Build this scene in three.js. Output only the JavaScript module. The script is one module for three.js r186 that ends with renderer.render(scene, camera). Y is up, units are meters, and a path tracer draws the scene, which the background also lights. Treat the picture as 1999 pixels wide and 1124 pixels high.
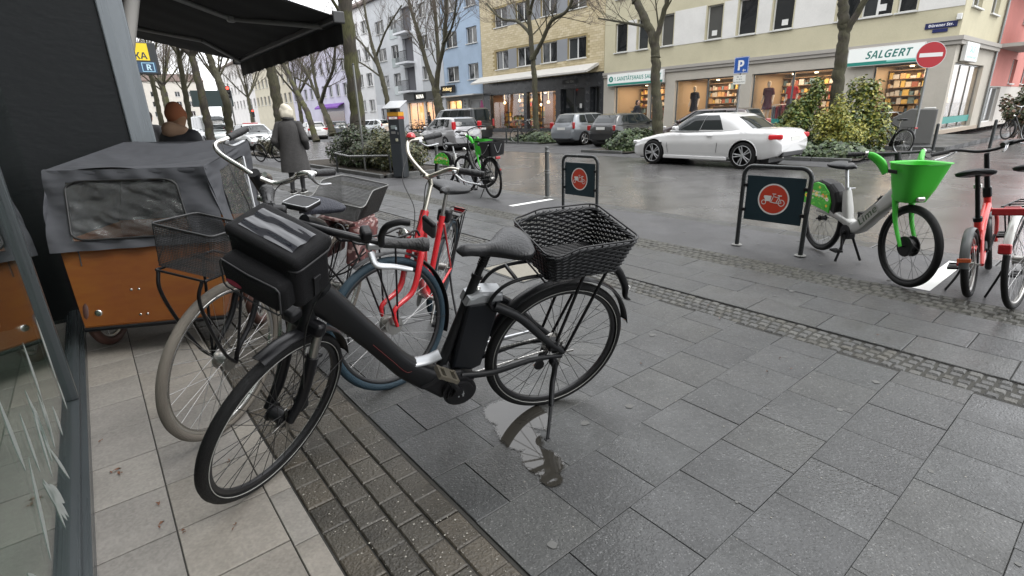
import * as THREE from 'three';
import { mergeGeometries, toCreasedNormals } from 'three/addons/utils/BufferGeometryUtils.js';
import { RoundedBoxGeometry } from 'three/addons/geometries/RoundedBoxGeometry.js';
import { MarchingCubes } from 'three/addons/objects/MarchingCubes.js';
import { TextGeometry } from 'three/addons/geometries/TextGeometry.js';
import { FontLoader } from 'three/addons/loaders/FontLoader.js';

// ---------------------------------------------------------------- camera, sky, sun, exposure
const scene = new THREE.Scene();
const camera = new THREE.PerspectiveCamera(58.68, 1024 / 576, 0.05, 900);
camera.matrixAutoUpdate = true;
camera.position.set(0, 1.45, 0);
camera.quaternion.setFromRotationMatrix(new THREE.Matrix4().makeBasis(
  new THREE.Vector3(0.630177, -0.032193, -0.775783),
  new THREE.Vector3(-0.229297, 0.946863, -0.225553),
  new THREE.Vector3(0.741822, 0.320023, 0.589310)));
scene.add(camera);
const renderer = new THREE.WebGLRenderer({ antialias: true });
renderer.toneMapping = THREE.LinearToneMapping;
renderer.toneMappingExposure = 2.6;
renderer.shadowMap.enabled = true;

function rng(seed) { let s = seed >>> 0; return () => { s = (s + 0x6d2b79f5) | 0; let t = Math.imul(s ^ (s >>> 15), 1 | s); t = (t + Math.imul(t ^ (t >>> 7), 61 | t)) ^ t; return ((t ^ (t >>> 14)) >>> 0) / 4294967296; }; }
function lattice(seed, n) { const r = rng(seed), a = new Float32Array(n * n); for (let i = 0; i < a.length; i++) a[i] = r(); return a; }
const sm = (t) => t * t * (3 - 2 * t);
// tileable value noise: u, v in 0..1, n cells across
const LAT = {};
function vn(seed, n, u, v) {
  const L = LAT[seed + '_' + n] || (LAT[seed + '_' + n] = lattice(seed * 977 + n, n));
  let x = u * n, y = v * n; const xi = Math.floor(x), yi = Math.floor(y); x = sm(x - xi); y = sm(y - yi);
  const a = ((xi % n) + n) % n, b = (a + 1) % n, c = ((yi % n) + n) % n, d = (c + 1) % n;
  return (L[c * n + a] * (1 - x) + L[c * n + b] * x) * (1 - y) + (L[d * n + a] * (1 - x) + L[d * n + b] * x) * y;
}
function fbm(seed, n, u, v, oct = 4) { let s = 0, a = 0.5, t = 0; for (let i = 0; i < oct; i++) { s += a * vn(seed + i, n, u, v); t += a; a *= 0.5; n *= 2; } return s / t; }
{ // overcast sky: a bright, even cloud deck, a little brighter overhead
  const w = 256, h = 128, d = new Float32Array(w * h * 4);
  for (let j = 0; j < h; j++) for (let i = 0; i < w; i++) {
    const el = (j + 0.5) / h * Math.PI - Math.PI / 2, u = i / w, v = j / h;
    const c = 0.86 + 0.28 * fbm(7, 4, u, v, 5), up = el > 0 ? 0.92 + 0.3 * Math.sin(el) : 0.4;
    const k = (j * w + i) * 4; d[k] = c * up * 0.985; d[k + 1] = c * up; d[k + 2] = c * up * 1.03; d[k + 3] = 1;
  }
  const t = new THREE.DataTexture(d, w, h, THREE.RGBAFormat, THREE.FloatType);
  t.mapping = THREE.EquirectangularReflectionMapping; t.magFilter = t.minFilter = THREE.LinearFilter; t.wrapS = THREE.RepeatWrapping; t.needsUpdate = true;
  scene.background = t; scene.environment = t;
}
const sun = new THREE.DirectionalLight(new THREE.Color(1, 0.97, 0.93), 0.6);
sun.position.set(12, 30, -16); sun.target.position.set(-6, 0, -8); sun.castShadow = true; sun.shadow.radius = 45;
sun.shadow.mapSize.set(4096, 4096); Object.assign(sun.shadow.camera, { left: -50, right: 50, top: 50, bottom: -50, near: 1, far: 120 });
scene.add(sun, sun.target);

// ---------------------------------------------------------------- helpers
const V = (x, y, z) => new THREE.Vector3(x, y, z), R2 = Math.PI / 180;
const usedNames = new Map();
function numbered(n) { const k = usedNames.get(n) || 0; usedNames.set(n, k + 1); return k ? n + '_' + String(k).padStart(3, '0') : n; }
function merge(list) {
  const out = [];
  for (let g of list.flat(Infinity)) {
    if (!g) continue;
    g = g.index ? g.toNonIndexed() : g;
    for (const k of Object.keys(g.attributes)) if (k !== 'position' && k !== 'normal' && k !== 'uv') { g.deleteAttribute(k); }
    if (!g.attributes.normal) g.computeVertexNormals();
    if (!g.attributes.uv) g.setAttribute('uv', new THREE.BufferAttribute(new Float32Array(g.attributes.position.count * 2), 2));
    out.push(g);
  }
  return out.length === 1 ? out[0] : mergeGeometries(out, false);
}
// uv in metres from the dominant axis of each face
function metric(g, ox = 0, oy = 0) {
  g = g.index ? g.toNonIndexed() : g; const p = g.attributes.position, n = p.count, uv = new Float32Array(n * 2), a = V(), b = V(), c = V();
  for (let i = 0; i < n; i += 3) {
    a.fromBufferAttribute(p, i); b.fromBufferAttribute(p, i + 1); c.fromBufferAttribute(p, i + 2);
    const m = V().crossVectors(b.clone().sub(a), c.clone().sub(a)), x = Math.abs(m.x), y = Math.abs(m.y), z = Math.abs(m.z);
    [a, b, c].forEach((q, k) => { let s, t; if (y >= x && y >= z) { s = q.x; t = q.z; } else if (x >= z) { s = q.z; t = q.y; } else { s = q.x; t = q.y; } uv[(i + k) * 2] = s + ox; uv[(i + k) * 2 + 1] = t + oy; });
  }
  g.setAttribute('uv', new THREE.BufferAttribute(uv, 2)); return g;
}
function mk(name, geos, mat, parent, kind) {
  const g = Array.isArray(geos) ? merge(geos) : geos;
  const m = new THREE.Mesh(g, mat); m.name = name; m.castShadow = m.receiveShadow = true; if (kind) m.userData.kind = kind;
  (parent || scene).add(m); if (!parent) m.name = numbered(name); return m;
}
function thing(name, label, category, pos = [0, 0, 0], turn = 0, group) {
  const o = new THREE.Group(); o.name = numbered(name); scene.add(o); o.position.set(...pos); o.rotation.y = turn;
  o.userData = { label, category }; if (group) o.userData.group = group; return o;
}
function grp(name, parent) { const o = new THREE.Group(); o.name = name; parent.add(o); return o; }
function tag(o, label, category, group) { Object.assign(o.userData, { label, category }); if (group) o.userData.group = group; return o; }
function struct(name) { const o = new THREE.Group(); o.name = numbered(name); o.userData.kind = 'structure'; scene.add(o); return o; }
function copy(src, label, pos, turn, group) { const c = src.clone(); c.name = numbered(src.name.replace(/_\d{3}$/, '')); c.userData = { ...src.userData, label }; if (group) c.userData.group = group; scene.add(c); if (pos) c.position.set(...pos); if (turn !== undefined) c.rotation.y = turn; return c; }
const at = (g, x = 0, y = 0, z = 0, rx = 0, ry = 0, rz = 0) => g.applyMatrix4(new THREE.Matrix4().compose(V(x, y, z), new THREE.Quaternion().setFromEuler(new THREE.Euler(rx, ry, rz)), V(1, 1, 1)));
const box = (w, h, d, x = 0, y = 0, z = 0, rx = 0, ry = 0, rz = 0) => at(new THREE.BoxGeometry(w, h, d), x, y, z, rx, ry, rz);
const span = (x0, x1, y0, y1, z0, z1) => box(Math.abs(x1 - x0), Math.abs(y1 - y0), Math.abs(z1 - z0), (x0 + x1) / 2, (y0 + y1) / 2, (z0 + z1) / 2);
const rbox = (w, h, d, r, x = 0, y = 0, z = 0, rx = 0, ry = 0, rz = 0, s = 2) => at(new RoundedBoxGeometry(w, h, d, s, Math.min(r, w / 2.01, h / 2.01, d / 2.01)), x, y, z, rx, ry, rz);
const P3 = (a) => (a.isVector3 ? a : V(a[0], a[1], a[2]));
function rod(a, b, r, r2 = r, n = 10) {
  a = P3(a); b = P3(b); const L = a.distanceTo(b), g = new THREE.CylinderGeometry(r2, r, L, n, 1);
  g.applyQuaternion(new THREE.Quaternion().setFromUnitVectors(V(0, 1, 0), b.clone().sub(a).normalize())); const m = a.clone().add(b).multiplyScalar(0.5); g.translate(m.x, m.y, m.z); return g;
}
// tube through points, radius a number or a function / list along it; soft = smooth curve
function tube(pts, r, { n = 10, seg, soft = true, closed = false, cap = true, flat = 1, up } = {}) {
  pts = pts.map(P3); let P = pts;
  if (soft && pts.length > 2) { const c = new THREE.CatmullRomCurve3(pts, closed, 'centripetal'); P = c.getPoints(seg || pts.length * 6); if (closed) P.pop(); }
  const N = P.length, T = P.map((p, i) => { const a = closed ? P[(i + N - 1) % N] : P[Math.max(0, i - 1)], b = closed ? P[(i + 1) % N] : P[Math.min(N - 1, i + 1)]; return b.clone().sub(a).normalize(); });
  let nrm = up ? P3(up) : Math.abs(T[0].y) < 0.9 ? V(0, 1, 0) : V(1, 0, 0); nrm = nrm.clone().sub(T[0].clone().multiplyScalar(nrm.dot(T[0]))).normalize();
  const rings = []; let dist = 0;
  for (let i = 0; i < N; i++) {
    if (i) { nrm.sub(T[i].clone().multiplyScalar(nrm.dot(T[i]))).normalize(); dist += P[i].distanceTo(P[i - 1]); }
    const bi = V().crossVectors(T[i], nrm), t = i / Math.max(1, N - 1), rr = typeof r === 'function' ? r(t) : Array.isArray(r) ? (() => { const f = t * (r.length - 1), k = Math.min(r.length - 2, Math.floor(f)); return r[k] + (r[k + 1] - r[k]) * (f - k); })() : r;
    const ring = []; for (let k = 0; k < n; k++) { const a = k / n * 2 * Math.PI; ring.push(P[i].clone().addScaledVector(nrm, Math.cos(a) * rr).addScaledVector(bi, Math.sin(a) * rr * flat)); }
    rings.push(ring);
  }
  return loft(rings, { cap: cap && !closed, closedRow: closed });
}
// skin rings of equal length; smooth normals; caps fan
function loft(rings, { cap = true, closedRow = false, open = false, crease } = {}) {
  const n = rings[0].length, m = rings.length, pos = [], uv = [], idx = [], w = open ? n : n + 1;
  let vlen = 0; for (let i = 0; i < m + (closedRow ? 1 : 0); i++) {
    const ring = rings[i % m]; if (i) vlen += ring[0].distanceTo(rings[(i - 1) % m][0]); let ul = 0;
    for (let k = 0; k < w; k++) { const p = ring[k % n]; if (k) ul += p.distanceTo(ring[(k - 1) % n]); pos.push(p.x, p.y, p.z); uv.push(ul, vlen); }
  }
  const rows = m + (closedRow ? 1 : 0);
  for (let i = 0; i < rows - 1; i++) for (let k = 0; k < w - 1; k++) { const a = i * w + k, b = a + 1, c = a + w, d = c + 1; idx.push(a, b, c, b, d, c); }
  let g = new THREE.BufferGeometry(); g.setAttribute('position', new THREE.Float32BufferAttribute(pos, 3)); g.setAttribute('uv', new THREE.Float32BufferAttribute(uv, 2)); g.setIndex(idx); g.computeVertexNormals();
  if (!open) { const nn = g.attributes.normal; for (let i = 0; i < rows; i++) { const a = i * w, b = a + n, v = V(nn.getX(a) + nn.getX(b), nn.getY(a) + nn.getY(b), nn.getZ(a) + nn.getZ(b)).normalize(); nn.setXYZ(a, v.x, v.y, v.z); nn.setXYZ(b, v.x, v.y, v.z); } }
  if (closedRow) { const nn = g.attributes.normal; for (let k = 0; k < w; k++) { const a = k, b = (rows - 1) * w + k, v = V(nn.getX(a) + nn.getX(b), nn.getY(a) + nn.getY(b), nn.getZ(a) + nn.getZ(b)).normalize(); nn.setXYZ(a, v.x, v.y, v.z); nn.setXYZ(b, v.x, v.y, v.z); } }
  const out = [g];
  if (cap && !closedRow && !open) for (const [ri, flip] of [[0, true], [m - 1, false]]) {
    const ring = rings[ri], c = V(); ring.forEach((p) => c.add(p)); c.multiplyScalar(1 / n); const q = [];
    for (let k = 0; k < n; k++) { const a = ring[k], b = ring[(k + 1) % n]; const tri = flip ? [c, b, a] : [c, a, b]; tri.forEach((p) => q.push(p.x, p.y, p.z)); }
    const cg = new THREE.BufferGeometry(); cg.setAttribute('position', new THREE.Float32BufferAttribute(q, 3)); cg.computeVertexNormals(); out.push(cg);
  }
  return crease ? toCreasedNormals(merge(out), crease) : merge(out);
}
const lathe = (pts, n = 24) => new THREE.LatheGeometry(pts.map(([x, y]) => new THREE.Vector2(x, y)), n);
function extrude(pts, depth, bevel = 0, holes = []) {
  const s = new THREE.Shape(pts.map(([x, y]) => new THREE.Vector2(x, y))); for (const h of holes) s.holes.push(new THREE.Path(h.map(([x, y]) => new THREE.Vector2(x, y))));
  const g = new THREE.ExtrudeGeometry(s, { depth: depth - 2 * bevel, bevelEnabled: bevel > 0, bevelSize: bevel, bevelThickness: bevel, bevelSegments: 2, bevelOffset: -bevel, curveSegments: 8 }); g.translate(0, 0, -depth / 2 + bevel); return g;
}
const xf = (g, m) => { g.applyMatrix4(m); return g; };
// ---------------------------------------------------------------- textures and materials
const enc = (c) => Math.max(0, Math.min(255, Math.round(255 * (c <= 0.0031308 ? 12.92 * c : 1.055 * Math.pow(c, 1 / 2.4) - 0.055))));
function tex(size, fn, metres = 1, srgb = true) {
  const d = new Uint8Array(size * size * 4);
  for (let j = 0; j < size; j++) for (let i = 0; i < size; i++) { const c = fn(i / size, j / size, i, j), k = (j * size + i) * 4; const a = typeof c === 'number' ? [c, c, c] : c; for (let q = 0; q < 3; q++) d[k + q] = srgb ? enc(a[q]) : Math.max(0, Math.min(255, a[q] * 255)); d[k + 3] = 255; }
  const t = new THREE.DataTexture(d, size, size, THREE.RGBAFormat); t.magFilter = THREE.LinearFilter; t.minFilter = THREE.LinearMipmapLinearFilter; t.generateMipmaps = true; t.wrapS = t.wrapT = THREE.RepeatWrapping;
  if (srgb) t.colorSpace = THREE.SRGBColorSpace; t.repeat.set(1 / metres, 1 / metres); t.needsUpdate = true; return t;
}
const std = (r, g, b, rough = 0.6, metal = 0, extra = {}) => new THREE.MeshStandardMaterial({ color: new THREE.Color().setRGB(r, g, b), roughness: rough, metalness: metal, ...extra });
const phy = (r, g, b, rough = 0.6, metal = 0, extra = {}) => new THREE.MeshPhysicalMaterial({ color: new THREE.Color().setRGB(r, g, b), roughness: rough, metalness: metal, ...extra });
function canvasTex(w, h, draw) { const c = document.createElement('canvas'); c.width = w; c.height = h; const x = c.getContext('2d'); draw(x, w, h); const t = new THREE.CanvasTexture(c); t.colorSpace = THREE.SRGBColorSpace; t.magFilter = THREE.LinearFilter; return t; }
const fineBump = tex(256, (u, v) => fbm(31, 32, u, v, 3), 0.25, false);
const wornRough = tex(256, (u, v) => 0.35 + 0.5 * fbm(41, 6, u, v, 5), 1.1, false);
// ---------------------------------------------------------------- ground
const rg = rng(11);
function mottled(seed, base, amp, speckle, specks, metres, size = 512) {
  const r = rng(seed), S = new Float32Array(size * size);
  for (let k = 0; k < specks; k++) { const x = Math.floor(r() * size), y = Math.floor(r() * size), s = (0.3 + 0.7 * r()) * speckle, w = r() < 0.25 ? 2 : 1; for (let a = 0; a < w; a++) for (let b = 0; b < w; b++) S[((y + b) % size) * size + (x + a) % size] = s * (r() < 0.3 ? -0.5 : 1); }
  return tex(size, (u, v, i, j) => { const f = 1 + amp * (fbm(seed, 5, u, v, 6) - 0.5) * 2 + amp * 0.8 * (vn(seed + 9, 128, u, v) - 0.5), s = S[j * size + i]; return base.map((c) => Math.max(0.004, c * f + s * (0.75 + 0.5 * c))); }, metres);
}
const slabRough = tex(512, (u, v) => 0.22 + 0.42 * fbm(51, 7, u, v, 5) + 0.1 * (vn(57, 128, u, v) - 0.5), 1.7, false);
const slabBump = tex(512, (u, v) => 0.6 * vn(61, 160, u, v) + 0.4 * fbm(63, 40, u, v, 3), 0.9, false);
const slabTex = mottled(71, [0.036, 0.037, 0.0365], 0.5, 0.15, 15000, 1.3);
const slabMats = [[1, 1, 1], [0.93, 0.93, 0.94], [1.05, 1.04, 1.01], [0.97, 0.98, 0.98]].map((c) => std(...c, 1, 0, { map: slabTex, roughnessMap: slabRough, bumpMap: slabBump, bumpScale: 0.0025 }));
const tileTex = mottled(81, [0.178, 0.166, 0.148], 0.34, 0.03, 5000, 1.1);
const tileMats = [[1, 1, 1], [0.93, 0.93, 0.94], [1.05, 1.03, 1.0]].map((c) => std(...c, 0.62, 0, { map: tileTex, bumpMap: slabBump, bumpScale: 0.0008 }));
const brickTex = mottled(91, [0.042, 0.037, 0.028], 0.5, 0.16, 2600, 0.8);
const brickMats = [[1, 1, 1], [0.85, 0.85, 0.85], [1.15, 1.1, 1.05]].map((c) => std(...c, 0.5, 0, { map: brickTex, bumpMap: slabBump, bumpScale: 0.004 }));
const cobTex = mottled(95, [0.052, 0.052, 0.049], 0.45, 0.05, 4000, 0.7);
const cobMats = [[1, 1, 1], [0.8, 0.8, 0.8], [1.2, 1.18, 1.12], [0.95, 0.9, 0.78]].map((c) => std(...c, 0.55, 0, { map: cobTex, bumpMap: slabBump, bumpScale: 0.004 }));
const mossMats = [[1.0, 0.98, 0.82], [0.88, 0.86, 0.74], [1.05, 1.02, 0.88], [0.9, 0.88, 0.8]].map((c) => std(...c, 0.6, 0, { map: cobTex, bumpMap: slabBump, bumpScale: 0.004 }));
const asphTex = mottled(101, [0.06, 0.06, 0.062], 0.42, 0.045, 16000, 1.6), asphRough = tex(512, (u, v) => 0.3 + 0.42 * fbm(103, 5, u, v, 5), 5, false);
const laneMat = std(0.72, 0.72, 0.73, 1, 0, { map: asphTex, roughnessMap: tex(256, (u, v) => 0.42 + 0.35 * fbm(107, 5, u, v, 4), 3, false), bumpMap: slabBump, bumpScale: 0.004 });
const roadMat = std(1.25, 1.22, 1.16, 0.5, 0, { map: asphTex, roughnessMap: asphRough, bumpMap: slabBump, bumpScale: 0.0008 });
const sandMat = std(0.03, 0.029, 0.024, 0.9), jointMat = std(0.022, 0.021, 0.018, 0.8), earthMat = std(0.035, 0.028, 0.02, 0.95, 0, { map: null, bumpMap: slabBump, bumpScale: 0.01 });
const kerbMat = std(1.7, 1.7, 1.65, 0.6, 0, { map: slabTex, bumpMap: slabBump, bumpScale: 0.002 });
const paintMat = std(0.72, 0.72, 0.7, 0.55, 0, { bumpMap: slabBump, bumpScale: 0.001 });
const sheet = (x0, x1, z0, z1, y, n = 1) => { const g = new THREE.PlaneGeometry(Math.abs(x1 - x0), Math.abs(z1 - z0), n, n); g.rotateX(-Math.PI / 2); g.translate((x0 + x1) / 2, y, (z0 + z1) / 2); return metric(g); };
{ const g = mk('ground', sheet(-420, 300, -420, 300, -0.16), roadMat); g.userData.kind = 'structure'; }
{ const g = mk('road', sheet(-300, 120, -14.2, -6.62, -0.03), roadMat); g.userData.kind = 'structure'; }
{ const g = mk('side_street', sheet(-5.0, 8, -120, -14.2, -0.034), roadMat); g.userData.kind = 'structure'; }
{ const g = mk('parking_lane', sheet(-60, 40, -6.28, -5.0, -0.012), laneMat); g.userData.kind = 'structure'; }
{ const g = mk('parking_bays', sheet(-60, -5.0, -20.2, -14.2, -0.026), laneMat); g.userData.kind = 'structure'; }
// chamfered paving piece, top at y = 0; a few uv offsets
function piece(w, d, h, b, ox, oy) {
  const P = [], q = (a, c, e, f) => P.push(...a, ...c, ...e, ...a, ...e, ...f), x = w / 2, z = d / 2, X = x - b, Z = z - b;
  const t = [[-X, 0, -Z], [-X, 0, Z], [X, 0, Z], [X, 0, -Z]], m = [[-x, -b, -z], [-x, -b, z], [x, -b, z], [x, -b, -z]], l = m.map(([a, , c]) => [a, -h, c]);
  q(t[0], t[1], t[2], t[3]); for (let k = 0; k < 4; k++) { const j = (k + 1) % 4; q(t[k], m[k], m[j], t[j]); q(m[k], l[k], l[j], m[j]); }
  const g = new THREE.BufferGeometry(); g.setAttribute('position', new THREE.Float32BufferAttribute(P, 3)); g.computeVertexNormals(); return metric(g, ox, oy);
}
const variants = (w, d, h, b, n) => Array.from({ length: n }, () => piece(w, d, h, b, rg() * 7, rg() * 7));
// lays pieces; the nearest `limit` become meshes of their own, the rest one joined mesh
function lay(parent, name, restName, cells, mats, limit, eye = [0, 0]) {
  cells.sort((a, b) => Math.hypot(a.x, a.z) - Math.hypot(b.x, b.z)); const rest = new Map();
  cells.forEach((c, i) => {
    const m = mats[Math.floor(rg() * mats.length)], dy = (rg() - 0.5) * c.j, tx = (rg() - 0.5) * c.t, tz = (rg() - 0.5) * c.t;
    if (i < limit) { const o = mk(name, c.g, m, parent); o.position.set(c.x, c.y + dy, c.z); o.rotation.set(tx, c.r || 0, tz); }
    else { const g = at(c.g.clone(), c.x, c.y + dy, c.z, tx, c.r || 0, tz); if (!rest.has(m)) rest.set(m, []); rest.get(m).push(g); }
  });
  for (const [m, l] of rest) mk(restName, l, m, parent, 'stuff');
}
{ // large dark concrete slabs: courses across the footway, half bond
  const s = struct('pavement'); mk('bedding', sheet(-70, 12, -3.36, -0.82, -0.009), jointMat, s);
  const vs = [0.0008, 0.0014, 0.003].map((gap) => variants(0.325 - gap, 0.33 - gap, 0.05, 0.0016, 6)).flat(), cells = [];
  for (let i = -150; i < 30; i++) { const x = -0.1775 + i * 0.325, off = (i & 1) ? 0 : 0.165; for (let z = -0.835 + off; z > -3.36; z -= 0.33) { const top = Math.min(z, -0.835), bot = Math.max(z - 0.33, -3.34); if (top - bot < 0.05) continue; const full = top - bot > 0.32; cells.push({ x, y: 0, z: (top + bot) / 2, g: full ? vs[Math.floor(rg() * vs.length)] : piece(0.321, top - bot - 0.004, 0.05, 0.003, rg() * 7, rg() * 7), j: 0.0022, t: 0.006 }); } }
  lay(s, 'slab', 'paving_slabs', cells, slabMats, 300);
}
{ // outer course of slabs between the two cobble bands
  const s = struct('pavement'); mk('bedding', sheet(-70, 12, -4.62, -3.6, -0.009), jointMat, s);
  const vs = variants(0.491, 0.322, 0.05, 0.004, 10), cells = [];
  for (let r = 0; r < 3; r++) for (let i = -130; i < 22; i++) cells.push({ x: i * 0.495 + (r & 1) * 0.25, y: 0, z: -3.79 - r * 0.326, g: vs[Math.floor(rg() * vs.length)], j: 0.004, t: 0.008 });
  lay(s, 'slab', 'paving_slabs', cells, slabMats, 150);
}
{ // pale tiles along the shop front
  const s = struct('tiled_strip'); mk('bedding', sheet(-70, 12, -0.362, 0.6, -0.006), jointMat, s);
  const vs = variants(0.327, 0.313, 0.04, 0.002, 8), vn2 = variants(0.327, 0.088, 0.04, 0.002, 5), cells = [];
  for (let i = -60; i < 16; i++) { const x = -2.195 + i * 0.333; for (const [z, v, k] of [[0.207, vs, 0], [-0.111, vs, 0.0], [-0.316, vn2, 0.04]]) cells.push({ x: x + k, y: 0, z, g: v[Math.floor(rg() * v.length)], j: 0.0016, t: 0.003 }); }
  lay(s, 'tile', 'paving_tiles', cells, tileMats, 150);
}
{ // band of small rough concrete pavers
  const s = struct('paver_strip'); mk('bedding', sheet(-70, 12, -0.825, -0.362, -0.011), jointMat, s);
  const vs = variants(0.152, 0.106, 0.05, 0.005, 10), cells = [];
  for (let r = 0; r < 4; r++) for (let i = -160; i < 50; i++) cells.push({ x: i * 0.157 + (r & 1) * 0.078, y: -0.001, z: -0.4235 - r * 0.1135, g: vs[Math.floor(rg() * vs.length)], j: 0.005, t: 0.03 });
  lay(s, 'paver', 'small_pavers', cells, brickMats, 300);
}
function cobbles(z0, rows, x0, x1, mats, w) {
  const s = struct('cobble_strip'); mk('bedding', sheet(-70, 12, z0 - rows * w - 0.01, z0 + 0.005, -0.009), sandMat, s);
  const vs = [0.86, 0.95, 1.05].map((k) => variants(w * k - 0.008, w - 0.008, 0.05, 0.009, 4)).flat(), cells = [];
  for (let r = 0; r < rows; r++) for (let x = x0 + rg() * 0.05; x < x1;) { const k = Math.floor(rg() * vs.length), ww = w * [0.86, 0.95, 1.05][Math.floor(k / 4)]; cells.push({ x: x + ww / 2, y: -0.002, z: z0 - (r + 0.5) * w + (rg() - 0.5) * 0.006, g: vs[k], j: 0.008, t: 0.08, r: (rg() - 0.5) * 0.08 }); x += ww + 0.003; }
  lay(s, 'cobble', 'small_cobbles', cells, mats, 300);
}
cobbles(-3.345, 4, -40, 3, cobMats, 0.067);
cobbles(-4.59, 5, -40, 3, mossMats, 0.08);
{ // gutter of concrete blocks between parking lane and road
  const s = struct('gutter'); const vs = variants(0.49, 0.31, 0.05, 0.006, 6), cells = []; mk('bedding', sheet(-70, 30, -6.63, -6.27, -0.04), jointMat, s);
  for (let i = -110; i < 14; i++) cells.push({ x: i * 0.5, y: -0.024, z: -6.45, g: vs[Math.floor(rg() * vs.length)], j: 0.006, t: 0.01 });
  lay(s, 'block', 'gutter_blocks', cells, [slabMats[0], slabMats[2]], 120);
}
// painted bay lines
const bl = mk('bay_marking', sheet(-6.82, -6.7, -6.35, -5.4, -0.008), paintMat); bl.userData.kind = 'structure';
const bl2 = mk('bay_marking', sheet(-1.06, -0.94, -6.2, -5.06, -0.008), paintMat); bl2.userData.kind = 'structure';
{ // far footway, raised by a kerb
  const s = struct('far_pavement'); mk('paving', metric(span(-120, -5.0, -0.03, 0.1, -28.2, -20.35)), slabMats[1], s);
  mk('paving', metric(span(-5.0, -4.2, -0.03, 0.1, -60, -20.35)), slabMats[1], s);
  for (let i = 0; i < 60; i++) mk('kerb_stone', i ? s.children.find((c) => c.name === 'kerb_stone').geometry : metric(rbox(0.985, 0.16, 0.14, 0.015)), kerbMat, s).position.set(-4.7 - i, 0.03, -20.277);
}
// puddle in the worn slabs beside the rear wheel: a thin film whose rim breaks up on the rough concrete
{
  const N = 512, x0 = -2.25, x1 = -1.1, z0 = -1.75, z1 = -0.9, d = new Uint8Array(N * N * 4), blobs = [[-1.83, -1.38, 0.13, 0.12], [-1.72, -1.46, 0.15, 0.1], [-1.62, -1.3, 0.16, 0.1], [-1.42, -1.26, 0.13, 0.085], [-1.3, -1.21, 0.06, 0.05]];
  for (let j = 0; j < N; j++) for (let i = 0; i < N; i++) { const u = i / N, v = j / N, x = x0 + (x1 - x0) * u, z = z1 + (z0 - z1) * v; let f = -9; for (const [a, b, rx, rz] of blobs) f = Math.max(f, 1 - Math.hypot((x - a) / rx, (z - b) / rz)); f += 0.4 * (fbm(903, 8, u, v, 3) - 0.5) + 0.1 * (vn(907, 90, u, v) - 0.5) + 0.16 * (vn(909, 240, u, v) - 0.5); const a = Math.max(0, Math.min(1, (f - 0.04) * 7)), k = (j * N + i) * 4; d[k] = d[k + 1] = d[k + 2] = a * 255; d[k + 3] = 255; }
  const t = new THREE.DataTexture(d, N, N, THREE.RGBAFormat); t.magFilter = THREE.LinearFilter; t.needsUpdate = true;
  const g = new THREE.PlaneGeometry(x1 - x0, z1 - z0); g.rotateX(-Math.PI / 2); g.translate((x0 + x1) / 2, 0.0036, (z0 + z1) / 2);
  const w = mk('puddle', g, phy(0.03, 0.028, 0.024, 0.035, 0, { ior: 1.5, alphaMap: t, transparent: true })); w.userData.kind = 'structure';
}
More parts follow.
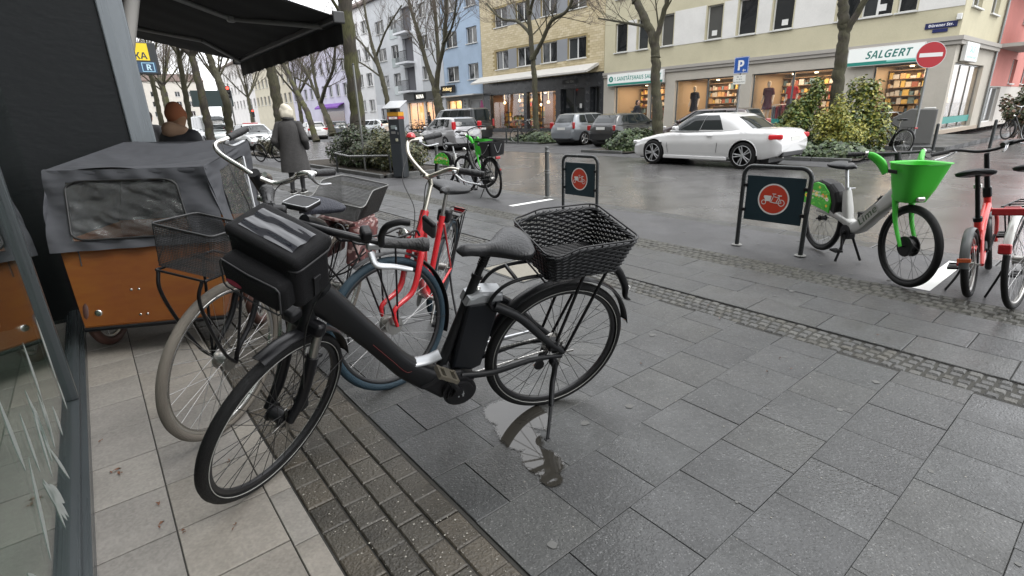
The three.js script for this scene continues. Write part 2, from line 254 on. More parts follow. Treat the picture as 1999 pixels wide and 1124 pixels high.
// grit, chewing gum and fallen leaves
{
  const q = rng(404), bits = [], gum = [], lv = [], chip = (x, z, s) => { const g = new THREE.OctahedronGeometry(s, 0); g.scale(1, 0.45, 0.6 + 0.6 * q()); g.rotateY(q() * 6); g.translate(x, 0.0015, z); return g; };
  for (let k = 0; k < 1500; k++) { const near = q() ** 1.6; bits.push(chip(0.6 - near * 6.5, -0.85 - q() * 3.7, 0.0014 + 0.003 * q() ** 4)); } for (let k = 0; k < 1300; k++) bits.push(chip(-0.6 - q() ** 1.4 * 4.5, -0.38 - q() * 0.43, 0.0016 + 0.0035 * q() ** 3));
  const dot = (x, z, r) => { const g = new THREE.CircleGeometry(r, 12); const p = g.attributes.position; for (let i = 1; i < p.count; i++) { const f = 0.75 + 0.4 * q(); p.setXY(i, p.getX(i) * f, p.getY(i) * f); } g.rotateX(-Math.PI / 2); g.scale(1, 1, 0.75 + 0.4 * q()); g.translate(x, 0.0026, z); return g; };
  for (let k = 0; k < 60; k++) gum.push(dot(0.7 - q() ** 1.2 * 7, -0.9 - q() * 3.6, 0.006 + 0.016 * q())); for (let k = 0; k < 60; k++) gum.push(dot(-1 - q() * 7, -5.05 - q() * 1.1, 0.008 + 0.012 * q()).translate(0, -0.004, 0));
  const leaf = (x, z, L, a) => { const s = new THREE.Shape(); s.moveTo(0, 0); s.quadraticCurveTo(L * 0.3, L * 0.34, L, 0); s.quadraticCurveTo(L * 0.4, -L * 0.3, 0, 0); const g = new THREE.ShapeGeometry(s, 5); g.rotateX(-Math.PI / 2); const p = g.attributes.position; for (let i = 0; i < p.count; i++) p.setY(i, 0.004 + 0.01 * q()); g.rotateY(a); g.translate(x, 0, z); return g; };
  for (const [x, z, L] of [[-2.62, 0.22, 0.035], [-2.6, 0.2, 0.03], [-2.25, 0.08, 0.022], [-2.1, 0.1, 0.025], [-2.0, 0.02, 0.022], [-1.9, -0.12, 0.02], [-2.35, -0.2, 0.018], [-2.95, 0.26, 0.02]]) { lv.push(leaf(x, z, L, q() * 6), leaf(x + 0.008, z, L * 0.7, q() * 6)); } for (let k = 0; k < 26; k++) lv.push(leaf(-0.6 - q() * 5, -0.4 - q() * 3.5, 0.012 + 0.016 * q(), q() * 6));
  const a = mk('grit', bits, std(0.3, 0.285, 0.25, 0.8)); a.userData = { kind: 'stuff', label: 'pale grit scattered over the wet paving', category: 'grit' }; const b = mk('chewing_gum_spots', gum, std(0.1, 0.1, 0.095, 0.75)); b.userData = { kind: 'stuff', label: 'trodden pale gum spots on the paving slabs', category: 'gum spots' }; const c = mk('fallen_leaves', lv, std(0.12, 0.05, 0.025, 0.8, 0, { side: THREE.DoubleSide })); c.userData = { kind: 'stuff', label: 'small brown leaves lying on the tiles and slabs', category: 'leaves' };
}
// ---------------------------------------------------------------- shop on this side of the street
const wallDark = phy(0.01, 0.0115, 0.0125, 0.6, 0, { specularIntensity: 0.4, bumpMap: fineBump, bumpScale: 0.0015 }), metalGrey = std(0.13, 0.145, 0.155, 0.45, 0.3, { roughnessMap: wornRough }), glassMat = phy(1, 1, 1, 0.02, 0, { transmission: 1, thickness: 0, ior: 1.5 });
const plaster = (r, g, b, seed = 3) => std(1, 1, 1, 0.9, 0, { map: mottled(300 + seed, [r, g, b], 0.1, 0.0, 0, 3.1, 256), bumpMap: fineBump, bumpScale: 0.002 });
{
  const B = thing('shop_building', 'near shop building with dark wing wall and etched glass front at left edge', 'building');
  mk('facade', [metric(span(-60, 9, 3.1, 15, 0.36, 9)), metric(span(-60, -5.32, -0.1, 3.1, 0.36, 9)), metric(span(6, 9, -0.1, 3.1, 0.36, 9)), metric(span(-5.32, 6, -0.1, 3.1, 7.0, 9))], plaster(0.3, 0.29, 0.27, 1), B);
  mk('wing_wall', [span(-5.32, -5.2, 0, 3.1, -0.31, 6.9)], wallDark, B); mk('wall_edge', [rbox(0.15, 3.1, 0.17, 0.012, -5.255, 1.55, -0.397)], metalGrey, B);
  const f = mk('window_frame', [span(-5.2, 6, 0.0, 0.055, 0.29, 0.4), span(-5.2, 6, 0.055, 0.085, 0.315, 0.385), span(-5.2, 6, 2.95, 3.1, 0.3, 0.4), rbox(0.05, 2.87, 0.06, 0.008, -3.38, 1.52, 0.345), rbox(0.05, 2.87, 0.06, 0.008, -0.6, 1.52, 0.345)], std(0.045, 0.052, 0.055, 0.5, 0.2, { roughnessMap: wornRough }), B);
  for (const [a, b] of [[-5.19, -3.41], [-3.35, -0.63], [-0.57, 5.9]]) mk('pane', [span(a, b, 0.08, 2.96, 0.343, 0.349)], phy(0.78, 0.87, 0.83, 0.02, 0, { transmission: 1, thickness: 0, ior: 1.5 }), B);
  mk('shop_floor', [metric(span(-5.2, 6, -0.05, 0.03, 0.4, 7))], tileMats[0], B); mk('shop_ceiling', [span(-5.2, 6, 3.02, 3.09, 0.41, 7)], std(0.5, 0.5, 0.48, 0.9), B);
  // etched leaves on the pane
  const leaf = (x, y, L, w, a) => { const s = new THREE.Shape(); s.moveTo(0, 0); s.quadraticCurveTo(L * 0.4, w, L, 0); s.quadraticCurveTo(L * 0.45, -w * 0.8, 0, 0); const h = new THREE.Path(); h.moveTo(L * 0.14, 0); h.quadraticCurveTo(L * 0.42, -w * 0.42, L * 0.8, 0); h.quadraticCurveTo(L * 0.42, w * 0.55, L * 0.14, 0); const g = new THREE.ExtrudeGeometry(s, { depth: 0.0008, bevelEnabled: false, curveSegments: 10 }); g.rotateZ(a); g.translate(x, y, 0.3415); return g; };
  const q = rng(77), lv = []; for (let k = 0; k < 22; k++) { const x = -3.2 + q() * 2.4, y = 0.1 + q() * 0.5; lv.push(leaf(x, y, 0.14 + q() * 0.22, 0.03 + q() * 0.035, 0.9 + q() * 1.4)); }
  for (let k = 0; k < 0; k++) { const x = -3.15 + q() * 2.2; lv.push(tube([[x, 0.09, 0.3415], [x + 0.05 * q(), 0.4, 0.3415], [x + 0.15 * (q() - 0.3), 0.7 + q() * 0.4, 0.3415]], 0.003, { n: 4 })); }
  mk('etched_leaves', lv, phy(0.55, 0.62, 0.59, 0.5, 0, { transmission: 0.94, thickness: 0 }), B, 'stuff');
  const cab = thing('display_cabinet', 'brown wooden cabinet standing inside the near shop window', 'cabinet', [-4.55, 0.03, 1.0]);
  const wood = std(0.14, 0.062, 0.022, 0.5, 0, { bumpMap: fineBump, bumpScale: 0.001 }); mk('carcass', [span(-0.5, 0.5, 0.08, 2.2, -0.25, 0.25)], wood, cab); mk('door', [rbox(0.46, 1.95, 0.02, 0.006, -0.24, 1.15, -0.262)], wood, cab); mk('door', [rbox(0.46, 1.95, 0.02, 0.006, 0.24, 1.15, -0.262)], wood, cab); mk('plinth', [span(-0.46, 0.46, 0, 0.08, -0.21, 0.21)], wallDark, cab);
}
{ // awning
  const A = thing('awning', 'extended black fabric awning with hanging valance above the footway', 'awning', [0, 0, 0]), x0 = -9.6, x1 = -5.36, fab = std(0.012, 0.012, 0.0115, 0.9, 0, { bumpMap: fineBump, bumpScale: 0.001 }), bar = std(0.05, 0.05, 0.05, 0.45, 0.3);
  const sag = (u) => -0.05 * Math.sin(u * Math.PI), rings = []; for (let i = 0; i <= 24; i++) { const x = x0 + (x1 - x0) * i / 24, ring = []; for (let k = 0; k <= 10; k++) { const u = k / 10; ring.push(V(x, 3.03 - 0.62 * u + sag(u) + 0.006 * Math.sin(i * 1.9 + k), 0.3 - 2.5 * u)); } for (let k = 10; k >= 0; k--) { const u = k / 10; ring.push(V(x, 3.033 - 0.62 * u + sag(u) + 0.006 * Math.sin(i * 1.9 + k), 0.3 - 2.5 * u)); } rings.push(ring); } mk('canopy', loft(rings), fab, A);
  { const q = rng(3), pr = [], qr = []; const rr = []; for (let i = 0; i <= 60; i++) { const x = x0 + 0.02 + (x1 - x0 - 0.04) * i / 60, o = 0.012 * Math.sin(i * 0.9) + 0.006 * (q() - 0.5), low = 2.175 + 0.006 * Math.sin(i * 2.1); rr.push([V(x, 2.37, -2.252), V(x, 2.28, -2.255 - o * 0.5), V(x, low, -2.255 - o), V(x, low, -2.252 - o), V(x, 2.28, -2.252 - o * 0.5), V(x, 2.37, -2.249)]); } mk('valance', loft(rr), fab, A); }
  mk('front_bar', [rbox(x1 - x0, 0.075, 0.09, 0.02, (x0 + x1) / 2, 2.395, -2.215)], bar, A); mk('end_cap', [rbox(0.03, 0.11, 0.12, 0.02, x1 + 0.012, 2.4, -2.215)], bar, A); mk('end_cap', [rbox(0.03, 0.11, 0.12, 0.02, x0 - 0.012, 2.4, -2.215)], bar, A); mk('cassette', [rbox(x1 - x0, 0.16, 0.16, 0.04, (x0 + x1) / 2, 3.02, 0.27)], bar, A);
  mk('folding_arm', [tube([[-5.9, 2.9, 0.2], [-6.62, 2.52, -1.55]], 0.028, { soft: false, flat: 0.7 }), tube([[-6.62, 2.52, -1.55], [-5.75, 2.37, -2.2]], 0.026, { soft: false, flat: 0.7 }), rbox(0.09, 0.07, 0.09, 0.025, -6.62, 2.52, -1.55)], std(0.22, 0.22, 0.21, 0.45, 0.4), A); mk('folding_arm', [tube([[-9.2, 2.9, 0.2], [-8.4, 2.52, -1.55]], 0.028, { soft: false }), tube([[-8.4, 2.52, -1.55], [-9.3, 2.37, -2.2]], 0.026, { soft: false })], std(0.22, 0.22, 0.21, 0.45, 0.4), A);
  const st = thing('wall_strut', 'pale grey slanted strut beside the dark wing wall', 'strut'); mk('bar', [tube([[-5.6, 1.9, -0.42], [-5.6, 2.16, -0.5], [-5.6, 2.8, -0.7]], 0.055, { soft: false, n: 8 })], std(0.3, 0.29, 0.27, 0.6), st); mk('foot_plate', [rbox(0.16, 0.02, 0.16, 0.004, -5.6, 1.9, -0.41), span(-5.68, -5.34, 1.86, 1.9, -0.46, -0.34)], metalGrey, st);
}
{ // projecting shop sign
  const s = thing('projecting_sign', 'yellow and blue illuminated supermarket sign projecting beyond the wing wall', 'sign', [-14, 0, 0]);
  mk('sign_box', [rbox(0.12, 0.62, 1.5, 0.015, 0, 2.82, -0.93)], std(0.03, 0.032, 0.036, 0.5), s);
  const t = canvasTex(1024, 424, (c, w, h) => { c.fillStyle = '#1d2224'; c.fillRect(0, 0, w, h); c.fillStyle = '#f2d21c'; c.fillRect(40, 0, 900, 240); c.fillStyle = '#1c3f86'; c.fillRect(220, -10, 560, 110); c.fillStyle = '#17243c'; c.font = 'bold 132px sans-serif'; c.textAlign = 'right'; c.fillText('EDEKA', 915, 222); c.fillStyle = '#23415f'; c.fillRect(40, 262, 960, 150); c.fillStyle = '#bfe0ee'; c.font = 'bold 104px sans-serif'; c.fillText('ROSEN', 780, 375); c.strokeStyle = '#9fd0ea'; c.lineWidth = 10; c.strokeRect(822, 276, 150, 122); c.font = 'bold 118px sans-serif'; c.fillText('R', 940, 380); });
  const g = new THREE.PlaneGeometry(1.44, 0.58); g.rotateY(Math.PI / 2); g.translate(0.0625, 2.82, -0.93); mk('sign_face', g, phy(1, 1, 1, 0.35, 0, { map: t }), s); mk('bracket', [rod([0, 2.95, 0.35], [0, 2.95, -0.2], 0.02), rod([0, 2.7, 0.35], [0, 2.7, -0.2], 0.02)], metalGrey, s);
}
// ---------------------------------------------------------------- bicycles
const M = {
  rubber: phy(0.007, 0.007, 0.0072, 0.6, 0, { specularIntensity: 0.5, bumpMap: fineBump, bumpScale: 0.002 }), rubberGrey: std(0.13, 0.115, 0.095, 0.75, 0, { bumpMap: fineBump, bumpScale: 0.002 }), teal: std(0.006, 0.024, 0.038, 0.62, 0, { bumpMap: fineBump, bumpScale: 0.002 }),
  black: phy(0.006, 0.006, 0.007, 0.32, 0, { specularIntensity: 0.6 }), matte: phy(0.009, 0.0095, 0.0105, 0.42, 0, { specularIntensity: 0.5 }), plastic: phy(0.009, 0.009, 0.01, 0.42, 0, { specularIntensity: 0.5 }), grip: phy(0.009, 0.009, 0.01, 0.55, 0, { bumpMap: fineBump, bumpScale: 0.003 }),
  chrome: std(0.62, 0.61, 0.58, 0.2, 1), steel: std(0.4, 0.39, 0.37, 0.32, 1), alu: std(0.5, 0.51, 0.52, 0.36, 0.85), spoke: std(0.45, 0.45, 0.45, 0.3, 1), spokeBlack: std(0.03, 0.03, 0.03, 0.4, 0.3), rimBlack: std(0.014, 0.014, 0.015, 0.4, 0.2),
  red: phy(0.5, 0.012, 0.018, 0.25, 0, { clearcoat: 0.7, clearcoatRoughness: 0.12 }), orange: phy(0.6, 0.03, 0.024, 0.35, 0, { clearcoat: 0.4, clearcoatRoughness: 0.2 }), white: phy(0.68, 0.68, 0.66, 0.35, 0, { clearcoat: 0.5, clearcoatRoughness: 0.2 }), lime: phy(0.045, 0.47, 0.03, 0.42, 0, { clearcoat: 0.2, clearcoatRoughness: 0.3 }),
  redLens: phy(0.35, 0.008, 0.012, 0.2, 0, { clearcoat: 0.6 }), saddle: phy(0.012, 0.0125, 0.014, 0.42, 0, { specularIntensity: 0.8, bumpMap: fineBump, bumpScale: 0.0015 }), reflector: std(0.7, 0.7, 0.68, 0.3), cable: std(0.012, 0.012, 0.012, 0.5), silver: std(0.3, 0.31, 0.32, 0.38, 0.6), bronze: std(0.22, 0.2, 0.16, 0.35, 0.8),
};
const torus = (R, r, n = 10, m = 64) => new THREE.TorusGeometry(R, r, n, m);
// one wheel about its hub; kinds of rim and spokes
function wheel(parent, c, r, { tyre = M.rubber, rim = M.steel, spoke = M.spoke, tw = 0.02, n = 32, hubR = 0.022, hubM = M.steel, stripe = false, sr = 0.0013, blade = 0.02 } = {}) {
  const w = grp('wheel', parent); w.position.copy(P3(c));
  mk('tyre', [at(torus(r - tw, tw, 12, 80), 0, 0, 0)], tyre, w);
  if (stripe) mk('reflective_stripe', [torus(r - tw * 1.55, 0.0017, 5, 80).translate(0, 0, tw * 0.92), torus(r - tw * 1.55, 0.0017, 5, 80).translate(0, 0, -tw * 0.92)], std(0.3, 0.3, 0.28, 0.4), w);
  const ri = r - tw * 1.75, prof = [[ri - blade, -0.007], [ri - blade * 0.6, -0.0125], [ri + 0.006, -0.014], [ri + 0.006, 0.014], [ri - blade * 0.6, 0.0125], [ri - blade, 0.007], [ri - blade, -0.007]];
  const rg2 = lathe(prof, 80); rg2.rotateX(Math.PI / 2); mk('rim', [rg2], rim, w);
  mk('hub', [at(new THREE.CylinderGeometry(hubR, hubR, 0.07, 18), 0, 0, 0, Math.PI / 2), at(new THREE.CylinderGeometry(hubR * 1.35, hubR * 1.35, 0.006, 18), 0, 0, 0.03, Math.PI / 2), at(new THREE.CylinderGeometry(hubR * 1.35, hubR * 1.35, 0.006, 18), 0, 0, -0.03, Math.PI / 2), at(new THREE.CylinderGeometry(0.007, 0.007, 0.13, 8), 0, 0, 0, Math.PI / 2)], hubM, w);
  const sp = []; for (let k = 0; k < n; k++) { const s = k & 1 ? 1 : -1, a = k / n * 2 * Math.PI, t = a + ((k >> 1) & 1 ? 1 : -1) * 0.85; const g = rod([Math.cos(t) * hubR * 1.2, Math.sin(t) * hubR * 1.2, s * 0.03], [Math.cos(a) * (ri - blade * 0.6), Math.sin(a) * (ri - blade * 0.6), s * 0.003], sr, sr, 4); sp.push(g); }
  mk('spokes', sp, spoke, w, 'stuff'); return w;
}
// mudguard arc about a hub, angles in degrees from +x
function guard(c, r, a0, a1, w = 0.052) {
  const rings = []; const n = 36; for (let i = 0; i <= n; i++) { const a = (a0 + (a1 - a0) * i / n) * R2, ring = []; for (let k = 0; k <= 8; k++) { const t = (k / 8 - 0.5) * 2, rr = r + 0.012 * (1 - t * t); ring.push(V(c[0] + Math.cos(a) * rr, c[1] + Math.sin(a) * rr, t * w / 2)); } for (let k = 8; k >= 0; k--) { const t = (k / 8 - 0.5) * 2, rr = r + 0.012 * (1 - t * t) - 0.002; ring.push(V(c[0] + Math.cos(a) * rr, c[1] + Math.sin(a) * rr, t * w / 2)); } rings.push(ring); } return loft(rings);
}
// saddle: nose at +x, from (x0) to (x1), top height y
function saddleGeo(xr, xn, y, wide = 0.1, drop = 0) {
  const rings = []; const N = 16; for (let i = 0; i <= N; i++) {
    const t = i / N, x = xr + (xn - xr) * t, e = Math.sin(Math.min(1, t * 9 + 0.12) * Math.PI / 2) * Math.sin(Math.min(1, (1 - t) * 9 + 0.15) * Math.PI / 2);
    const w = (wide * (1 - sm(Math.max(0, Math.min(1, (t - 0.18) / 0.45)))) + 0.027) * e, h = (0.05 - 0.012 * t) * e, yy = y + 0.012 * Math.cos(t * 5.5) - 0.006 + drop * (t - 0.5) - (t > 0.85 ? (t - 0.85) * 0.12 : 0), ring = [];
    for (let k = 0; k < 18; k++) { const a = k / 18 * 2 * Math.PI, c = Math.cos(a), s = Math.sin(a); ring.push(V(x, yy + (s > 0 ? s * h * 0.35 : s * h * (0.55 + 0.75 * Math.abs(c) ** 2) ) - 0.25 * h * c * c, c * w)); } rings.push(ring);
  } return loft(rings);
}
function pedalGeo(c, tilt = 0) { const g = [box(0.09, 0.014, 0.012, 0, 0, 0.03), box(0.09, 0.014, 0.012, 0, 0, -0.03), box(0.012, 0.02, 0.07, 0.042, 0, 0), box(0.012, 0.02, 0.07, -0.042, 0, 0), box(0.03, 0.018, 0.07, 0, 0, 0)]; return merge(g.map((q) => at(at(q, 0, 0, 0, 0, 0, tilt), ...c))); }
function chainGeo(a, b, r1, r2, z) { const out = []; const run = (p, q) => { const L = Math.hypot(q[0] - p[0], q[1] - p[1]), n = Math.floor(L / 0.0127); for (let i = 0; i < n; i++) { const t = (i + 0.5) / n; out.push(box(0.0105, 0.008, i & 1 ? 0.007 : 0.004, p[0] + (q[0] - p[0]) * t, p[1] + (q[1] - p[1]) * t, z, 0, 0, Math.atan2(q[1] - p[1], q[0] - p[0]))); } }; run([a[0], a[1] + r1], [b[0], b[1] + r2]); run([a[0], a[1] - r1], [b[0], b[1] - r2]); return out; }
const disc = (r, t, x, y, z, n = 28) => at(new THREE.CylinderGeometry(r, r, t, n), x, y, z, Math.PI / 2);
function ring2(r1, r2, t, x, y, z) { const s = new THREE.Shape(); s.absarc(0, 0, r2, 0, 7); const h = new THREE.Path(); h.absarc(0, 0, r1, 0, 7); s.holes.push(h); return new THREE.ExtrudeGeometry(s, { depth: t, bevelEnabled: false, curveSegments: 24 }).translate(x, y, z - t / 2); }
// pose of a bicycle: rear contact, heading, lean; steering about the head axis
function bikeRoot(name, label, x, z, yaw, lean, group, category = 'bicycle') { const o = thing(name, label, category, [x, 0, z], 0, group); o.rotation.order = 'YXZ'; o.rotation.y = yaw; o.rotation.x = lean; return o; }
function steering(r, wb, head, steer, off = 0.05) {
  const h = head * R2, u = V(-Math.cos(h), Math.sin(h), 0), ap = V(wb - Math.sin(h) * off, r - Math.cos(h) * off, 0), q = new THREE.Quaternion().setFromAxisAngle(u, steer);
  return { u, ap, on: (d, f = 0, s = 0) => ap.clone().addScaledVector(u, d).addScaledVector(V(u.y, -u.x, 0), f).add(V(0, 0, s)), set(o) { const p0 = o.position.clone(); o.quaternion.copy(q); o.position.copy(ap.clone().add(p0.sub(ap).applyQuaternion(q))); return o; } };
}
// woven basket: rounded rectangle that widens upward. f(t) -> half sizes, height; stakes and weavers are real canes
function perimeter(hx, hz, n, cr = 0.25) { const pts = [], c = new THREE.CurvePath(), R = Math.min(hx, hz) * cr; const s = new THREE.Shape(); s.moveTo(-hx + R, -hz); s.lineTo(hx - R, -hz); s.absarc(hx - R, -hz + R, R, -Math.PI / 2, 0); s.lineTo(hx, hz - R); s.absarc(hx - R, hz - R, R, 0, Math.PI / 2); s.lineTo(-hx + R, hz); s.absarc(-hx + R, hz - R, R, Math.PI / 2, Math.PI); s.lineTo(-hx, -hz + R); s.absarc(-hx + R, -hz + R, R, Math.PI, 1.5 * Math.PI); return s.getSpacedPoints(n).slice(0, n).map((p) => [p.x, p.y]); }

// ---- black electric bicycle in front
const EB = bikeRoot('electric_bicycle', 'black electric bicycle on its kickstand with handlebar bag and black wicker rear basket', -1.7592, -1.6127, -1.8513, -0.2520);
{
  const r = 0.371, wb = 1.2737, S = steering(r, wb, 72.53, 0.7865), R = EB;
  wheel(R, [0, r, 0], r, { rim: M.rimBlack, spoke: M.spokeBlack, tw: 0.022, stripe: true, hubM: M.plastic, hubR: 0.026, sr: 0.0016 });
  S.set(wheel(R, [wb, r, 0], r, { rim: M.rimBlack, spoke: M.spokeBlack, tw: 0.022, stripe: true, hubM: M.plastic, hubR: 0.03, sr: 0.0016 }));
  const el = (pts, hs, ws) => { const c = new THREE.CatmullRomCurve3(pts.map((p) => V(p[0], p[1], 0)), false, 'centripetal'), rings = [], N = 24; for (let i = 0; i <= N; i++) { const t = i / N, p = c.getPointAt(t), T = c.getTangentAt(t), nx = -T.y, ny = T.x, f = t * (hs.length - 1), k = Math.min(hs.length - 2, Math.floor(f)), h = hs[k] + (hs[k + 1] - hs[k]) * (f - k), w = ws[k] + (ws[k + 1] - ws[k]) * (f - k), ring = []; for (let j = 0; j < 16; j++) { const a = j / 16 * 2 * Math.PI, C = Math.cos(a), Sn = Math.sin(a), e = 0.75; ring.push(V(p.x + nx * h * Math.sign(C) * Math.abs(C) ** e, p.y + ny * h * Math.sign(C) * Math.abs(C) ** e, w * Math.sign(Sn) * Math.abs(Sn) ** e)); } rings.push(ring); } return loft(rings); };
  mk('frame', [el([[1.045, 0.87], [0.9, 0.68], [0.74, 0.45], [0.64, 0.36]], [0.066, 0.05, 0.047, 0.06], [0.032, 0.036, 0.036, 0.045]), rod([0.60, 0.36, 0], [0.425, 0.85, 0], 0.024, 0.02, 14), rod(S.on(0.45), S.on(0.66), 0.03, 0.028, 16),
    ...[-1, 1].map((s) => tube([[0.5, 0.37, s * 0.05], [0.36, 0.36, s * 0.062], [0.15, 0.385, s * 0.066], [0.0, r, s * 0.066]], [0.018, 0.014, 0.012], { flat: 0.8 })), ...[-1, 1].map((s) => tube([[0.36, 0.72, s * 0.045], [0.25, 0.65, s * 0.06], [0.1, 0.49, s * 0.066], [-0.005, r + 0.02, s * 0.066]], [0.022, 0.02, 0.013]))], M.matte, R);
  mk('frame_stripe', [tube([[0.87, 0.63, -0.0405], [0.8, 0.53, -0.041], [0.74, 0.45, -0.042], [0.72, 0.45, -0.042]], 0.0011, { n: 5 })], std(0.12, 0.014, 0.012, 0.4), R);
  mk('frame_cover', [tube([[0.755, 0.475, 0], [0.71, 0.463, 0], [0.64, 0.462, 0], [0.585, 0.478, 0]], 0.014, { flat: 2.4, n: 14, up: [0, 1, 0] })], M.silver, R);
  const bat = mk('battery', [extrude([[0.545, 0.42], [0.475, 0.745], [0.325, 0.735], [0.405, 0.40], [0.45, 0.385]], 0.09, 0.012)], phy(0.006, 0.007, 0.009, 0.3, 0, { specularIntensity: 0.45 }), R);
  mk('battery_cap', [extrude([[0.487, 0.738], [0.47, 0.775], [0.41, 0.792], [0.318, 0.776], [0.318, 0.732]], 0.094, 0.012)], M.silver, bat); mk('power_button', [at(lathe([[0, 0.009], [0.009, 0.008], [0.013, 0.004], [0.014, 0]], 18), 0.42, 0.79, 0)], M.chrome, bat);
  mk('motor', [disc(0.078, 0.15, 0.515, 0.30, 0, 32), disc(0.062, 0.18, 0.515, 0.30, 0, 32), extrude([[0.47, 0.25], [0.6, 0.26], [0.69, 0.35], [0.6, 0.4], [0.5, 0.4], [0.43, 0.34]], 0.11, 0.02), ring2(0.044, 0.053, 0.008, 0.515, 0.30, -0.092)], M.plastic, R);
  mk('motor_emblem', [ring2(0.019, 0.024, 0.004, 0.515, 0.30, -0.0915), box(0.03, 0.006, 0.004, 0.515, 0.30, -0.0915), box(0.006, 0.03, 0.004, 0.505, 0.3, -0.0915), box(0.006, 0.03, 0.004, 0.525, 0.3, -0.0915)], M.alu, R);
  const ck = mk('crank', [tube([[0.53, 0.33, -0.1], [0.57, 0.42, -0.115], [0.603, 0.505, -0.118]], 0.013, { flat: 0.7 }), tube([[0.53, 0.33, 0.1], [0.49, 0.24, 0.115], [0.457, 0.155, 0.118]], 0.013, { flat: 0.7 }), rod([0.53, 0.33, -0.11], [0.53, 0.33, 0.11], 0.02)], M.black, R);
  mk('pedal', pedalGeo([0.605, 0.51, -0.172], 0.6), M.bronze, R); mk('pedal', pedalGeo([0.455, 0.15, 0.172], 0.6), M.bronze, R);
  mk('chain', chainGeo([0.53, 0.33], [0, r], 0.06, 0.045, 0.045), M.steel, R, 'stuff'); mk('cassette', [disc(0.052, 0.004, 0, r, 0.05), disc(0.044, 0.004, 0, r, 0.044), disc(0.036, 0.02, 0, r, 0.036)], M.steel, R);
  mk('chain_guard', [extrude([[0.56, 0.40], [0.30, 0.44], [0.12, 0.45], [0.12, 0.438], [0.3, 0.418], [0.56, 0.365]], 0.012, 0.003).translate(0, 0, 0.07)], M.alu, R);
  mk('derailleur', [extrude([[-0.02, 0.36], [0.03, 0.35], [0.06, 0.22], [0.035, 0.21], [0.0, 0.29]], 0.02, 0.004).translate(0, 0, 0.07), disc(0.028, 0.006, 0.048, 0.225, 0.055)], M.plastic, R);
  mk('brake_disc', [ring2(0.062, 0.084, 0.0025, 0, r, -0.048), box(0.012, 0.15, 0.0025, 0, r, -0.048), box(0.15, 0.012, 0.0025, 0, r, -0.048)], M.steel, R); mk('brake_caliper', [rbox(0.05, 0.06, 0.045, 0.01, 0.055, r + 0.075, -0.055)], M.plastic, R);
  mk('mudguard', [guard([0, r], r + 0.022, 25, 168, 0.06)], M.black, R);
  const tl = mk('tail_lamp', [tube([[-0.25, 0.80, 0], [-0.3, 0.74, 0], [-0.345, 0.66, 0], [-0.36, 0.6, 0], [-0.395, 0.575, 0]], [0.022, 0.02, 0.018, 0.012, 0.003], { flat: 1.1 })], M.black, R); mk('reflector', [box(0.004, 0.03, 0.018, -0.366, 0.645, 0, 0, 0, 0.3)], M.reflector, tl);
  const rackPts = (s) => [[0.36, 0.70, s * 0.05], [0.385, 0.75, s * 0.06], [0.34, 0.815, s * 0.065], [0.27, 0.842, s * 0.065], [0.1, 0.845, s * 0.065], [-0.22, 0.845, s * 0.065]];
  mk('rack', [...[-1, 1].map((s) => tube(rackPts(s), 0.0085, { n: 8 })), rod([-0.22, 0.845, -0.065], [-0.22, 0.845, 0.065], 0.0085), rod([0.27, 0.842, -0.065], [0.27, 0.842, 0.065], 0.0085), rod([0.02, 0.845, -0.065], [0.02, 0.845, 0.065], 0.007), ...[-1, 1].flatMap((s) => [rod([-0.06, 0.84, s * 0.066], [0.045, 0.46, s * 0.07], 0.0075), rod([-0.18, 0.84, s * 0.066], [-0.01, 0.40, s * 0.07], 0.0075)])], M.black, R);
  mk('kickstand', [tube([[0.045, 0.37, -0.085], [0.052, 0.31, -0.105], [0.07, 0.27, -0.13], [0.10, 0.19, -0.195]], 0.0135), rod([0.1, 0.19, -0.195], [0.147, 0.078, -0.281], 0.008), rod([0.107, 0.192, -0.2], [0.153, 0.078, -0.285], 0.005), rbox(0.03, 0.02, 0.03, 0.008, 0.15, 0.068, -0.285, 0.4), disc(0.02, 0.03, 0.05, 0.355, -0.085)], M.black, R);
  mk('seat_post', [rod([0.425, 0.85, 0], [0.405, 0.905, 0], 0.016), ...[0, 1, 2, 3, 4].map((k) => rod([0.405 - k * 0.0035, 0.9 + k * 0.01, 0], [0.4035 - k * 0.0035, 0.905 + k * 0.01, 0], 0.021)), rod([0.4, 0.9, 0], [0.38, 0.965, 0], 0.015), rod([0.426, 0.845, 0], [0.421, 0.862, 0], 0.025), tube([[0.3, 0.965, 0.02], [0.36, 0.955, 0.02], [0.47, 0.97, 0.012]], 0.005), tube([[0.3, 0.965, -0.02], [0.36, 0.955, -0.02], [0.47, 0.97, -0.012]], 0.005)], M.black, R);
  mk('saddle', saddleGeo(0.205, 0.515, 1.0, 0.105), M.saddle, R);
  // front end
  const F = (n, g, m, p = R) => { const o = mk(n, g, m, p); if (p === R) S.set(o); return o; };
  F('fork', [...[-1, 1].flatMap((s) => [rod(S.on(0.18, 0.0, s * 0.058), S.on(0.42, 0, s * 0.058), 0.0165), tube([S.on(0.30, 0, s * 0.058), S.on(0.1, 0.01, s * 0.058), [wb, r, s * 0.056]], [0.024, 0.022, 0.016])]), rbox(0.05, 0.06, 0.16, 0.02, ...S.on(0.425).toArray(), 0, 0, 0.3), rod(S.on(0.4), S.on(0.46), 0.032, 0.03)], M.black);
  F('fork_stanchion', [-1, 1].map((s) => rod(S.on(0.27, 0, s * 0.058), S.on(0.40, 0, s * 0.058), 0.0172)), M.steel);
  F('mudguard', [guard([wb, r], r + 0.02, 82, 176, 0.06), rod([wb - 0.385, r + 0.03, 0.025], [wb, r, 0.05], 0.0022), rod([wb - 0.385, r + 0.03, -0.025], [wb, r, -0.05], 0.0022)], M.black);
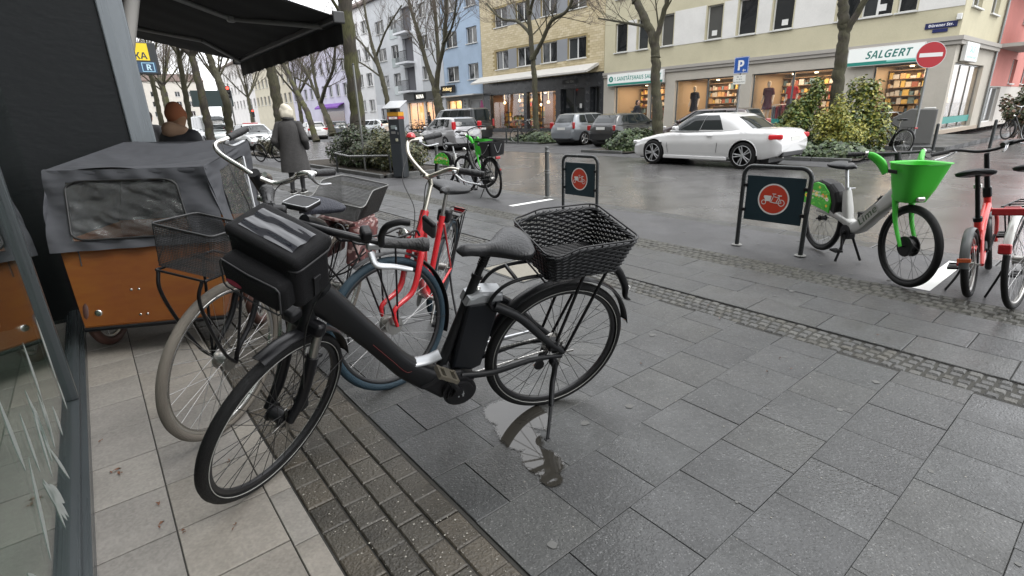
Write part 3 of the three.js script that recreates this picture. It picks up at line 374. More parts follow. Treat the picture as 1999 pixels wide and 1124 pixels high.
  F('brake_disc', [ring2(0.07, 0.088, 0.0025, wb, r, -0.042), box(0.012, 0.15, 0.0025, wb, r, -0.042), box(0.15, 0.012, 0.0025, wb, r, -0.042)], M.steel); F('brake_caliper', [rbox(0.05, 0.075, 0.04, 0.01, wb - 0.07, r + 0.05, -0.052)], M.plastic);
  F('stem', [rod(S.on(0.62), S.on(0.78), 0.021), tube([S.on(0.76), S.on(0.82, 0.02), [1.05, 1.2, 0], [1.085, 1.225, 0]], 0.02)], M.black);
  F('handlebar', [tube([[0.888, 1.19, -0.335], [0.985, 1.196, -0.225], [1.05, 1.215, -0.13], [1.085, 1.22, -0.05], [1.085, 1.2, 0.05], [1.06, 1.16, 0.13], [1.0, 1.12, 0.225], [0.91, 1.10, 0.335]], 0.0125)], M.black);
  for (const s of [-1, 1]) { const dy = s > 0 ? -0.09 : 0, dx = s > 0 ? 0.022 : 0; F('grip', [tube([[0.882 + dx, 1.19 + dy, s * 0.342], [0.9 + dx, 1.19 + dy, s * 0.32], [0.94 + dx, 1.192 + dy, s * 0.275], [0.982 + dx * 0.7, 1.196 + dy * 0.85, s * 0.228]], [0.021, 0.024, 0.018, 0.0165, 0.017], { flat: 1.15, n: 14 })], M.grip); F('brake_lever', [rbox(0.05, 0.03, 0.03, 0.01, 1.0, 1.185 + dy, s * 0.205, 0, s * 0.7, 0), tube([[1.02, 1.17 + dy, s * 0.21], [1.03, 1.14 + dy, s * 0.24], [0.985, 1.125 + dy, s * 0.285], [0.94, 1.105 + dy, s * 0.325]], [0.008, 0.007, 0.006, 0.005], { flat: 1.6 })], s < 0 ? M.alu : M.plastic); F('shifter', [rbox(0.035, 0.04, 0.05, 0.012, 1.01, 1.225 + dy, s * 0.18, 0, s * 0.7, 0)], M.plastic); }
  const mr = F('mirror', [rbox(0.15, 0.05, 0.018, 0.009, 0.95, 1.315, -0.37, 1.25, 0.95, 0.0, 3)], M.plastic); mk('mirror_arm', [tube([[1.0, 1.2, -0.235], [1.01, 1.25, -0.24], [1.015, 1.3, -0.262], [0.995, 1.318, -0.29], [0.975, 1.318, -0.315]], 0.011)], M.plastic, mr); mk('mirror_glass', [rbox(0.135, 0.04, 0.003, 0.001, 0.95, 1.306, -0.367, 1.25, 0.95, 0.0)], std(0.7, 0.7, 0.72, 0.03, 1), mr);
  F('cable', [tube([[1.03, 1.18, -0.19], [1.08, 1.12, -0.18], [1.08, 1.0, -0.06], [1.03, 0.88, -0.02]], 0.0028, { n: 6 }), tube([[1.03, 1.18, 0.19], [1.1, 1.1, 0.16], [1.09, 0.98, 0.05], [1.03, 0.86, 0.02]], 0.0028, { n: 6 }), tube([[1.03, 1.17, -0.2], [1.12, 1.05, -0.12], [1.17, 0.85, -0.07], [1.2, 0.5, -0.065]], 0.0025, { n: 6 })], M.cable);
  const cloth = phy(0.008, 0.008, 0.009, 0.7, 0, { specularIntensity: 0.4, bumpMap: tex(256, (u, v, i, j) => 0.5 + 0.25 * Math.sin(i * 1.57) + 0.25 * Math.sin(j * 1.57), 0.08, false), bumpScale: 0.0008 });
  const bag = F('handlebar_bag', [rbox(0.155, 0.21, 0.265, 0.03, 1.19, 1.135, 0, 0, 0, -0.06, 4), rbox(0.165, 0.045, 0.275, 0.02, 1.19, 1.225, 0, 0, 0, -0.06, 3)], cloth);
  mk('pocket', [rbox(0.085, 0.13, 0.235, 0.035, 1.28, 1.105, 0, 0, 0, -0.1, 4)], cloth, bag); { const rr = []; for (let i = 0; i <= 24; i++) { const z = -0.1 + i / 24 * 0.2, row = []; for (let k = 0; k <= 14; k++) { const x = 1.145 + k / 14 * 0.1; row.push(V(x, 1.2515 - (x - 1.195) * 0.06 + 0.0032 * Math.sin(k * 0.8 + 0.5 * Math.sin(i * 0.21)) + 0.0016 * Math.sin(k * 1.9 + i * 0.13) * Math.sin(i * 0.2), z)); } rr.push(row); } const g = loft(rr, { open: true, cap: false }); mk('map_window', g, phy(0.012, 0.013, 0.018, 0.04, 0, { ior: 1.55, side: THREE.DoubleSide, bumpMap: tex(128, (u, v) => fbm(77, 5, u, v, 2), 0.3, false), bumpScale: 0.0006 }), bag); }
  mk('piping', [tube(perimeter(0.078, 0.133, 44).map(([x, z]) => [1.19 + x, 1.2 - x * 0.06, z]), 0.0035, { n: 6, closed: true, soft: false }), tube(perimeter(0.05, 0.112, 40).map(([x, z]) => [1.322 + Math.abs(z) * -0.05, 1.1 + x * 1.1, z]), 0.003, { n: 6, closed: true, soft: false })], std(0.03, 0.03, 0.032, 0.6), bag);
  mk('bag_strap', [box(0.02, 0.08, 0.004, 1.19, 1.1, -0.136), rbox(0.03, 0.02, 0.008, 0.003, 1.19, 1.13, -0.138)], M.plastic, bag); mk('bag_emblem', [at(new THREE.CircleGeometry(0.018, 20), 0, 0, 0, 0, Math.PI / 2).scale(1, 0.6, 1.7).translate(1.3235, 1.085, 0.06)], std(0.3, 0.02, 0.05, 0.6), bag);
  F('head_lamp', [rbox(0.06, 0.05, 0.05, 0.018, ...S.on(0.5, 0.09).toArray())], M.plastic);
  // woven rear basket
  const bk = grp('basket', R), hx0 = 0.172, hz0 = 0.14, hx1 = 0.208, hz1 = 0.188, y0 = 0.858, bx = -0.01, H = 0.165, NS = 44, wm = phy(0.007, 0.0075, 0.009, 0.3, 0, { specularIntensity: 0.8 });
  const prof = (t, k, n, d = 0) => { const hx = hx0 + (hx1 - hx0) * t + d, hz = hz0 + (hz1 - hz0) * t + d, p = perimeter(hx, hz, n)[k]; const sx = p[0] / hx; const top = H * (0.86 + 0.14 * (1 - sm(Math.max(0, Math.min(1, (sx - 0.3) / 0.6))))); return V(bx + p[0], y0 + t * top, p[1]); };
  const stakes = [], Pm = {}; const pr = (hx, hz, n) => { const key = hx.toFixed(4) + hz.toFixed(4) + n; return Pm[key] || (Pm[key] = perimeter(hx, hz, n)); };
  const pos = (t, k, n, d) => { const hx = hx0 + (hx1 - hx0) * t + d, hz = hz0 + (hz1 - hz0) * t + d, p = pr(hx, hz, n)[k % n], sx = p[0] / hx, top = H * (0.84 + 0.16 * (1 - sm(Math.max(0, Math.min(1, (sx - 0.25) / 0.6))))); return V(bx + p[0], y0 + t * top, p[1]); };
  for (let k = 0; k < NS; k++) stakes.push(tube([0, 0.33, 0.66, 1].map((t) => pos(t, k * 4, NS * 4, 0)), 0.0026, { n: 5, seg: 6 }));
  mk('stakes', stakes, wm, bk, 'stuff'); const wv = []; const rows = 15;
  for (let q = 0; q < rows; q++) { const t = 0.03 + q / rows * 0.92, pts = []; for (let k = 0; k < NS * 4; k++) { const ph = Math.cos(k / 4 * Math.PI + (q & 1) * Math.PI); pts.push(pos(t, k, NS * 4, 0.0036 * ph)); } wv.push(tube(pts, 0.0054, { n: 6, closed: true, soft: false, flat: 0.7 })); }
  for (let q = 0; q < 4; q++) { const pts = []; for (let k = 0; k < NS * 4; k += 2) { const ph = Math.sin(k / 8 * Math.PI + q * 1.6); pts.push(pos(0.93 + 0.03 * Math.cos(k / 8 * Math.PI + q * 1.6), k, NS * 4, 0.006 * ph)); } wv.push(tube(pts, 0.0042, { n: 6, closed: true, soft: false })); }
  mk('weave', wv, wm, bk, 'stuff'); mk('basket_floor', [...Array.from({ length: 22 }, (_, k) => rod([bx - hx0, y0 + 0.004, -hz0 + 0.007 + k * 0.0131], [bx + hx0, y0 + 0.004, -hz0 + 0.007 + k * 0.0131], 0.004, 0.004, 6)), ...Array.from({ length: 9 }, (_, k) => rod([bx - hx0 + 0.02 + k * 0.0425, y0, -hz0], [bx - hx0 + 0.02 + k * 0.0425, y0, hz0], 0.004, 0.004, 6))], wm, bk, 'stuff');
  { const pts = []; for (let k = 0; k < NS * 2; k++) { const p = pos(1.045, k * 2, NS * 4, 0.003); pts.push(p); } mk('wire_rim', [tube(pts, 0.0042, { n: 8, closed: true, soft: false }), ...Array.from({ length: 11 }, (_, k) => rod(pos(0.9, k * 16, NS * 4, 0.003), pos(1.045, k * 16, NS * 4, 0.003), 0.003))], M.black, bk); }
}
// ---- generic city bicycle built on a posed root
function meshBasket(R, name, c, hx0, hz0, hx1, hz1, h, mat, cell = 0.014, rimMat = mat, wire = 0.0011, dip = 0) {
  const b = grp(name, R), g = [], ring = (t, n) => perimeter(hx0 + (hx1 - hx0) * t, hz0 + (hz1 - hz0) * t, n, 0.12), n = Math.round(4 * (hx1 + hz1) / cell), rows = Math.round(h / cell), hh = (x) => h * (1 - dip * sm(Math.max(0, Math.min(1, (x / hx1 - 0.2) / 0.6))));
  const P = (t, k, m) => { const p = ring(t, m)[k]; return V(c[0] + p[0], c[1] + t * hh(p[0]), c[2] + p[1]); };
  const B0 = ring(0, n), B1 = ring(1, n); for (let k = 0; k < n; k++) g.push(rod([c[0] + B0[k][0], c[1], c[2] + B0[k][1]], [c[0] + B1[k][0], c[1] + hh(B1[k][0]), c[2] + B1[k][1]], wire, wire, 4));
  for (let q = 0; q < rows; q++) { const t = q / rows, rr = ring(t, 48); g.push(tube(rr.map((p) => [c[0] + p[0], c[1] + t * hh(p[0]), c[2] + p[1]]), wire, { n: 4, closed: true, soft: false })); }
  for (let k = 0; k < hz0 * 2 / cell; k++) g.push(rod([c[0] - hx0, c[1], c[2] - hz0 + k * cell], [c[0] + hx0, c[1], c[2] - hz0 + k * cell], wire, wire, 4));
  for (let k = 0; k < hx0 * 2 / cell; k++) g.push(rod([c[0] - hx0 + k * cell, c[1], c[2] - hz0], [c[0] - hx0 + k * cell, c[1], c[2] + hz0], wire, wire, 4));
  mk('wire_mesh', g, mat, b, 'stuff'); mk('basket_rim', [tube(ring(1, 48).map((p) => [c[0] + p[0], c[1] + hh(p[0]), c[2] + p[1]]), 0.005, { n: 6, closed: true, soft: false })], rimMat, b); return b;
}
function cityBike(R, o) {
  const { r = 0.36, wb = 1.12, head = 70, steer = 0, fm = M.black, bm = M.chrome, gm = M.black, tyre = M.rubber, rim = M.steel, spoke = M.spoke, step = false, bbx = 0.44, bby = 0.29, sadY = 0.98, sadX = 0.22, guards = true, rack = true, rise = 0, bars, tw = 0.02, fat = 1, stem = 0.88, lamp = true, fork } = o, S = steering(r, wb, head, steer);
  const F = (n, g, m) => S.set(mk(n, g, m, R));
  wheel(R, [0, r, 0], r, { tyre: o.tyre2 || tyre, rim, spoke, tw, hubR: o.hub2 || 0.03 }); S.set(wheel(R, [wb, r, 0], r, { tyre, rim, spoke, tw, hubR: o.hub1 || 0.024 }));
  const stx = sadX + 0.04, sty = sadY - 0.2, hl = S.on(0.5), ht = S.on(0.66);
  const tubes = [rod([bbx, bby, 0], [stx, sty, 0], 0.0155 * fat), rod(hl.clone().addScaledVector(S.u, -0.03), ht, 0.019 * fat), ...[-1, 1].flatMap((s) => [tube([[bbx, bby, s * 0.03], [bbx - 0.15, bby + 0.03, s * 0.05], [0, r, s * 0.062]], 0.0095), rod([stx + 0.01, sty - 0.05, s * 0.02], [0, r, s * 0.062], 0.008, 0.007)])];
  if (step) tubes.push(tube([hl, [hl.x - 0.1, hl.y - 0.2, 0], [bbx + 0.18, bby + 0.12, 0], [bbx, bby + 0.01, 0]], 0.019 * fat), tube([ht, [ht.x - 0.1, ht.y - 0.2, 0], [bbx + 0.17, bby + 0.24, 0], [bbx - 0.04, bby + 0.18, 0]], 0.0145 * fat));
  else tubes.push(rod(hl, [bbx, bby, 0], 0.0175 * fat), rod(ht, [stx + 0.01, sty - 0.03, 0], 0.0155 * fat));
  mk('frame', tubes, fm, R);
  F('fork', fork ? fork(S) : [rod(S.on(0.40), S.on(0.48), 0.018), ...[-1, 1].map((s) => tube([S.on(0.45, 0, s * 0.02), S.on(0.40, 0, s * 0.05), S.on(0.2, 0.0, s * 0.055), [wb - 0.02, r + 0.06, s * 0.055], [wb, r, s * 0.055]], [0.0155, 0.0155, 0.014, 0.011, 0.009]))], o.forkM || fm);
  F('stem', [rod(S.on(0.64), S.on(stem - 0.02), 0.0125), tube([S.on(stem - 0.03), S.on(stem, 0.02), S.on(stem + 0.005, 0.06)], 0.0135)], bm);
  const hb = S.on(stem + 0.005, 0.06), B = bars || [[hb.x, hb.y, 0], [hb.x + 0.01, hb.y + rise * 0.6, 0.1], [hb.x - 0.03, hb.y + rise, 0.24], [hb.x - 0.11, hb.y + rise, 0.29], [hb.x - 0.21, hb.y + rise - 0.01, 0.3]];
  const side = (s) => (bars && bars.R && s < 0 ? bars.R : B).map((p) => [p[0], p[1], s * Math.abs(p[2])]);
  const bar = F('handlebar', [tube([...side(-1).slice(1).reverse(), ...side(1)], 0.0115, { seg: 50 })], bm);
  for (const s of [-1, 1]) { const q = side(s), a = V(...q[q.length - 1]), b = V(...q[q.length - 2]), d = a.clone().sub(b).normalize(); mk('grip', [tube([a.clone().addScaledVector(d, 0.012), a.clone().addScaledVector(d, -0.05), a.clone().addScaledVector(d, -0.125)], [0.0165, 0.019, 0.0165], { n: 12 })], M.grip, bar); const p = a.clone().addScaledVector(d, -0.15); mk('brake_lever', [rbox(0.03, 0.025, 0.025, 0.008, p.x, p.y - 0.012, p.z), tube([[p.x, p.y - 0.02, p.z], a.clone().addScaledVector(d, -0.09).add(V(0.012, -0.05, 0)), a.clone().add(V(0.01, -0.055, 0))], [0.006, 0.005, 0.0045], { flat: 1.7 })], M.alu, bar); }
  F('cable', [-1, 1].map((s) => { const q = side(s), e = q[q.length - 2]; return tube([[e[0] + 0.03, e[1] - 0.01, e[2]], [hb.x + 0.06, hb.y - 0.02, s * 0.12], [hb.x + 0.05, hb.y - 0.18, s * 0.04], [hl.x + 0.03, hl.y, 0.01]], 0.0025, { n: 5 }); }), M.cable);
  mk('seat_post', [rod([stx + 0.005, sty - 0.01, 0], [sadX + 0.02, sadY - 0.02, 0], 0.0135), rod([stx, sty - 0.015, 0], [stx - 0.003, sty + 0.01, 0], 0.019), rbox(0.1, 0.03, 0.04, 0.01, sadX + 0.02, sadY - 0.035, 0)], o.postM || M.steel, R);
  mk('saddle', saddleGeo(sadX - 0.12, sadX + 0.16, sadY, o.sadW || 0.1), o.sm || M.saddle, R);
  mk('crank', [rod([bbx, bby, -0.06], [bbx, bby, 0.06], 0.016), tube([[bbx, bby, -0.065], [bbx + 0.08, bby - 0.15, -0.075]], 0.009, { soft: false }), tube([[bbx, bby, 0.065], [bbx - 0.08, bby + 0.15, 0.075]], 0.009, { soft: false }), disc(0.08, 0.004, bbx, bby, 0.045)], M.steel, R); mk('pedal', pedalGeo([bbx + 0.08, bby - 0.152, -0.125], 0.2), M.plastic, R); mk('pedal', pedalGeo([bbx - 0.08, bby + 0.152, 0.125], 0.2), M.plastic, R);
  if (o.chain !== false) mk('chain_guard', [extrude([[bbx + 0.08, bby + 0.03], [bbx + 0.04, bby + 0.09], [bbx - 0.08, bby + 0.08], [0.02, r + 0.05], [-0.02, r], [0.02, r - 0.04], [bbx - 0.08, bby - 0.08], [bbx + 0.05, bby - 0.08]], 0.028, 0.008).translate(0, 0, 0.052)], M.plastic, R);
  if (guards) { mk('mudguard', [guard([0, r], r + 0.018, -12, 165, 0.05), rod([-0.30, r + 0.24, 0.024], [0, r, 0.06], 0.002, 0.002, 5), rod([-0.30, r + 0.24, -0.024], [0, r, -0.06], 0.002, 0.002, 5)], gm, R); F('mudguard', [guard([wb, r], r + 0.018, o.gf || 60, 200, 0.05), rod([wb - 0.37, r - 0.03, 0.024], [wb, r, 0.055], 0.002, 0.002, 5), rod([wb - 0.37, r - 0.03, -0.024], [wb, r, -0.055], 0.002, 0.002, 5)], gm); }
  if (rack) mk('rack', [...[-1, 1].flatMap((s) => [rod([0.14, r + 0.41, s * 0.06], [-0.28, r + 0.41, s * 0.06], 0.0055), rod([-0.1, r + 0.41, s * 0.06], [0, r + 0.02, s * 0.065], 0.0055), rod([-0.22, r + 0.41, s * 0.06], [-0.01, r, s * 0.065], 0.005)]), ...[0.14, 0, -0.14, -0.28].map((x) => rod([x, r + 0.41, -0.06], [x, r + 0.41, 0.06], 0.005))], M.black, R);
  if (o.stand !== false) mk('kickstand', [tube([[0.06, r - 0.02, -0.07], [0.1, r - 0.15, -0.12], [o.standX || 0.15, (o.standY ?? 0.02), -0.2]], 0.008)], M.black, R);
  if (rack) mk('tail_lamp', [rbox(0.03, 0.045, 0.09, 0.01, -0.3, r + 0.39, 0)], M.redLens, R);
  if (lamp) F('head_lamp', [at(lathe([[0, -0.035], [0.022, -0.025], [0.033, 0.01], [0.034, 0.025], [0, 0.03]], 18), ...S.on(0.5, 0.09).toArray(), 0, 0, -Math.PI / 2 + 0.2)], M.chrome);
  return { S, F };
}
// ---- dark roadster with cream tyres, chrome bars, mesh basket on the front rack
{
  const R = bikeRoot('bicycle', 'dark roadster with worn pale tyres, chrome handlebar and grey wire rear basket', -3.4237, -1.0879, -0.8392, -0.2105);
  const bars = [[0.9, 1.25, 0], [0.885, 1.272, 0.08], [0.866, 1.31, 0.2], [0.79, 1.335, 0.285], [0.704, 1.351, 0.3], [0.559, 1.394, 0.3]]; bars.R = [[0.9, 1.25, 0], [0.84, 1.218, -0.06], [0.845, 1.25, -0.15], [0.9, 1.305, -0.24], [0.87, 1.31, -0.285], [0.744, 1.305, -0.3]];
  const { S, F } = cityBike(R, { r: 0.392, wb: 1.1253, steer: -0.0375, tyre: M.rubberGrey, tyre2: M.rubberGrey, rim: M.chrome, step: true, bars, stem: 0.9, sadX: 0.33, sadY: 1.02, tw: 0.021, gm: M.chrome, gf: 100, hub1: 0.036, fat: 1.15, standX: 0.19, standY: 0.075, sm: std(0.018, 0.02, 0.03, 0.7, 0, { bumpMap: fineBump, bumpScale: 0.004 }), sadW: 0.12 });
  F('front_rack', [...[-1, 1].flatMap((s) => [rod([1.36, 0.895, s * 0.11], [1.04, 0.895, s * 0.11], 0.006), tube([[1.36, 0.895, s * 0.1], [1.37, 0.82, s * 0.09], [1.2, 0.47, s * 0.065], [1.125, 0.39, s * 0.06]], 0.0075), rod([1.12, 0.895, s * 0.1], [1.125, 0.4, s * 0.065], 0.0065)]), ...[1.36, 1.26, 1.15, 1.04].map((x) => rod([x, 0.895, -0.11], [x, 0.895, 0.11], 0.005))], M.black);
  F('handlebar_sleeve', [rod([0.905, 1.262, 0], [0.815, 1.15, 0], 0.027, 0.024, 14)], M.plastic); F('head_clamp', [rod([0.822, 1.15, 0], [0.803, 1.12, 0], 0.024), rbox(0.05, 0.03, 0.05, 0.01, 0.83, 1.13, 0)], M.chrome);
  // dark mesh fabric basket: see-through woven panels
  const mesh = phy(0.018, 0.018, 0.02, 0.8, 0, { transmission: 0.3, thickness: 0, side: THREE.DoubleSide });
  const fb = grp('front_basket', R); const sh = (y, hx, hz) => perimeter(hx, hz, 40, 0.15).map(([x, z]) => V(1.225 + x, y, z)); R.remove(fb); const mb = meshBasket(R, 'front_basket', [1.225, 0.905, 0], 0.11, 0.125, 0.12, 0.135, 0.177, M.cable, 0.0078, M.cable, 0.0012); S.set(mb);
  meshBasket(R, 'rear_basket', [-0.115, 0.885, 0], 0.19, 0.13, 0.225, 0.175, 0.19, std(0.07, 0.07, 0.068, 0.45, 0.5), 0.0095, std(0.16, 0.16, 0.155, 0.4, 0.6), 0.0015, 0.45);
  const floral = std(1, 1, 1, 0.7, 0, { map: tex(128, (u, v) => { const a = fbm(201, 9, u, v, 2), b = vn(205, 14, u, v); return b > 0.66 ? [0.42, 0.3, 0.28] : a > 0.55 ? [0.17, 0.06, 0.055] : [0.1, 0.045, 0.045]; }, 0.35) });
  mk('pannier', [metric(rbox(0.32, 0.29, 0.09, 0.03, -0.1, 0.71, -0.115)), metric(rbox(0.32, 0.29, 0.09, 0.03, -0.1, 0.71, 0.115)), metric(rbox(0.32, 0.02, 0.25, 0.008, -0.1, 0.86, 0))], floral, R);
  const pad = mk('child_saddle_pad', [rbox(0.16, 0.03, 0.15, 0.012, 0.49, 1.045, 0, 0, 0, -0.12)], M.plastic, R); mk('pad_trim', [tube(perimeter(0.078, 0.073, 30).map(([x, z]) => [0.49 + x, 1.062 - x * 0.12, z]), 0.003, { n: 5, closed: true, soft: false })], M.alu, pad);
}
// ---- red city bicycle with blue tyre
{
  const R = bikeRoot('bicycle', 'bright red city bicycle with dark blue front tyre and tall silver handlebar', -3.3374, -1.8712, -0.7803, -0.239);
  const bars = [[0.842, 1.172, 0], [0.84, 1.223, 0.1], [0.812, 1.301, 0.22], [0.753, 1.37, 0.285], [0.689, 1.38, 0.285], [0.529, 1.41, 0.28]]; bars.R = [[0.842, 1.172, 0], [0.832, 1.182, -0.05], [0.79, 1.21, -0.13], [0.775, 1.2, -0.2], [0.704, 1.182, -0.29]];
  const { S, F } = cityBike(R, { r: 0.379, wb: 1.1517, steer: -0.7061, fm: M.red, tyre: M.teal, rim: M.rimBlack, step: true, bars, bm: std(0.55, 0.52, 0.45, 0.28, 1), stem: 0.84, sadX: 0.31, sadY: 1.05, tw: 0.023, hub1: 0.04, fat: 1.3, chain: false, standX: 0.18, standY: 0.07, sadW: 0.115,
    fork: (S) => [rod(S.on(0.42), S.on(0.5), 0.022), ...[-1, 1].map((s) => tube([S.on(0.47, 0.0, 0), S.on(0.455, 0, s * 0.045), S.on(0.36, 0, s * 0.062), S.on(0.2, 0.005, s * 0.062), [1.165, 0.47, s * 0.062], [1.152, 0.379, s * 0.062]], [0.02, 0.019, 0.018, 0.016, 0.013, 0.01]))] });
  F('front_rack', [...[-1, 1].flatMap((s) => [tube([[0.98, 0.86, s * 0.075], [1.0, 0.89, s * 0.075], [1.1, 0.87, s * 0.08], [1.36, 0.865, s * 0.08], [1.4, 0.9, s * 0.06]], 0.0065), rod([1.3, 0.865, s * 0.08], [1.16, 0.4, s * 0.066], 0.0055), rod([1.14, 0.868, s * 0.08], [1.15, 0.4, s * 0.066], 0.0055)]), ...[1.02, 1.12, 1.24, 1.35].map((x) => rod([x, 0.868, -0.08], [x, 0.868, 0.08], 0.005)), tube([[1.4, 0.9, -0.06], [1.405, 0.95, -0.03], [1.405, 0.95, 0.03], [1.4, 0.9, 0.06]], 0.006)], M.black);
  F('bell', [at(lathe([[0, 0.03], [0.018, 0.026], [0.028, 0.01], [0.029, 0]], 20), 0.74, 1.39, 0.285)], M.red);
  mk('ring_lock', [ring2(0.05, 0.085, 0.02, 0, 0, 0).rotateY(Math.PI / 2).translate(0.16, 0.74, 0)], M.plastic, R); mk('seat_bag', [rbox(0.1, 0.09, 0.09, 0.02, 0.27, 0.84, 0)], M.plastic, R);
}
// ---- white and green rental bicycle
function rentalBike(label, x, z, yaw, steer, lean = 0.0153) {
  const R = bikeRoot('rental_bicycle', label, x, z, yaw, lean, 'white and green rental bicycles'), r = 0.335, wb = 1.212, S = steering(r, wb, 70, steer), F = (n, g, m, p = R) => { const o = mk(n, g, m, p); if (p === R) S.set(o); return o; };
  wheel(R, [0, r, 0], r, { tw: 0.026, rim: M.rimBlack, spoke: M.spokeBlack, hubM: M.plastic, n: 28 }); S.set(wheel(R, [wb, r, 0], r, { tw: 0.026, rim: M.rimBlack, spoke: M.spokeBlack, hubM: M.plastic, hubR: 0.062, n: 28 }));
  const ov = (pts, hs, ws) => { const c = new THREE.CatmullRomCurve3(pts.map((p) => V(p[0], p[1], 0)), false, 'centripetal'), rings = [], N = 20; for (let i = 0; i <= N; i++) { const t = i / N, p = c.getPointAt(t), T = c.getTangentAt(t), f = t * (hs.length - 1), k = Math.min(hs.length - 2, Math.floor(f)), h = hs[k] + (hs[k + 1] - hs[k]) * (f - k), w = ws[k] + (ws[k + 1] - ws[k]) * (f - k), ring = []; for (let j = 0; j < 18; j++) { const a = j / 18 * 2 * Math.PI, C = Math.cos(a), Sn = Math.sin(a), e = 0.6; ring.push(V(p.x - T.y * h * Math.sign(C) * Math.abs(C) ** e, p.y + T.x * h * Math.sign(C) * Math.abs(C) ** e, w * Math.sign(Sn) * Math.abs(Sn) ** e)); } rings.push(ring); } return loft(rings); };
  const fr = mk('frame', [ov([[0.975, 0.72], [0.85, 0.6], [0.7, 0.45], [0.58, 0.36], [0.48, 0.335]], [0.07, 0.062, 0.06, 0.062, 0.05], [0.032, 0.04, 0.045, 0.048, 0.045]), ov([[0.5, 0.36], [0.36, 0.40], [0.15, 0.44], [-0.02, 0.42]], [0.04, 0.036, 0.05, 0.02], [0.045, 0.06, 0.07, 0.07]), ov([[0.42, 0.36], [0.36, 0.56], [0.33, 0.66]], [0.045, 0.045, 0.035], [0.04, 0.04, 0.03]), rod(S.on(0.4), S.on(0.62), 0.034)], std(0.4, 0.4, 0.385, 0.42, 0.25), R);
  const wm = canvasTex(512, 256, (c, w, h) => { c.fillStyle = '#d2d2cf'; c.fillRect(0, 0, w, h); c.fillStyle = '#3f5a34'; c.font = 'bold 215px sans-serif'; c.textAlign = 'center'; c.fillText('Lime', w / 2, 190); });
  for (const s of [-1, 1]) { const g = new THREE.PlaneGeometry(0.27, 0.1); if (s < 0) g.rotateY(Math.PI); g.rotateZ(s < 0 ? 0.74 : 0.74); g.translate(0.735, 0.495, s * 0.0478); mk('lettering', g, std(0.45, 0.45, 0.43, 0.45, 0.1, { map: wm }), fr); }
  mk('battery_cover', [rod([0.63, 0.50, 0], [0.85, 0.69, 0], 0.014), rbox(0.06, 0.02, 0.05, 0.006, 0.81, 0.665, 0, 0, 0, 0.75)], M.plastic, R);
  F('fork', [...[-1, 1].map((s) => tube([S.on(0.52, 0.03, s * 0.06), S.on(0.38, 0.03, s * 0.066), S.on(0.2, 0.015, s * 0.066), [wb, r, s * 0.066]], [0.02, 0.024, 0.017, 0.014])), rbox(0.07, 0.05, 0.15, 0.02, ...S.on(0.42, 0.02).toArray())], M.lime);
  const rr = (y, x0, x1, w) => { const out = []; for (let k = 0; k < 32; k++) { const a = k / 32 * 2 * Math.PI, C = Math.cos(a), s = Math.sin(a), e = 0.65; out.push(V((x0 + x1) / 2 + (x1 - x0) / 2 * Math.sign(C) * Math.abs(C) ** e, y, w * Math.sign(s) * Math.abs(s) ** e * (0.9 + 0.1 * C))); } return out; };
  const bk = F('basket', [loft([rr(0.68, 1.03, 1.17, 0.07), rr(0.69, 1.01, 1.22, 0.1), rr(0.8, 0.99, 1.27, 0.135), rr(0.985, 0.97, 1.325, 0.185), rr(0.995, 0.965, 1.34, 0.195), rr(0.985, 0.98, 1.315, 0.178), rr(0.8, 1.0, 1.26, 0.128), rr(0.71, 1.02, 1.2, 0.09), rr(0.7, 1.08, 1.12, 0.02)])], M.lime);
  for (const s of [-1, 1]) mk('basket_plate', [rbox(0.1, 0.03, 0.006, 0.002, 1.12, 0.93, s * 0.176, s * 0.2)], M.plastic, bk); mk('head_lamp', [rbox(0.04, 0.04, 0.07, 0.014, 1.23, 0.72, 0)], M.chrome, bk);
  for (const s of [-1, 1]) F('basket_arm', [tube([[1.0, 0.9, s * 0.14], [0.95, 0.98, s * 0.16], [0.9, 1.03, s * 0.2], [0.87, 1.045, s * 0.22]], [0.03, 0.04, 0.035, 0.025], { flat: 0.6 })], M.lime);
  F('stem', [rod(S.on(0.6), S.on(0.78), 0.024), rod(S.on(0.76), [0.9, 1.045, 0], 0.02)], M.plastic);
  const hb = F('handlebar', [tube([[0.8, 1.045, -0.33], [0.86, 1.05, -0.24], [0.9, 1.05, -0.1], [0.9, 1.05, 0.1], [0.86, 1.05, 0.24], [0.8, 1.045, 0.33]], 0.0125)], M.plastic); for (const s of [-1, 1]) { mk('grip', [rod([0.79, 1.044, s * 0.342], [0.848, 1.049, s * 0.255], 0.019)], M.grip, hb); mk('brake_lever', [tube([[0.87, 1.04, s * 0.22], [0.86, 1.0, s * 0.27], [0.81, 0.985, s * 0.34]], 0.006)], M.plastic, hb); mk('bar_collar', [rod([0.868, 1.05, s * 0.222], [0.857, 1.05, s * 0.24], 0.024)], M.chrome, hb); }
  mk('seat_post', [rod([0.345, 0.6, 0], [0.265, 0.885, 0], 0.0155), rod([0.34, 0.66, 0], [0.333, 0.69, 0], 0.026), rod([0.335, 0.68, 0], [0.35, 0.685, -0.06], 0.006)], M.alu, R); mk('saddle', saddleGeo(0.12, 0.4, 0.905, 0.1), M.saddle, R);
  // rear guard, printed panel with flowers
  const shell = (z) => { const pts = [[0.30, 0.40], [0.31, 0.55], [0.26, 0.645], [0.15, 0.71], [0.0, 0.735], [-0.14, 0.7], [-0.25, 0.6], [-0.30, 0.47], [-0.285, 0.45], [-0.1, 0.46], [0.12, 0.44]]; return pts; };
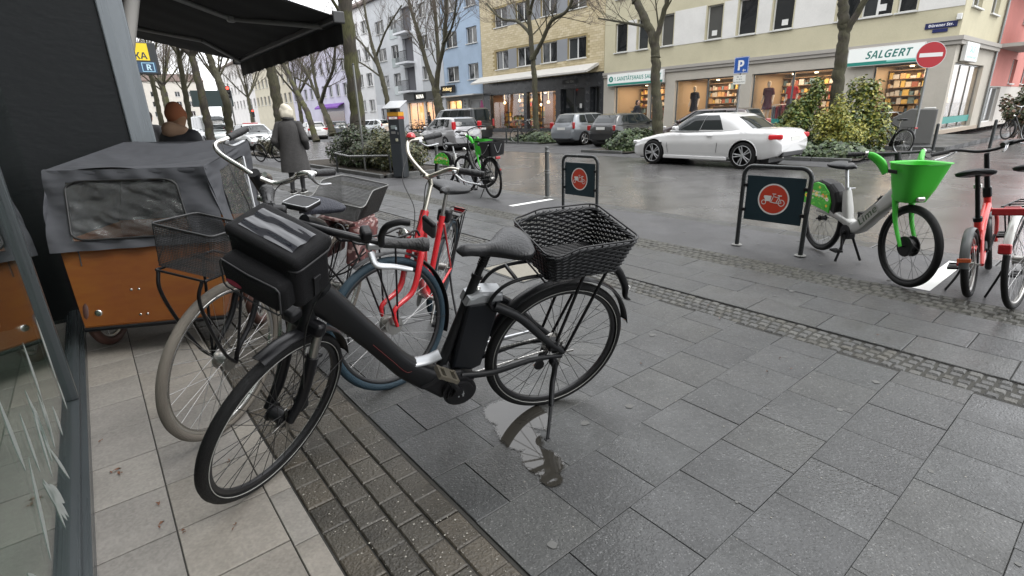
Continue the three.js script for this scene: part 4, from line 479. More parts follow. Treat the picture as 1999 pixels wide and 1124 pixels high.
  const gtex = canvasTex(512, 384, (c, w, h) => { c.fillStyle = '#3fae2a'; c.fillRect(0, 0, w, h); const q = rng(9); for (let k = 0; k < 60; k++) { c.fillStyle = ['#58c23a', '#2f8f22', '#7ecb4a'][k % 3]; c.beginPath(); c.ellipse(q() * w, q() * h, 10 + q() * 26, 4 + q() * 8, q() * 3, 0, 7); c.fill(); } for (let k = 0; k < 26; k++) { const x = q() * w, y = h * (0.08 + 0.84 * q()); c.fillStyle = ['#f6c92c', '#f09a2c', '#e9e3cf', '#d8d04a'][k % 4]; const s = 7 + q() * 12; for (let j = 0; j < 6; j++) { c.beginPath(); c.ellipse(x + Math.cos(j) * s, y + Math.sin(j) * s, s * 0.6, s * 0.6, 0, 0, 7); c.fill(); } c.fillStyle = '#8a5a1c'; c.beginPath(); c.arc(x, y, s * 0.45, 0, 7); c.fill(); } c.fillStyle = '#f2f6ee'; c.font = 'bold 40px sans-serif'; c.textAlign = 'center'; c.fillText('LEICHT', w * 0.5, h * 0.42); c.fillText('UNTERWEGS', w * 0.5, h * 0.53); });
  const gd = mk('rear_guard', [extrude(shell(), 0.13, 0.03)], M.plastic, R);
  for (const s of [-1, 1]) { const sh = new THREE.Shape([[0.2, 0.43], [0.21, 0.53], [0.16, 0.62], [0.06, 0.685], [-0.05, 0.695], [-0.16, 0.66], [-0.245, 0.58], [-0.285, 0.47], [-0.1, 0.465], [0.1, 0.445]].map((p) => new THREE.Vector2(...p))), g = new THREE.ExtrudeGeometry(sh, { depth: 0.008, bevelEnabled: true, bevelSize: 0.006, bevelThickness: 0.006, bevelSegments: 2, curveSegments: 8 }); const u = g.attributes.uv, p = g.attributes.position; for (let i = 0; i < u.count; i++) u.setXY(i, s < 0 ? 1 - (p.getX(i) + 0.3) / 0.53 : (p.getX(i) + 0.3) / 0.53, (p.getY(i) - 0.43) / 0.28); g.translate(0, 0, s * 0.066 - 0.004); mk('printed_panel', g, phy(1, 1, 1, 0.4, 0, { map: gtex }), gd); }
  mk('crank', [rod([0.47, 0.29, -0.08], [0.47, 0.29, 0.08], 0.022), tube([[0.47, 0.29, 0.075], [0.52, 0.13, 0.09]], 0.012, { soft: false }), tube([[0.47, 0.29, -0.075], [0.42, 0.45, -0.09]], 0.012, { soft: false }), disc(0.07, 0.01, 0.47, 0.29, 0.05)], M.plastic, R); mk('pedal', pedalGeo([0.522, 0.128, 0.14], 0), M.plastic, R); mk('pedal', pedalGeo([0.418, 0.452, -0.14], 0), M.plastic, R);
  mk('kickstand', [...[-1, 1].map((s) => tube([[0.46, 0.26, s * 0.03], [0.47, 0.2, s * 0.05], [0.5, 0.012, s * 0.12]], 0.012)), rbox(0.05, 0.06, 0.1, 0.015, 0.46, 0.25, 0)], M.plastic, R);
  return R;
}
rentalBike('white rental bicycle with bright green basket beside the large red-circle sign stand', -2.0748, -5.794, -0.6814, 0.0038);
// ---- cargo tricycle with orange box and grey tent
{
  const T = thing('cargo_tricycle', 'orange wooden cargo tricycle with grey fabric canopy parked by the wing wall', 'cargo bike'), nx = -0.882, nz = -0.47;
  const ply = phy(1, 1, 1, 0.42, 0, { map: tex(256, (u, v) => { const g = 0.85 + 0.3 * fbm(401, 3, u, v * 6, 4) + 0.12 * (vn(405, 60, u * 0.3, v) - 0.5); return [0.15 * g, 0.048 * g * g, 0.007 * g]; }, 0.9), clearcoat: 0.2, clearcoatRoughness: 0.35 });
  const cv = std(0.045, 0.047, 0.053, 0.82, 0, { bumpMap: tex(256, (u, v) => fbm(411, 4, u, v, 3), 0.9, false), bumpScale: 0.03 }), clear = phy(0.85, 0.86, 0.85, 0.03, 0, { transmission: 0.95, thickness: 0, bumpMap: tex(256, (u, v) => fbm(415, 4, u, v * 1.6, 3), 0.5, false), bumpScale: 0.006 }), trim = M.cable;
  const q = (fl, fr, y, d, dy = 0) => [V(fl[0], y, fl[1]), V(fr[0], y, fr[1]), V(fr[0] + nx * d, y + dy, fr[1] + nz * d), V(fl[0] + nx * d, y + dy, fl[1] + nz * d)];
  const b0 = q([-4.2, 0.25], [-3.8, -0.5], 0.215, 0.55), b1 = q([-4.42, 0.265], [-3.92, -0.63], 0.75, 0.78);
  const quad = (a, b, c, d, t = 0.012) => { const n = V().crossVectors(b.clone().sub(a), d.clone().sub(a)).normalize().multiplyScalar(t), f = [a, b, c, d], k = f.map((p) => p.clone().sub(n)), P = [], qd = (e, g, h, i) => [e, g, h, e, h, i].forEach((p) => P.push(p.x, p.y, p.z)); qd(...f); qd(k[3], k[2], k[1], k[0]); for (let i = 0; i < 4; i++) { const j = (i + 1) % 4; qd(f[i], k[i], k[j], f[j]); } const g = new THREE.BufferGeometry(); g.setAttribute('position', new THREE.Float32BufferAttribute(P, 3)); g.computeVertexNormals(); return metric(g); };
  const bx = grp('cargo_box', T); for (let i = 0; i < 4; i++) { const j = (i + 1) % 4; mk('box_panel', quad(b0[i], b0[j], b1[j], b1[i]), ply, bx); } mk('box_floor', quad(b0[3], b0[2], b0[1], b0[0]), ply, bx);
  mk('bottom_rail', [0, 1, 2, 3].map((i) => rod(b0[i].clone().setY(0.2), b0[(i + 1) % 4].clone().setY(0.2), 0.014)), M.black, bx);
  const fdir = b0[1].clone().sub(b0[0]).normalize(), fn = V(0.882, 0, 0.47), onF = (s, y, o = 0.004) => { const t = (y - 0.215) / 0.535, a = b0[0].clone().lerp(b1[0], t), b = b0[1].clone().lerp(b1[1], t); return a.lerp(b, s).addScaledVector(fn, o); };
  const face = (g, p) => { g.applyQuaternion(new THREE.Quaternion().setFromUnitVectors(V(0, 0, 1), fn)); g.translate(p.x, p.y, p.z); return g; };
  mk('reflector', face(new THREE.SphereGeometry(0.024, 18, 10).scale(1, 1, 0.35), onF(0.12, 0.3)), M.chrome, bx);
  for (const [s, y] of [[0.37, 0.43], [0.42, 0.43], [0.4, 0.27], [0.45, 0.27]]) mk('bolt', face(new THREE.SphereGeometry(0.009, 10, 8).scale(1, 1, 0.5), onF(s, y)), M.chrome, bx);
  // canopy
  const c1 = [V(-4.62, 1.2, 0.24), V(-4.0, 1.19, -0.6), V(-4.7, 1.32, -1.05), V(-5.12, 1.345, -0.26)], cb = q([-4.372, 0.315], [-3.865, -0.64], 0.7, 0.84), cp = grp('canopy', T);
  const lerp4 = (P, s, t) => P[0].clone().lerp(P[1], s).lerp(P[3].clone().lerp(P[2], s), t);
  const patch = (P, f, n = 14, m = 14, hole) => { const pos = [], idx = [], uv = []; for (let i = 0; i <= m; i++) for (let k = 0; k <= n; k++) { const p = lerp4(P, k / n, i / m).add(f(k / n, i / m)); pos.push(p.x, p.y, p.z); uv.push(k / n, i / m); } for (let i = 0; i < m; i++) for (let k = 0; k < n; k++) { if (hole && hole((k + 0.5) / n, (i + 0.5) / m)) continue; const a = i * (n + 1) + k; idx.push(a, a + 1, a + n + 1, a + 1, a + n + 2, a + n + 1); } const g = new THREE.BufferGeometry(); g.setAttribute('position', new THREE.Float32BufferAttribute(pos, 3)); g.setAttribute('uv', new THREE.Float32BufferAttribute(uv, 2)); g.setIndex(idx); g.computeVertexNormals(); return g; };
  const roofF = (s, t) => V(0, -0.055 * Math.sin(s * Math.PI) * Math.sin(t * Math.PI) - 0.014 * Math.sin(t * 16 + s * 4 + 3 * Math.sin(s * 5)) * Math.sin(s * Math.PI), 0);
  mk('canopy_roof', patch(c1, roofF, 30, 20), cv, cp);
  const w0 = 0.13, w1 = 0.80, h0 = 0.13, h1 = 0.86, inw = (s, t) => s > w0 && s < w1 && t > h0 && t < h1, wr = (a) => (s, t) => fn.clone().multiplyScalar(0.018 * Math.sin(s * 13 + t * 7 + a) * Math.sin(t * Math.PI) + 0.007 * Math.sin(s * 31 + t * 9 + a));
  mk('canopy_wall', patch([cb[0], cb[1], c1[1], c1[0]], wr(0), 60, 40, inw), cv, cp);
  { const G = 24; const P = [cb[0], cb[1], c1[1], c1[0]], sub = (s, t) => lerp4(P, w0 + (w1 - w0) * s, h0 + (h1 - h0) * t), Q = [sub(0, 0), sub(1, 0), sub(1, 1), sub(0, 1)], rq = rng(8); mk('clear_window', patch(Q, (s, t) => fn.clone().multiplyScalar(0.004 + 0.034 * (vn(421, 6, s, t) - 0.5) + 0.02 * (vn(425, 15, s + t * 0.4, t) - 0.5)), 34, 22), clear, cp);
    const rim = []; for (const [x, y] of perimeter(0.5, 0.5, 60, 0.28)) rim.push(sub(x + 0.5, y + 0.5).addScaledVector(fn, 0.008)); mk('window_trim', [tube(rim, 0.0075, { n: 6, closed: true, soft: false })], trim, cp); }
  const inside = V(0.47, 0, -0.88), w2 = (s, t) => s > 0.22 && s < 0.8 && t > 0.12 && t < 0.86; const P2 = [cb[1], cb[2], c1[2], c1[1]];
  mk('canopy_wall', patch(P2, (s, t) => inside.clone().multiplyScalar(0.01 * Math.sin(s * 9 + t * 6)), 40, 30, w2), cv, cp);
  { const sub = (s, t) => lerp4(P2, 0.22 + 0.58 * s, 0.12 + 0.74 * t); mk('clear_window', patch([sub(0, 0), sub(1, 0), sub(1, 1), sub(0, 1)], (s, t) => inside.clone().multiplyScalar(0.003 + 0.012 * (vn(431, 6, s, t) - 0.5)), 16, 16), clear, cp); mk('zip', [tube([0, 0.25, 0.5, 0.75, 1].map((t) => sub(1, t).addScaledVector(inside, 0.006)), 0.008, { n: 6 })], M.alu, cp); }
  mk('canopy_wall', patch([cb[2], cb[3], c1[3], c1[2]], wr(2), 20, 14), cv, cp); mk('canopy_wall', patch([cb[3], cb[0], c1[0], c1[3]], wr(4), 20, 14), cv, cp);
  mk('edge_binding', [tube([c1[0], c1[0].clone().lerp(c1[1], 0.5).add(V(0, -0.012, 0)), c1[1]].map((p) => p.clone().add(V(-0.02, -0.018, -0.008))), 0.026, { n: 10 }), tube([c1[1], c1[1].clone().lerp(c1[2], 0.5).add(V(0, -0.012, 0)), c1[2]].map((p) => p.clone().add(V(-0.02, -0.018, 0.01))), 0.024, { n: 10 })], cv, cp);
  mk('tie', [tube([onF(0.1, 0.74), onF(0.105, 0.68), onF(0.1, 0.6)], 0.004), tube([onF(0.63, 0.74), onF(0.61, 0.68), onF(0.57, 0.6)], 0.004)], trim, cp, 'stuff');
  // running gear
  const wh = (x, z, r) => { const w = wheel(T, [x, r, z], r, { tyre: std(0.05, 0.02, 0.014, 0.6), tw: 0.03, n: 24 }); w.rotation.y = Math.atan2(-fn.z, fn.x); return w; };
  wh(-4.42, 0.12, 0.24); wh(-4.08, -0.78, 0.24); mk('axle', [rod([-4.42, 0.24, 0.2], [-4.02, 0.24, -0.86], 0.016)], M.black, T); const w3 = wheel(T, [-5.45, 0.33, -1.3], 0.33, { tw: 0.024, n: 24 }); w3.rotation.y = Math.atan2(-fn.z, fn.x);
  mk('frame', [rod([-4.6, 0.35, -0.6], [-5.2, 0.36, -1.1], 0.022), rod([-5.2, 0.36, -1.1], [-5.38, 0.8, -1.2], 0.018), rod([-5.2, 0.36, -1.1], [-5.45, 0.33, -1.3], 0.014)], M.black, T); mk('saddle', at(saddleGeo(-0.12, 0.16, 0, 0.1), -5.4, 0.95, -1.22, 0, Math.atan2(-fn.z, fn.x), 0), M.saddle, T); mk('seat_post', [rod([-5.38, 0.78, -1.2], [-5.4, 0.94, -1.22], 0.014)], M.steel, T); mk('push_bar', [tube([[-4.62, 1.05, -1.1], [-4.85, 1.08, -1.0], [-5.15, 1.08, -0.55]], 0.014)], M.steel, T);
}
// ---- more bicycles
{ // red folding bicycle seen from behind
  const R = bikeRoot('folding_bicycle', 'red folding bicycle seen from behind at the right edge', -0.70, -5.08, 1.63, -0.17), r = 0.255, wb = 0.98, S = steering(r, wb, 72, 0.12), F = (n, g, m) => S.set(mk(n, g, m, R));
  wheel(R, [0, r, 0], r, { tw: 0.025, n: 24 }); S.set(wheel(R, [wb, r, 0], r, { tw: 0.025, n: 24 })); mk('frame', [tube([[0.80, 0.6, 0], [0.6, 0.5, 0], [0.42, 0.36, 0]], 0.034, { flat: 0.85 }), rod([0.40, 0.28, 0], [0.31, 0.56, 0], 0.025), tube([[0.42, 0.36, 0], [0.2, 0.36, 0], [0.12, 0.34, 0]], 0.02), ...[-1, 1].flatMap((s) => [tube([[0.36, 0.29, s * 0.035], [0.2, 0.27, s * 0.055], [0, r, s * 0.068]], 0.0135), rod([0.32, 0.46, s * 0.03], [0, r, s * 0.068], 0.012)]), rod(S.on(0.32), S.on(0.47), 0.026)], M.orange, R);
  F('fork', [-1, 1].map((s) => tube([S.on(0.34, 0, s * 0.02), S.on(0.3, 0, s * 0.05), [wb, r, s * 0.05]], 0.014)), M.orange); F('stem', [rod(S.on(0.46), S.on(0.84), 0.021, 0.018), rbox(0.06, 0.09, 0.06, 0.015, ...S.on(0.5).toArray())], M.black); const h = S.on(0.86, 0.02); const hb = F('handlebar', [tube([[h.x - 0.08, h.y + 0.03, -0.33], [h.x - 0.03, h.y + 0.04, -0.2], [h.x, h.y, -0.05], [h.x, h.y, 0.05], [h.x - 0.03, h.y + 0.04, 0.2], [h.x - 0.08, h.y + 0.03, 0.33]], 0.0125)], M.black); for (const s of [-1, 1]) { mk('grip', [rod([h.x - 0.085, h.y + 0.03, s * 0.345], [h.x - 0.042, h.y + 0.037, s * 0.235], 0.018)], M.grip, hb); mk('brake_lever', [tube([[h.x - 0.01, h.y + 0.025, s * 0.19], [h.x + 0.03, h.y, s * 0.24], [h.x - 0.02, h.y - 0.02, s * 0.33]], 0.0065)], M.alu, hb); }
  mk('seat_post', [rod([0.315, 0.55, 0], [0.235, 0.92, 0], 0.0165), rod([0.318, 0.54, 0], [0.31, 0.57, 0], 0.03)], M.black, R); mk('saddle', saddleGeo(0.1, 0.36, 0.945, 0.095), M.saddle, R); mk('bell_clamp', [rbox(0.03, 0.035, 0.05, 0.008, 0.262, 0.82, 0)], M.chrome, R);
  mk('mudguard', [guard([0, r], r + 0.018, 10, 175, 0.06)], std(0.06, 0.065, 0.065, 0.4), R); F('mudguard', [guard([wb, r], r + 0.018, 40, 170, 0.055)], M.black); mk('crank', [rod([0.38, 0.29, -0.06], [0.38, 0.29, 0.06], 0.018), tube([[0.38, 0.29, -0.065], [0.28, 0.18, -0.085]], 0.01, { soft: false }), tube([[0.38, 0.29, 0.065], [0.48, 0.4, 0.085]], 0.01, { soft: false }), disc(0.075, 0.006, 0.38, 0.29, 0.045)], M.plastic, R); mk('pedal', pedalGeo([0.28, 0.18, -0.135], 0.2), M.plastic, R); mk('pedal', pedalGeo([0.48, 0.4, 0.135], 0.2), M.plastic, R); mk('reflector', [rbox(0.012, 0.03, 0.08, 0.004, -0.27, 0.34, -0.0)], amber2(), R); mk('kickstand', [tube([[0.2, 0.24, -0.05], [0.16, 0.12, -0.1], [0.1, 0.02, -0.16]], 0.009)], M.black, R);
}
function amber2() { return phy(0.5, 0.1, 0.03, 0.2); }
{ const R = bikeRoot('bicycle', 'silver-guarded trekking bicycle with wide red rear reflector at right edge', -0.43, -5.0, 1.5, -0.13); cityBike(R, { r: 0.36, wb: 1.1, fm: M.black, bm: M.black, gm: std(0.5, 0.5, 0.48, 0.35, 0.3), sadX: 0.27, sadY: 1.0, steer: 0.15, rise: 0.04, stem: 0.82 }); mk('reflector_bar', [rbox(0.03, 0.05, 0.2, 0.01, -0.315, 0.74, 0)], M.redLens, R); mk('guard_lamp', [rbox(0.035, 0.07, 0.07, 0.012, -0.385, 0.5, 0)], M.redLens, R); }
{ const R = bikeRoot('bicycle', 'black bicycle with black crate on the rear rack beside the second rental bicycle', -7.62, -5.7, 2.98, -0.06); const { F } = cityBike(R, { r: 0.36, wb: 1.15, fm: M.black, bm: M.black, spoke: M.spokeBlack, rim: M.rimBlack, sadX: 0.28, sadY: 0.98, steer: 0.2, rise: 0.05, stem: 0.86, step: true }); const b = grp('crate', R); const q = (y, a, c) => perimeter(a, c, 32, 0.12).map(([x, z]) => V(-0.12 + x, y, z)); mk('crate_wall', [loft([q(0.79, 0.17, 0.14), q(1.02, 0.2, 0.165), q(1.02, 0.19, 0.155), q(0.8, 0.162, 0.132), q(0.8, 0.02, 0.02)])], M.plastic, b); mk('crate_strap', [tube([[-0.3, 0.98, -0.166], [-0.12, 0.86, -0.152], [0.02, 0.8, -0.148]], 0.004), tube([[-0.325, 0.98, -0.06], [-0.31, 0.84, 0.0], [-0.325, 0.98, 0.08]], 0.004)], M.alu, b); mk('side_reflector', [rbox(0.01, 0.03, 0.03, 0.003, -0.36, 0.55, 0)], M.redLens, R); }
rentalBike('second rental bicycle, behind the black bicycle with the crate, half hidden', -10.1, -6.2, 0.18, 0.25, -0.05);
{ const o = { r: 0.35, wb: 1.08, fm: M.black, bm: M.alu, rim: M.alu, sadX: 0.24, sadY: 0.98, stem: 0.84, rise: 0.03 }; const R = bikeRoot('bicycle', 'black bicycle leaning beside the yellow-green shrubs at the street corner', -4.8, -18.25, 2.6, 0.08); cityBike(R, o);
  const R2 = bikeRoot('bicycle', 'black bicycle parked in the side street by the potted plant', -3.1, -25.6, 2.3, 0.05); cityBike(R2, { ...o, rim: M.rimBlack }); const R3 = bikeRoot('bicycle', 'black bicycle in the side street nearest the right edge', -2.5, -24.6, 2.2, -0.05); cityBike(R3, { ...o, step: true });
  const spots = [[-46.3, -24.8, 'leftmost parked bicycle of the row before the boutique'], [-45.3, -24.8, 'second parked bicycle from left before the boutique'], [-44.3, -24.9, 'third parked bicycle from left before the boutique'], [-43.2, -24.7, 'fourth parked bicycle from left before the boutique'], [-42.2, -24.8, 'rightmost parked bicycle of the row before the boutique']]; spots.forEach(([x, z, l], i) => { const c = copy(R2, l, [x, 0.1, z], undefined, 'bicycles parked before the boutique'); c.rotation.order = 'YXZ'; c.rotation.set(0.06, 1.2 + 0.25 * Math.sin(i * 2.3), 0); });
  const w = copy(R, 'pale-wheeled bicycle right of the silver hatchback', [-22.6, 0, -18.6]); w.rotation.set(0.05, 0.6, 0); const v = copy(R2, 'small bicycle standing before the white car near the woman', [-22.5, 0, -5.4]); v.rotation.set(0.05, 0.4, 0); }
// ---------------------------------------------------------------- street furniture
const postMat = std(0.03, 0.033, 0.034, 0.45, 0.2, { roughnessMap: wornRough }), galv = std(0.22, 0.225, 0.22, 0.5, 0.6, { roughnessMap: wornRough }), foot = std(0.2, 0.2, 0.19, 0.6, 0.3);
function standSign(label, x0, x1, z) {
  const w = x1 - x0, o = thing('sign_stand', label, 'sign stand', [x0, 0, z], 0, 'cargo bike sign stands'), h = 0.86, rc = 0.1, hoop = [[0, -0.1, 0], [0, 0.5, 0], [0, h - rc, 0]];
  for (let k = 1; k <= 6; k++) { const a = Math.PI - k * Math.PI / 12; hoop.push([rc + Math.cos(a) * rc, h - rc + Math.sin(a) * rc, 0]); } for (let k = 0; k <= 6; k++) { const a = Math.PI / 2 - k * Math.PI / 12; hoop.push([w - rc + Math.cos(a) * rc, h - rc + Math.sin(a) * rc, 0]); } hoop.push([w, 0.5, 0], [w, -0.1, 0]);
  mk('hoop', [tube(hoop, 0.0225, { n: 14, soft: false })], postMat, o); for (const x of [0, w]) mk('foot_plate', [at(lathe([[0, 0.006], [0.05, 0.006], [0.055, 0]], 20), x, 0, 0)], foot, o);
  const pl = mk('sign_plate', [rbox(w - 0.085, 0.47, 0.012, 0.006, w / 2, 0.53, 0)], std(0.006, 0.024, 0.034, 0.5), o);
  for (const s of [1, -1]) {
    const gz = s * 0.0075; const face = (g) => { if (s < 0) g.rotateY(Math.PI); g.translate(w / 2, 0.535, gz); return g; };
    mk('sign_ring', face(new THREE.RingGeometry(0.145, 0.16, 56)), std(0.75, 0.74, 0.72, 0.5), pl); mk('sign_disc', face(new THREE.CircleGeometry(0.1445, 56)), std(0.55, 0.048, 0.02, 0.5), pl);
    const ic = []; const bar = (a, b, t) => { const d = [b[0] - a[0], b[1] - a[1]], L = Math.hypot(...d); ic.push(new THREE.PlaneGeometry(L + t * 0.6, t).rotateZ(Math.atan2(d[1], d[0])).translate((a[0] + b[0]) / 2, (a[1] + b[1]) / 2, 0.0015)); };
    const rg3 = (x, y, r) => ic.push(new THREE.RingGeometry(r - 0.007, r, 32).translate(x, y, 0.0015)); rg3(-0.095, -0.035, 0.025); rg3(0.085, -0.03, 0.034);
    const sh = new THREE.Shape([[-0.1, 0.02], [-0.095, 0.035], [-0.02, 0.035], [-0.025, -0.022], [-0.075, -0.022]].map((p) => new THREE.Vector2(...p))); ic.push(new THREE.ShapeGeometry(sh).translate(0, 0, 0.0015));
    bar([-0.03, -0.028], [0.03, -0.036], 0.008); bar([0.03, -0.036], [0.085, -0.03], 0.008); bar([0.03, -0.036], [0.06, 0.035], 0.008); bar([0.085, -0.03], [0.055, 0.022], 0.007); bar([0.0, 0.03], [0.057, 0.02], 0.007); bar([0.0, 0.03], [-0.02, -0.025], 0.007); bar([0.045, 0.042], [0.08, 0.042], 0.011); bar([0.0, 0.03], [0.004, 0.055], 0.007); bar([-0.012, 0.056], [0.022, 0.056], 0.008);
    mk('cargo_bike_symbol', face(merge(ic)), std(0.75, 0.74, 0.72, 0.5), pl);
  }
  for (const [x, y] of [[0.035, 0.4], [0.035, 0.66], [w - 0.035, 0.4], [w - 0.035, 0.66]]) mk('clamp', [rbox(0.04, 0.035, 0.03, 0.006, x, y, 0.008)], M.plastic, o); return o;
}
standSign('navy sign plate with red cargo bike circle on black hoop, next to the rental bicycle', -2.776, -2.099, -5.43);
standSign('smaller-looking navy cargo bike sign on hoop beside the grey bollard', -5.6, -4.92, -5.5);
function bollard(label, x, z, h = 0.9, dark = false, turned = true) { const o = thing('bollard', label, 'bollard', [x, 0, z], 0, 'steel bollards'); const r = 0.042; mk('post', [at(lathe(turned ? [[0.001, h], [0.02, h - 0.003], [r * 0.8, h - 0.018], [r * 0.9, h - 0.04], [r * 0.6, h - 0.055], [r, h - 0.07], [r, h - 0.1], [r * 0.9, h - 0.11], [r, h * 0.5], [r, -0.05]] : [[0.001, h], [r * 0.6, h], [r, h - 0.03], [r, -0.05]], 22), 0, 0, 0)], dark ? postMat : std(0.085, 0.09, 0.088, 0.5, 0.3), o); if (turned) for (const y of [h - 0.09, h * 0.53, h * 0.48]) mk('ring', [at(torus(r + 0.004, 0.008, 8, 22), 0, y, 0, Math.PI / 2)], galv, o); mk('foot_plate', [at(lathe([[0, 0.008], [0.075, 0.006], [0.08, 0]], 20), 0, 0, 0)], foot, o); return o; }
bollard('grey turned bollard at the painted bay line near the smaller cargo bike sign', -6.98, -6.45); bollard('grey turned bollard behind the red bicycle handlebar', -10.8, -6.45);
for (const [x, z, l, h] of [[-4.43, -19.92, 'slim black post near the grey cabinet at the street corner', 0.8], [-3.4, -21.5, 'slim black post in front of the corner shop side windows', 0.85], [-2.7, -22.6, 'rightmost slim black post beside bicycles in the side street', 0.85], [-22.57, -17.9, 'left one of two slim black posts beside the silver hatchback', 0.85], [-21.6, -17.9, 'right one of two slim black posts, nearer the grey parked hatchback', 0.85]]) bollard(l, x, z, h, true, false);
{ // pay machine
  const o = thing('parking_meter', 'dark grey parking ticket machine with tilted solar roof beside planted bed', 'ticket machine', [-12.4, 0, -6.3], 0.55), body = std(0.022, 0.026, 0.03, 0.5);
  mk('cabinet', [rbox(0.32, 1.62, 0.26, 0.02, 0, 0.81, 0)], body, o); mk('door', [rbox(0.28, 0.78, 0.012, 0.004, 0, 0.44, 0.132)], std(0.028, 0.034, 0.04, 0.5), o);
  mk('screen', [rbox(0.16, 0.09, 0.01, 0.004, -0.01, 1.25, 0.133)], phy(0.2, 0.24, 0.24, 0.1, 0, { clearcoat: 1 }), o); mk('keypad', [rbox(0.12, 0.06, 0.012, 0.004, -0.03, 1.12, 0.133)], foot, o); mk('notice', [rbox(0.05, 0.06, 0.006, 0.002, 0.06, 1.22, 0.136)], std(0.55, 0.62, 0.66, 0.5), o); mk('coin_slot', [rbox(0.03, 0.06, 0.012, 0.004, 0.1, 1.1, 0.133)], galv, o); mk('ticket_tray', [rbox(0.07, 0.07, 0.02, 0.01, 0.05, 0.94, 0.133)], std(0.4, 0.4, 0.3, 0.5), o);
  mk('yellow_band', [rbox(0.325, 0.1, 0.265, 0.01, 0, 1.56, 0)], std(0.62, 0.3, 0.02, 0.5), o); mk('red_band', [rbox(0.327, 0.07, 0.267, 0.01, 0, 1.47, 0)], std(0.42, 0.03, 0.02, 0.5), o);
  const t = canvasTex(256, 64, (c, w, h) => { c.fillStyle = '#ffffff'; c.fillRect(0, 0, w, h); c.fillStyle = '#c03030'; c.font = 'bold 46px sans-serif'; c.textAlign = 'center'; c.fillText('PARK', w / 2, 49); }); const g = new THREE.PlaneGeometry(0.24, 0.055); g.translate(0, 1.47, 0.1345); mk('lettering', g, std(1, 1, 1, 0.5, 0, { map: t }), o);
  mk('neck', [rbox(0.2, 0.1, 0.18, 0.01, 0, 1.66, 0)], body, o); mk('solar_roof', [rbox(0.5, 0.03, 0.44, 0.01, 0, 1.78, 0, 0.42, 0, 0)], std(0.35, 0.36, 0.37, 0.3, 0.4), o);
}
{ // direction signs across the street
  const o = thing('parking_sign', 'blue square parking sign on a grey pole behind the white car', 'sign', [-7.9, 0, -14.62]); mk('pole', [rod([0, -0.03, 0], [0, 2.76, 0], 0.03)], galv, o); const pl = mk('sign_plate', [rbox(0.42, 0.42, 0.012, 0.005, 0.02, 2.54, 0.045)], std(0.02, 0.09, 0.36, 0.45), o);
  const f = await new FontLoader().loadAsync('fonts/droid/droid_sans_bold.typeface.json'); const P = new TextGeometry('P', { font: f, size: 0.26, depth: 0.004, curveSegments: 6 }); P.computeBoundingBox(); P.translate(-0.1, 2.41, 0.052); mk('letter', P, std(0.78, 0.78, 0.78, 0.5), pl); mk('arrow', [box(0.09, 0.02, 0.004, 0.12, 2.405, 0.054), box(0.05, 0.018, 0.004, 0.088, 2.418, 0.054, 0, 0, 0.75), box(0.05, 0.018, 0.004, 0.088, 2.392, 0.054, 0, 0, -0.75)], std(0.78, 0.78, 0.78, 0.5), pl); mk('sign_border', [rbox(0.41, 0.008, 0.014, 0.003, 0.02, 2.737, 0.046), rbox(0.41, 0.008, 0.014, 0.003, 0.02, 2.343, 0.046), rbox(0.008, 0.39, 0.014, 0.003, -0.178, 2.54, 0.046), rbox(0.008, 0.39, 0.014, 0.003, 0.218, 2.54, 0.046)], std(0.75, 0.75, 0.75, 0.5), pl);
  const sp = mk('notice_plate', [rbox(0.36, 0.24, 0.01, 0.004, 0.0, 2.17, 0.045)], std(0.5, 0.5, 0.47, 0.55), o); const t = canvasTex(256, 170, (c, w, h) => { c.fillStyle = '#d8d8d2'; c.fillRect(0, 0, w, h); c.fillStyle = '#3a3a3a'; c.font = 'bold 34px sans-serif'; c.textAlign = 'center'; c.fillText('Mo - Fr', w / 2, 42); c.fillText('9 - 20 h', w / 2, 90); c.fillText('mit Parkschein', w / 2, 142); }); const g = new THREE.PlaneGeometry(0.34, 0.225); g.translate(0, 2.17, 0.0515); mk('lettering', g, std(1, 1, 1, 0.55, 0, { map: t }), sp);
}
{
  const o = thing('no_entry_sign', 'round red no entry sign with white bar at the street corner', 'sign', [-4.64, 0, -18.55], 0.5); mk('pole', [rod([0, -0.03, 0], [0, 2.95, 0], 0.032)], galv, o); const pl = mk('sign_plate', [at(new THREE.CylinderGeometry(0.335, 0.335, 0.012, 48), 0, 2.63, 0.045, Math.PI / 2)], std(0.6, 0.6, 0.6, 0.4), o); mk('red_disc', [at(new THREE.CircleGeometry(0.322, 48), 0, 2.63, 0.0525)], std(0.38, 0.012, 0.02, 0.4), pl); mk('white_bar', [box(0.52, 0.1, 0.002, 0, 2.63, 0.054)], std(0.7, 0.69, 0.68, 0.4), pl);
  const c = thing('utility_cabinet', 'grey street utility cabinet with slanted top behind the leaning bicycle', 'cabinet', [-5.45, 0.1, -21.6], 0.2); mk('body', [extrude([[-0.6, 0], [0.55, 0], [0.55, 1.08], [-0.15, 1.12], [-0.6, 0.85]], 0.5, 0.03)], std(0.1, 0.1, 0.095, 0.7, 0, { bumpMap: slabBump, bumpScale: 0.003 }), c); mk('lid', [rbox(0.3, 0.05, 0.34, 0.02, 0.33, 1.12, 0)], std(0.5, 0.5, 0.48, 0.6), c);
}
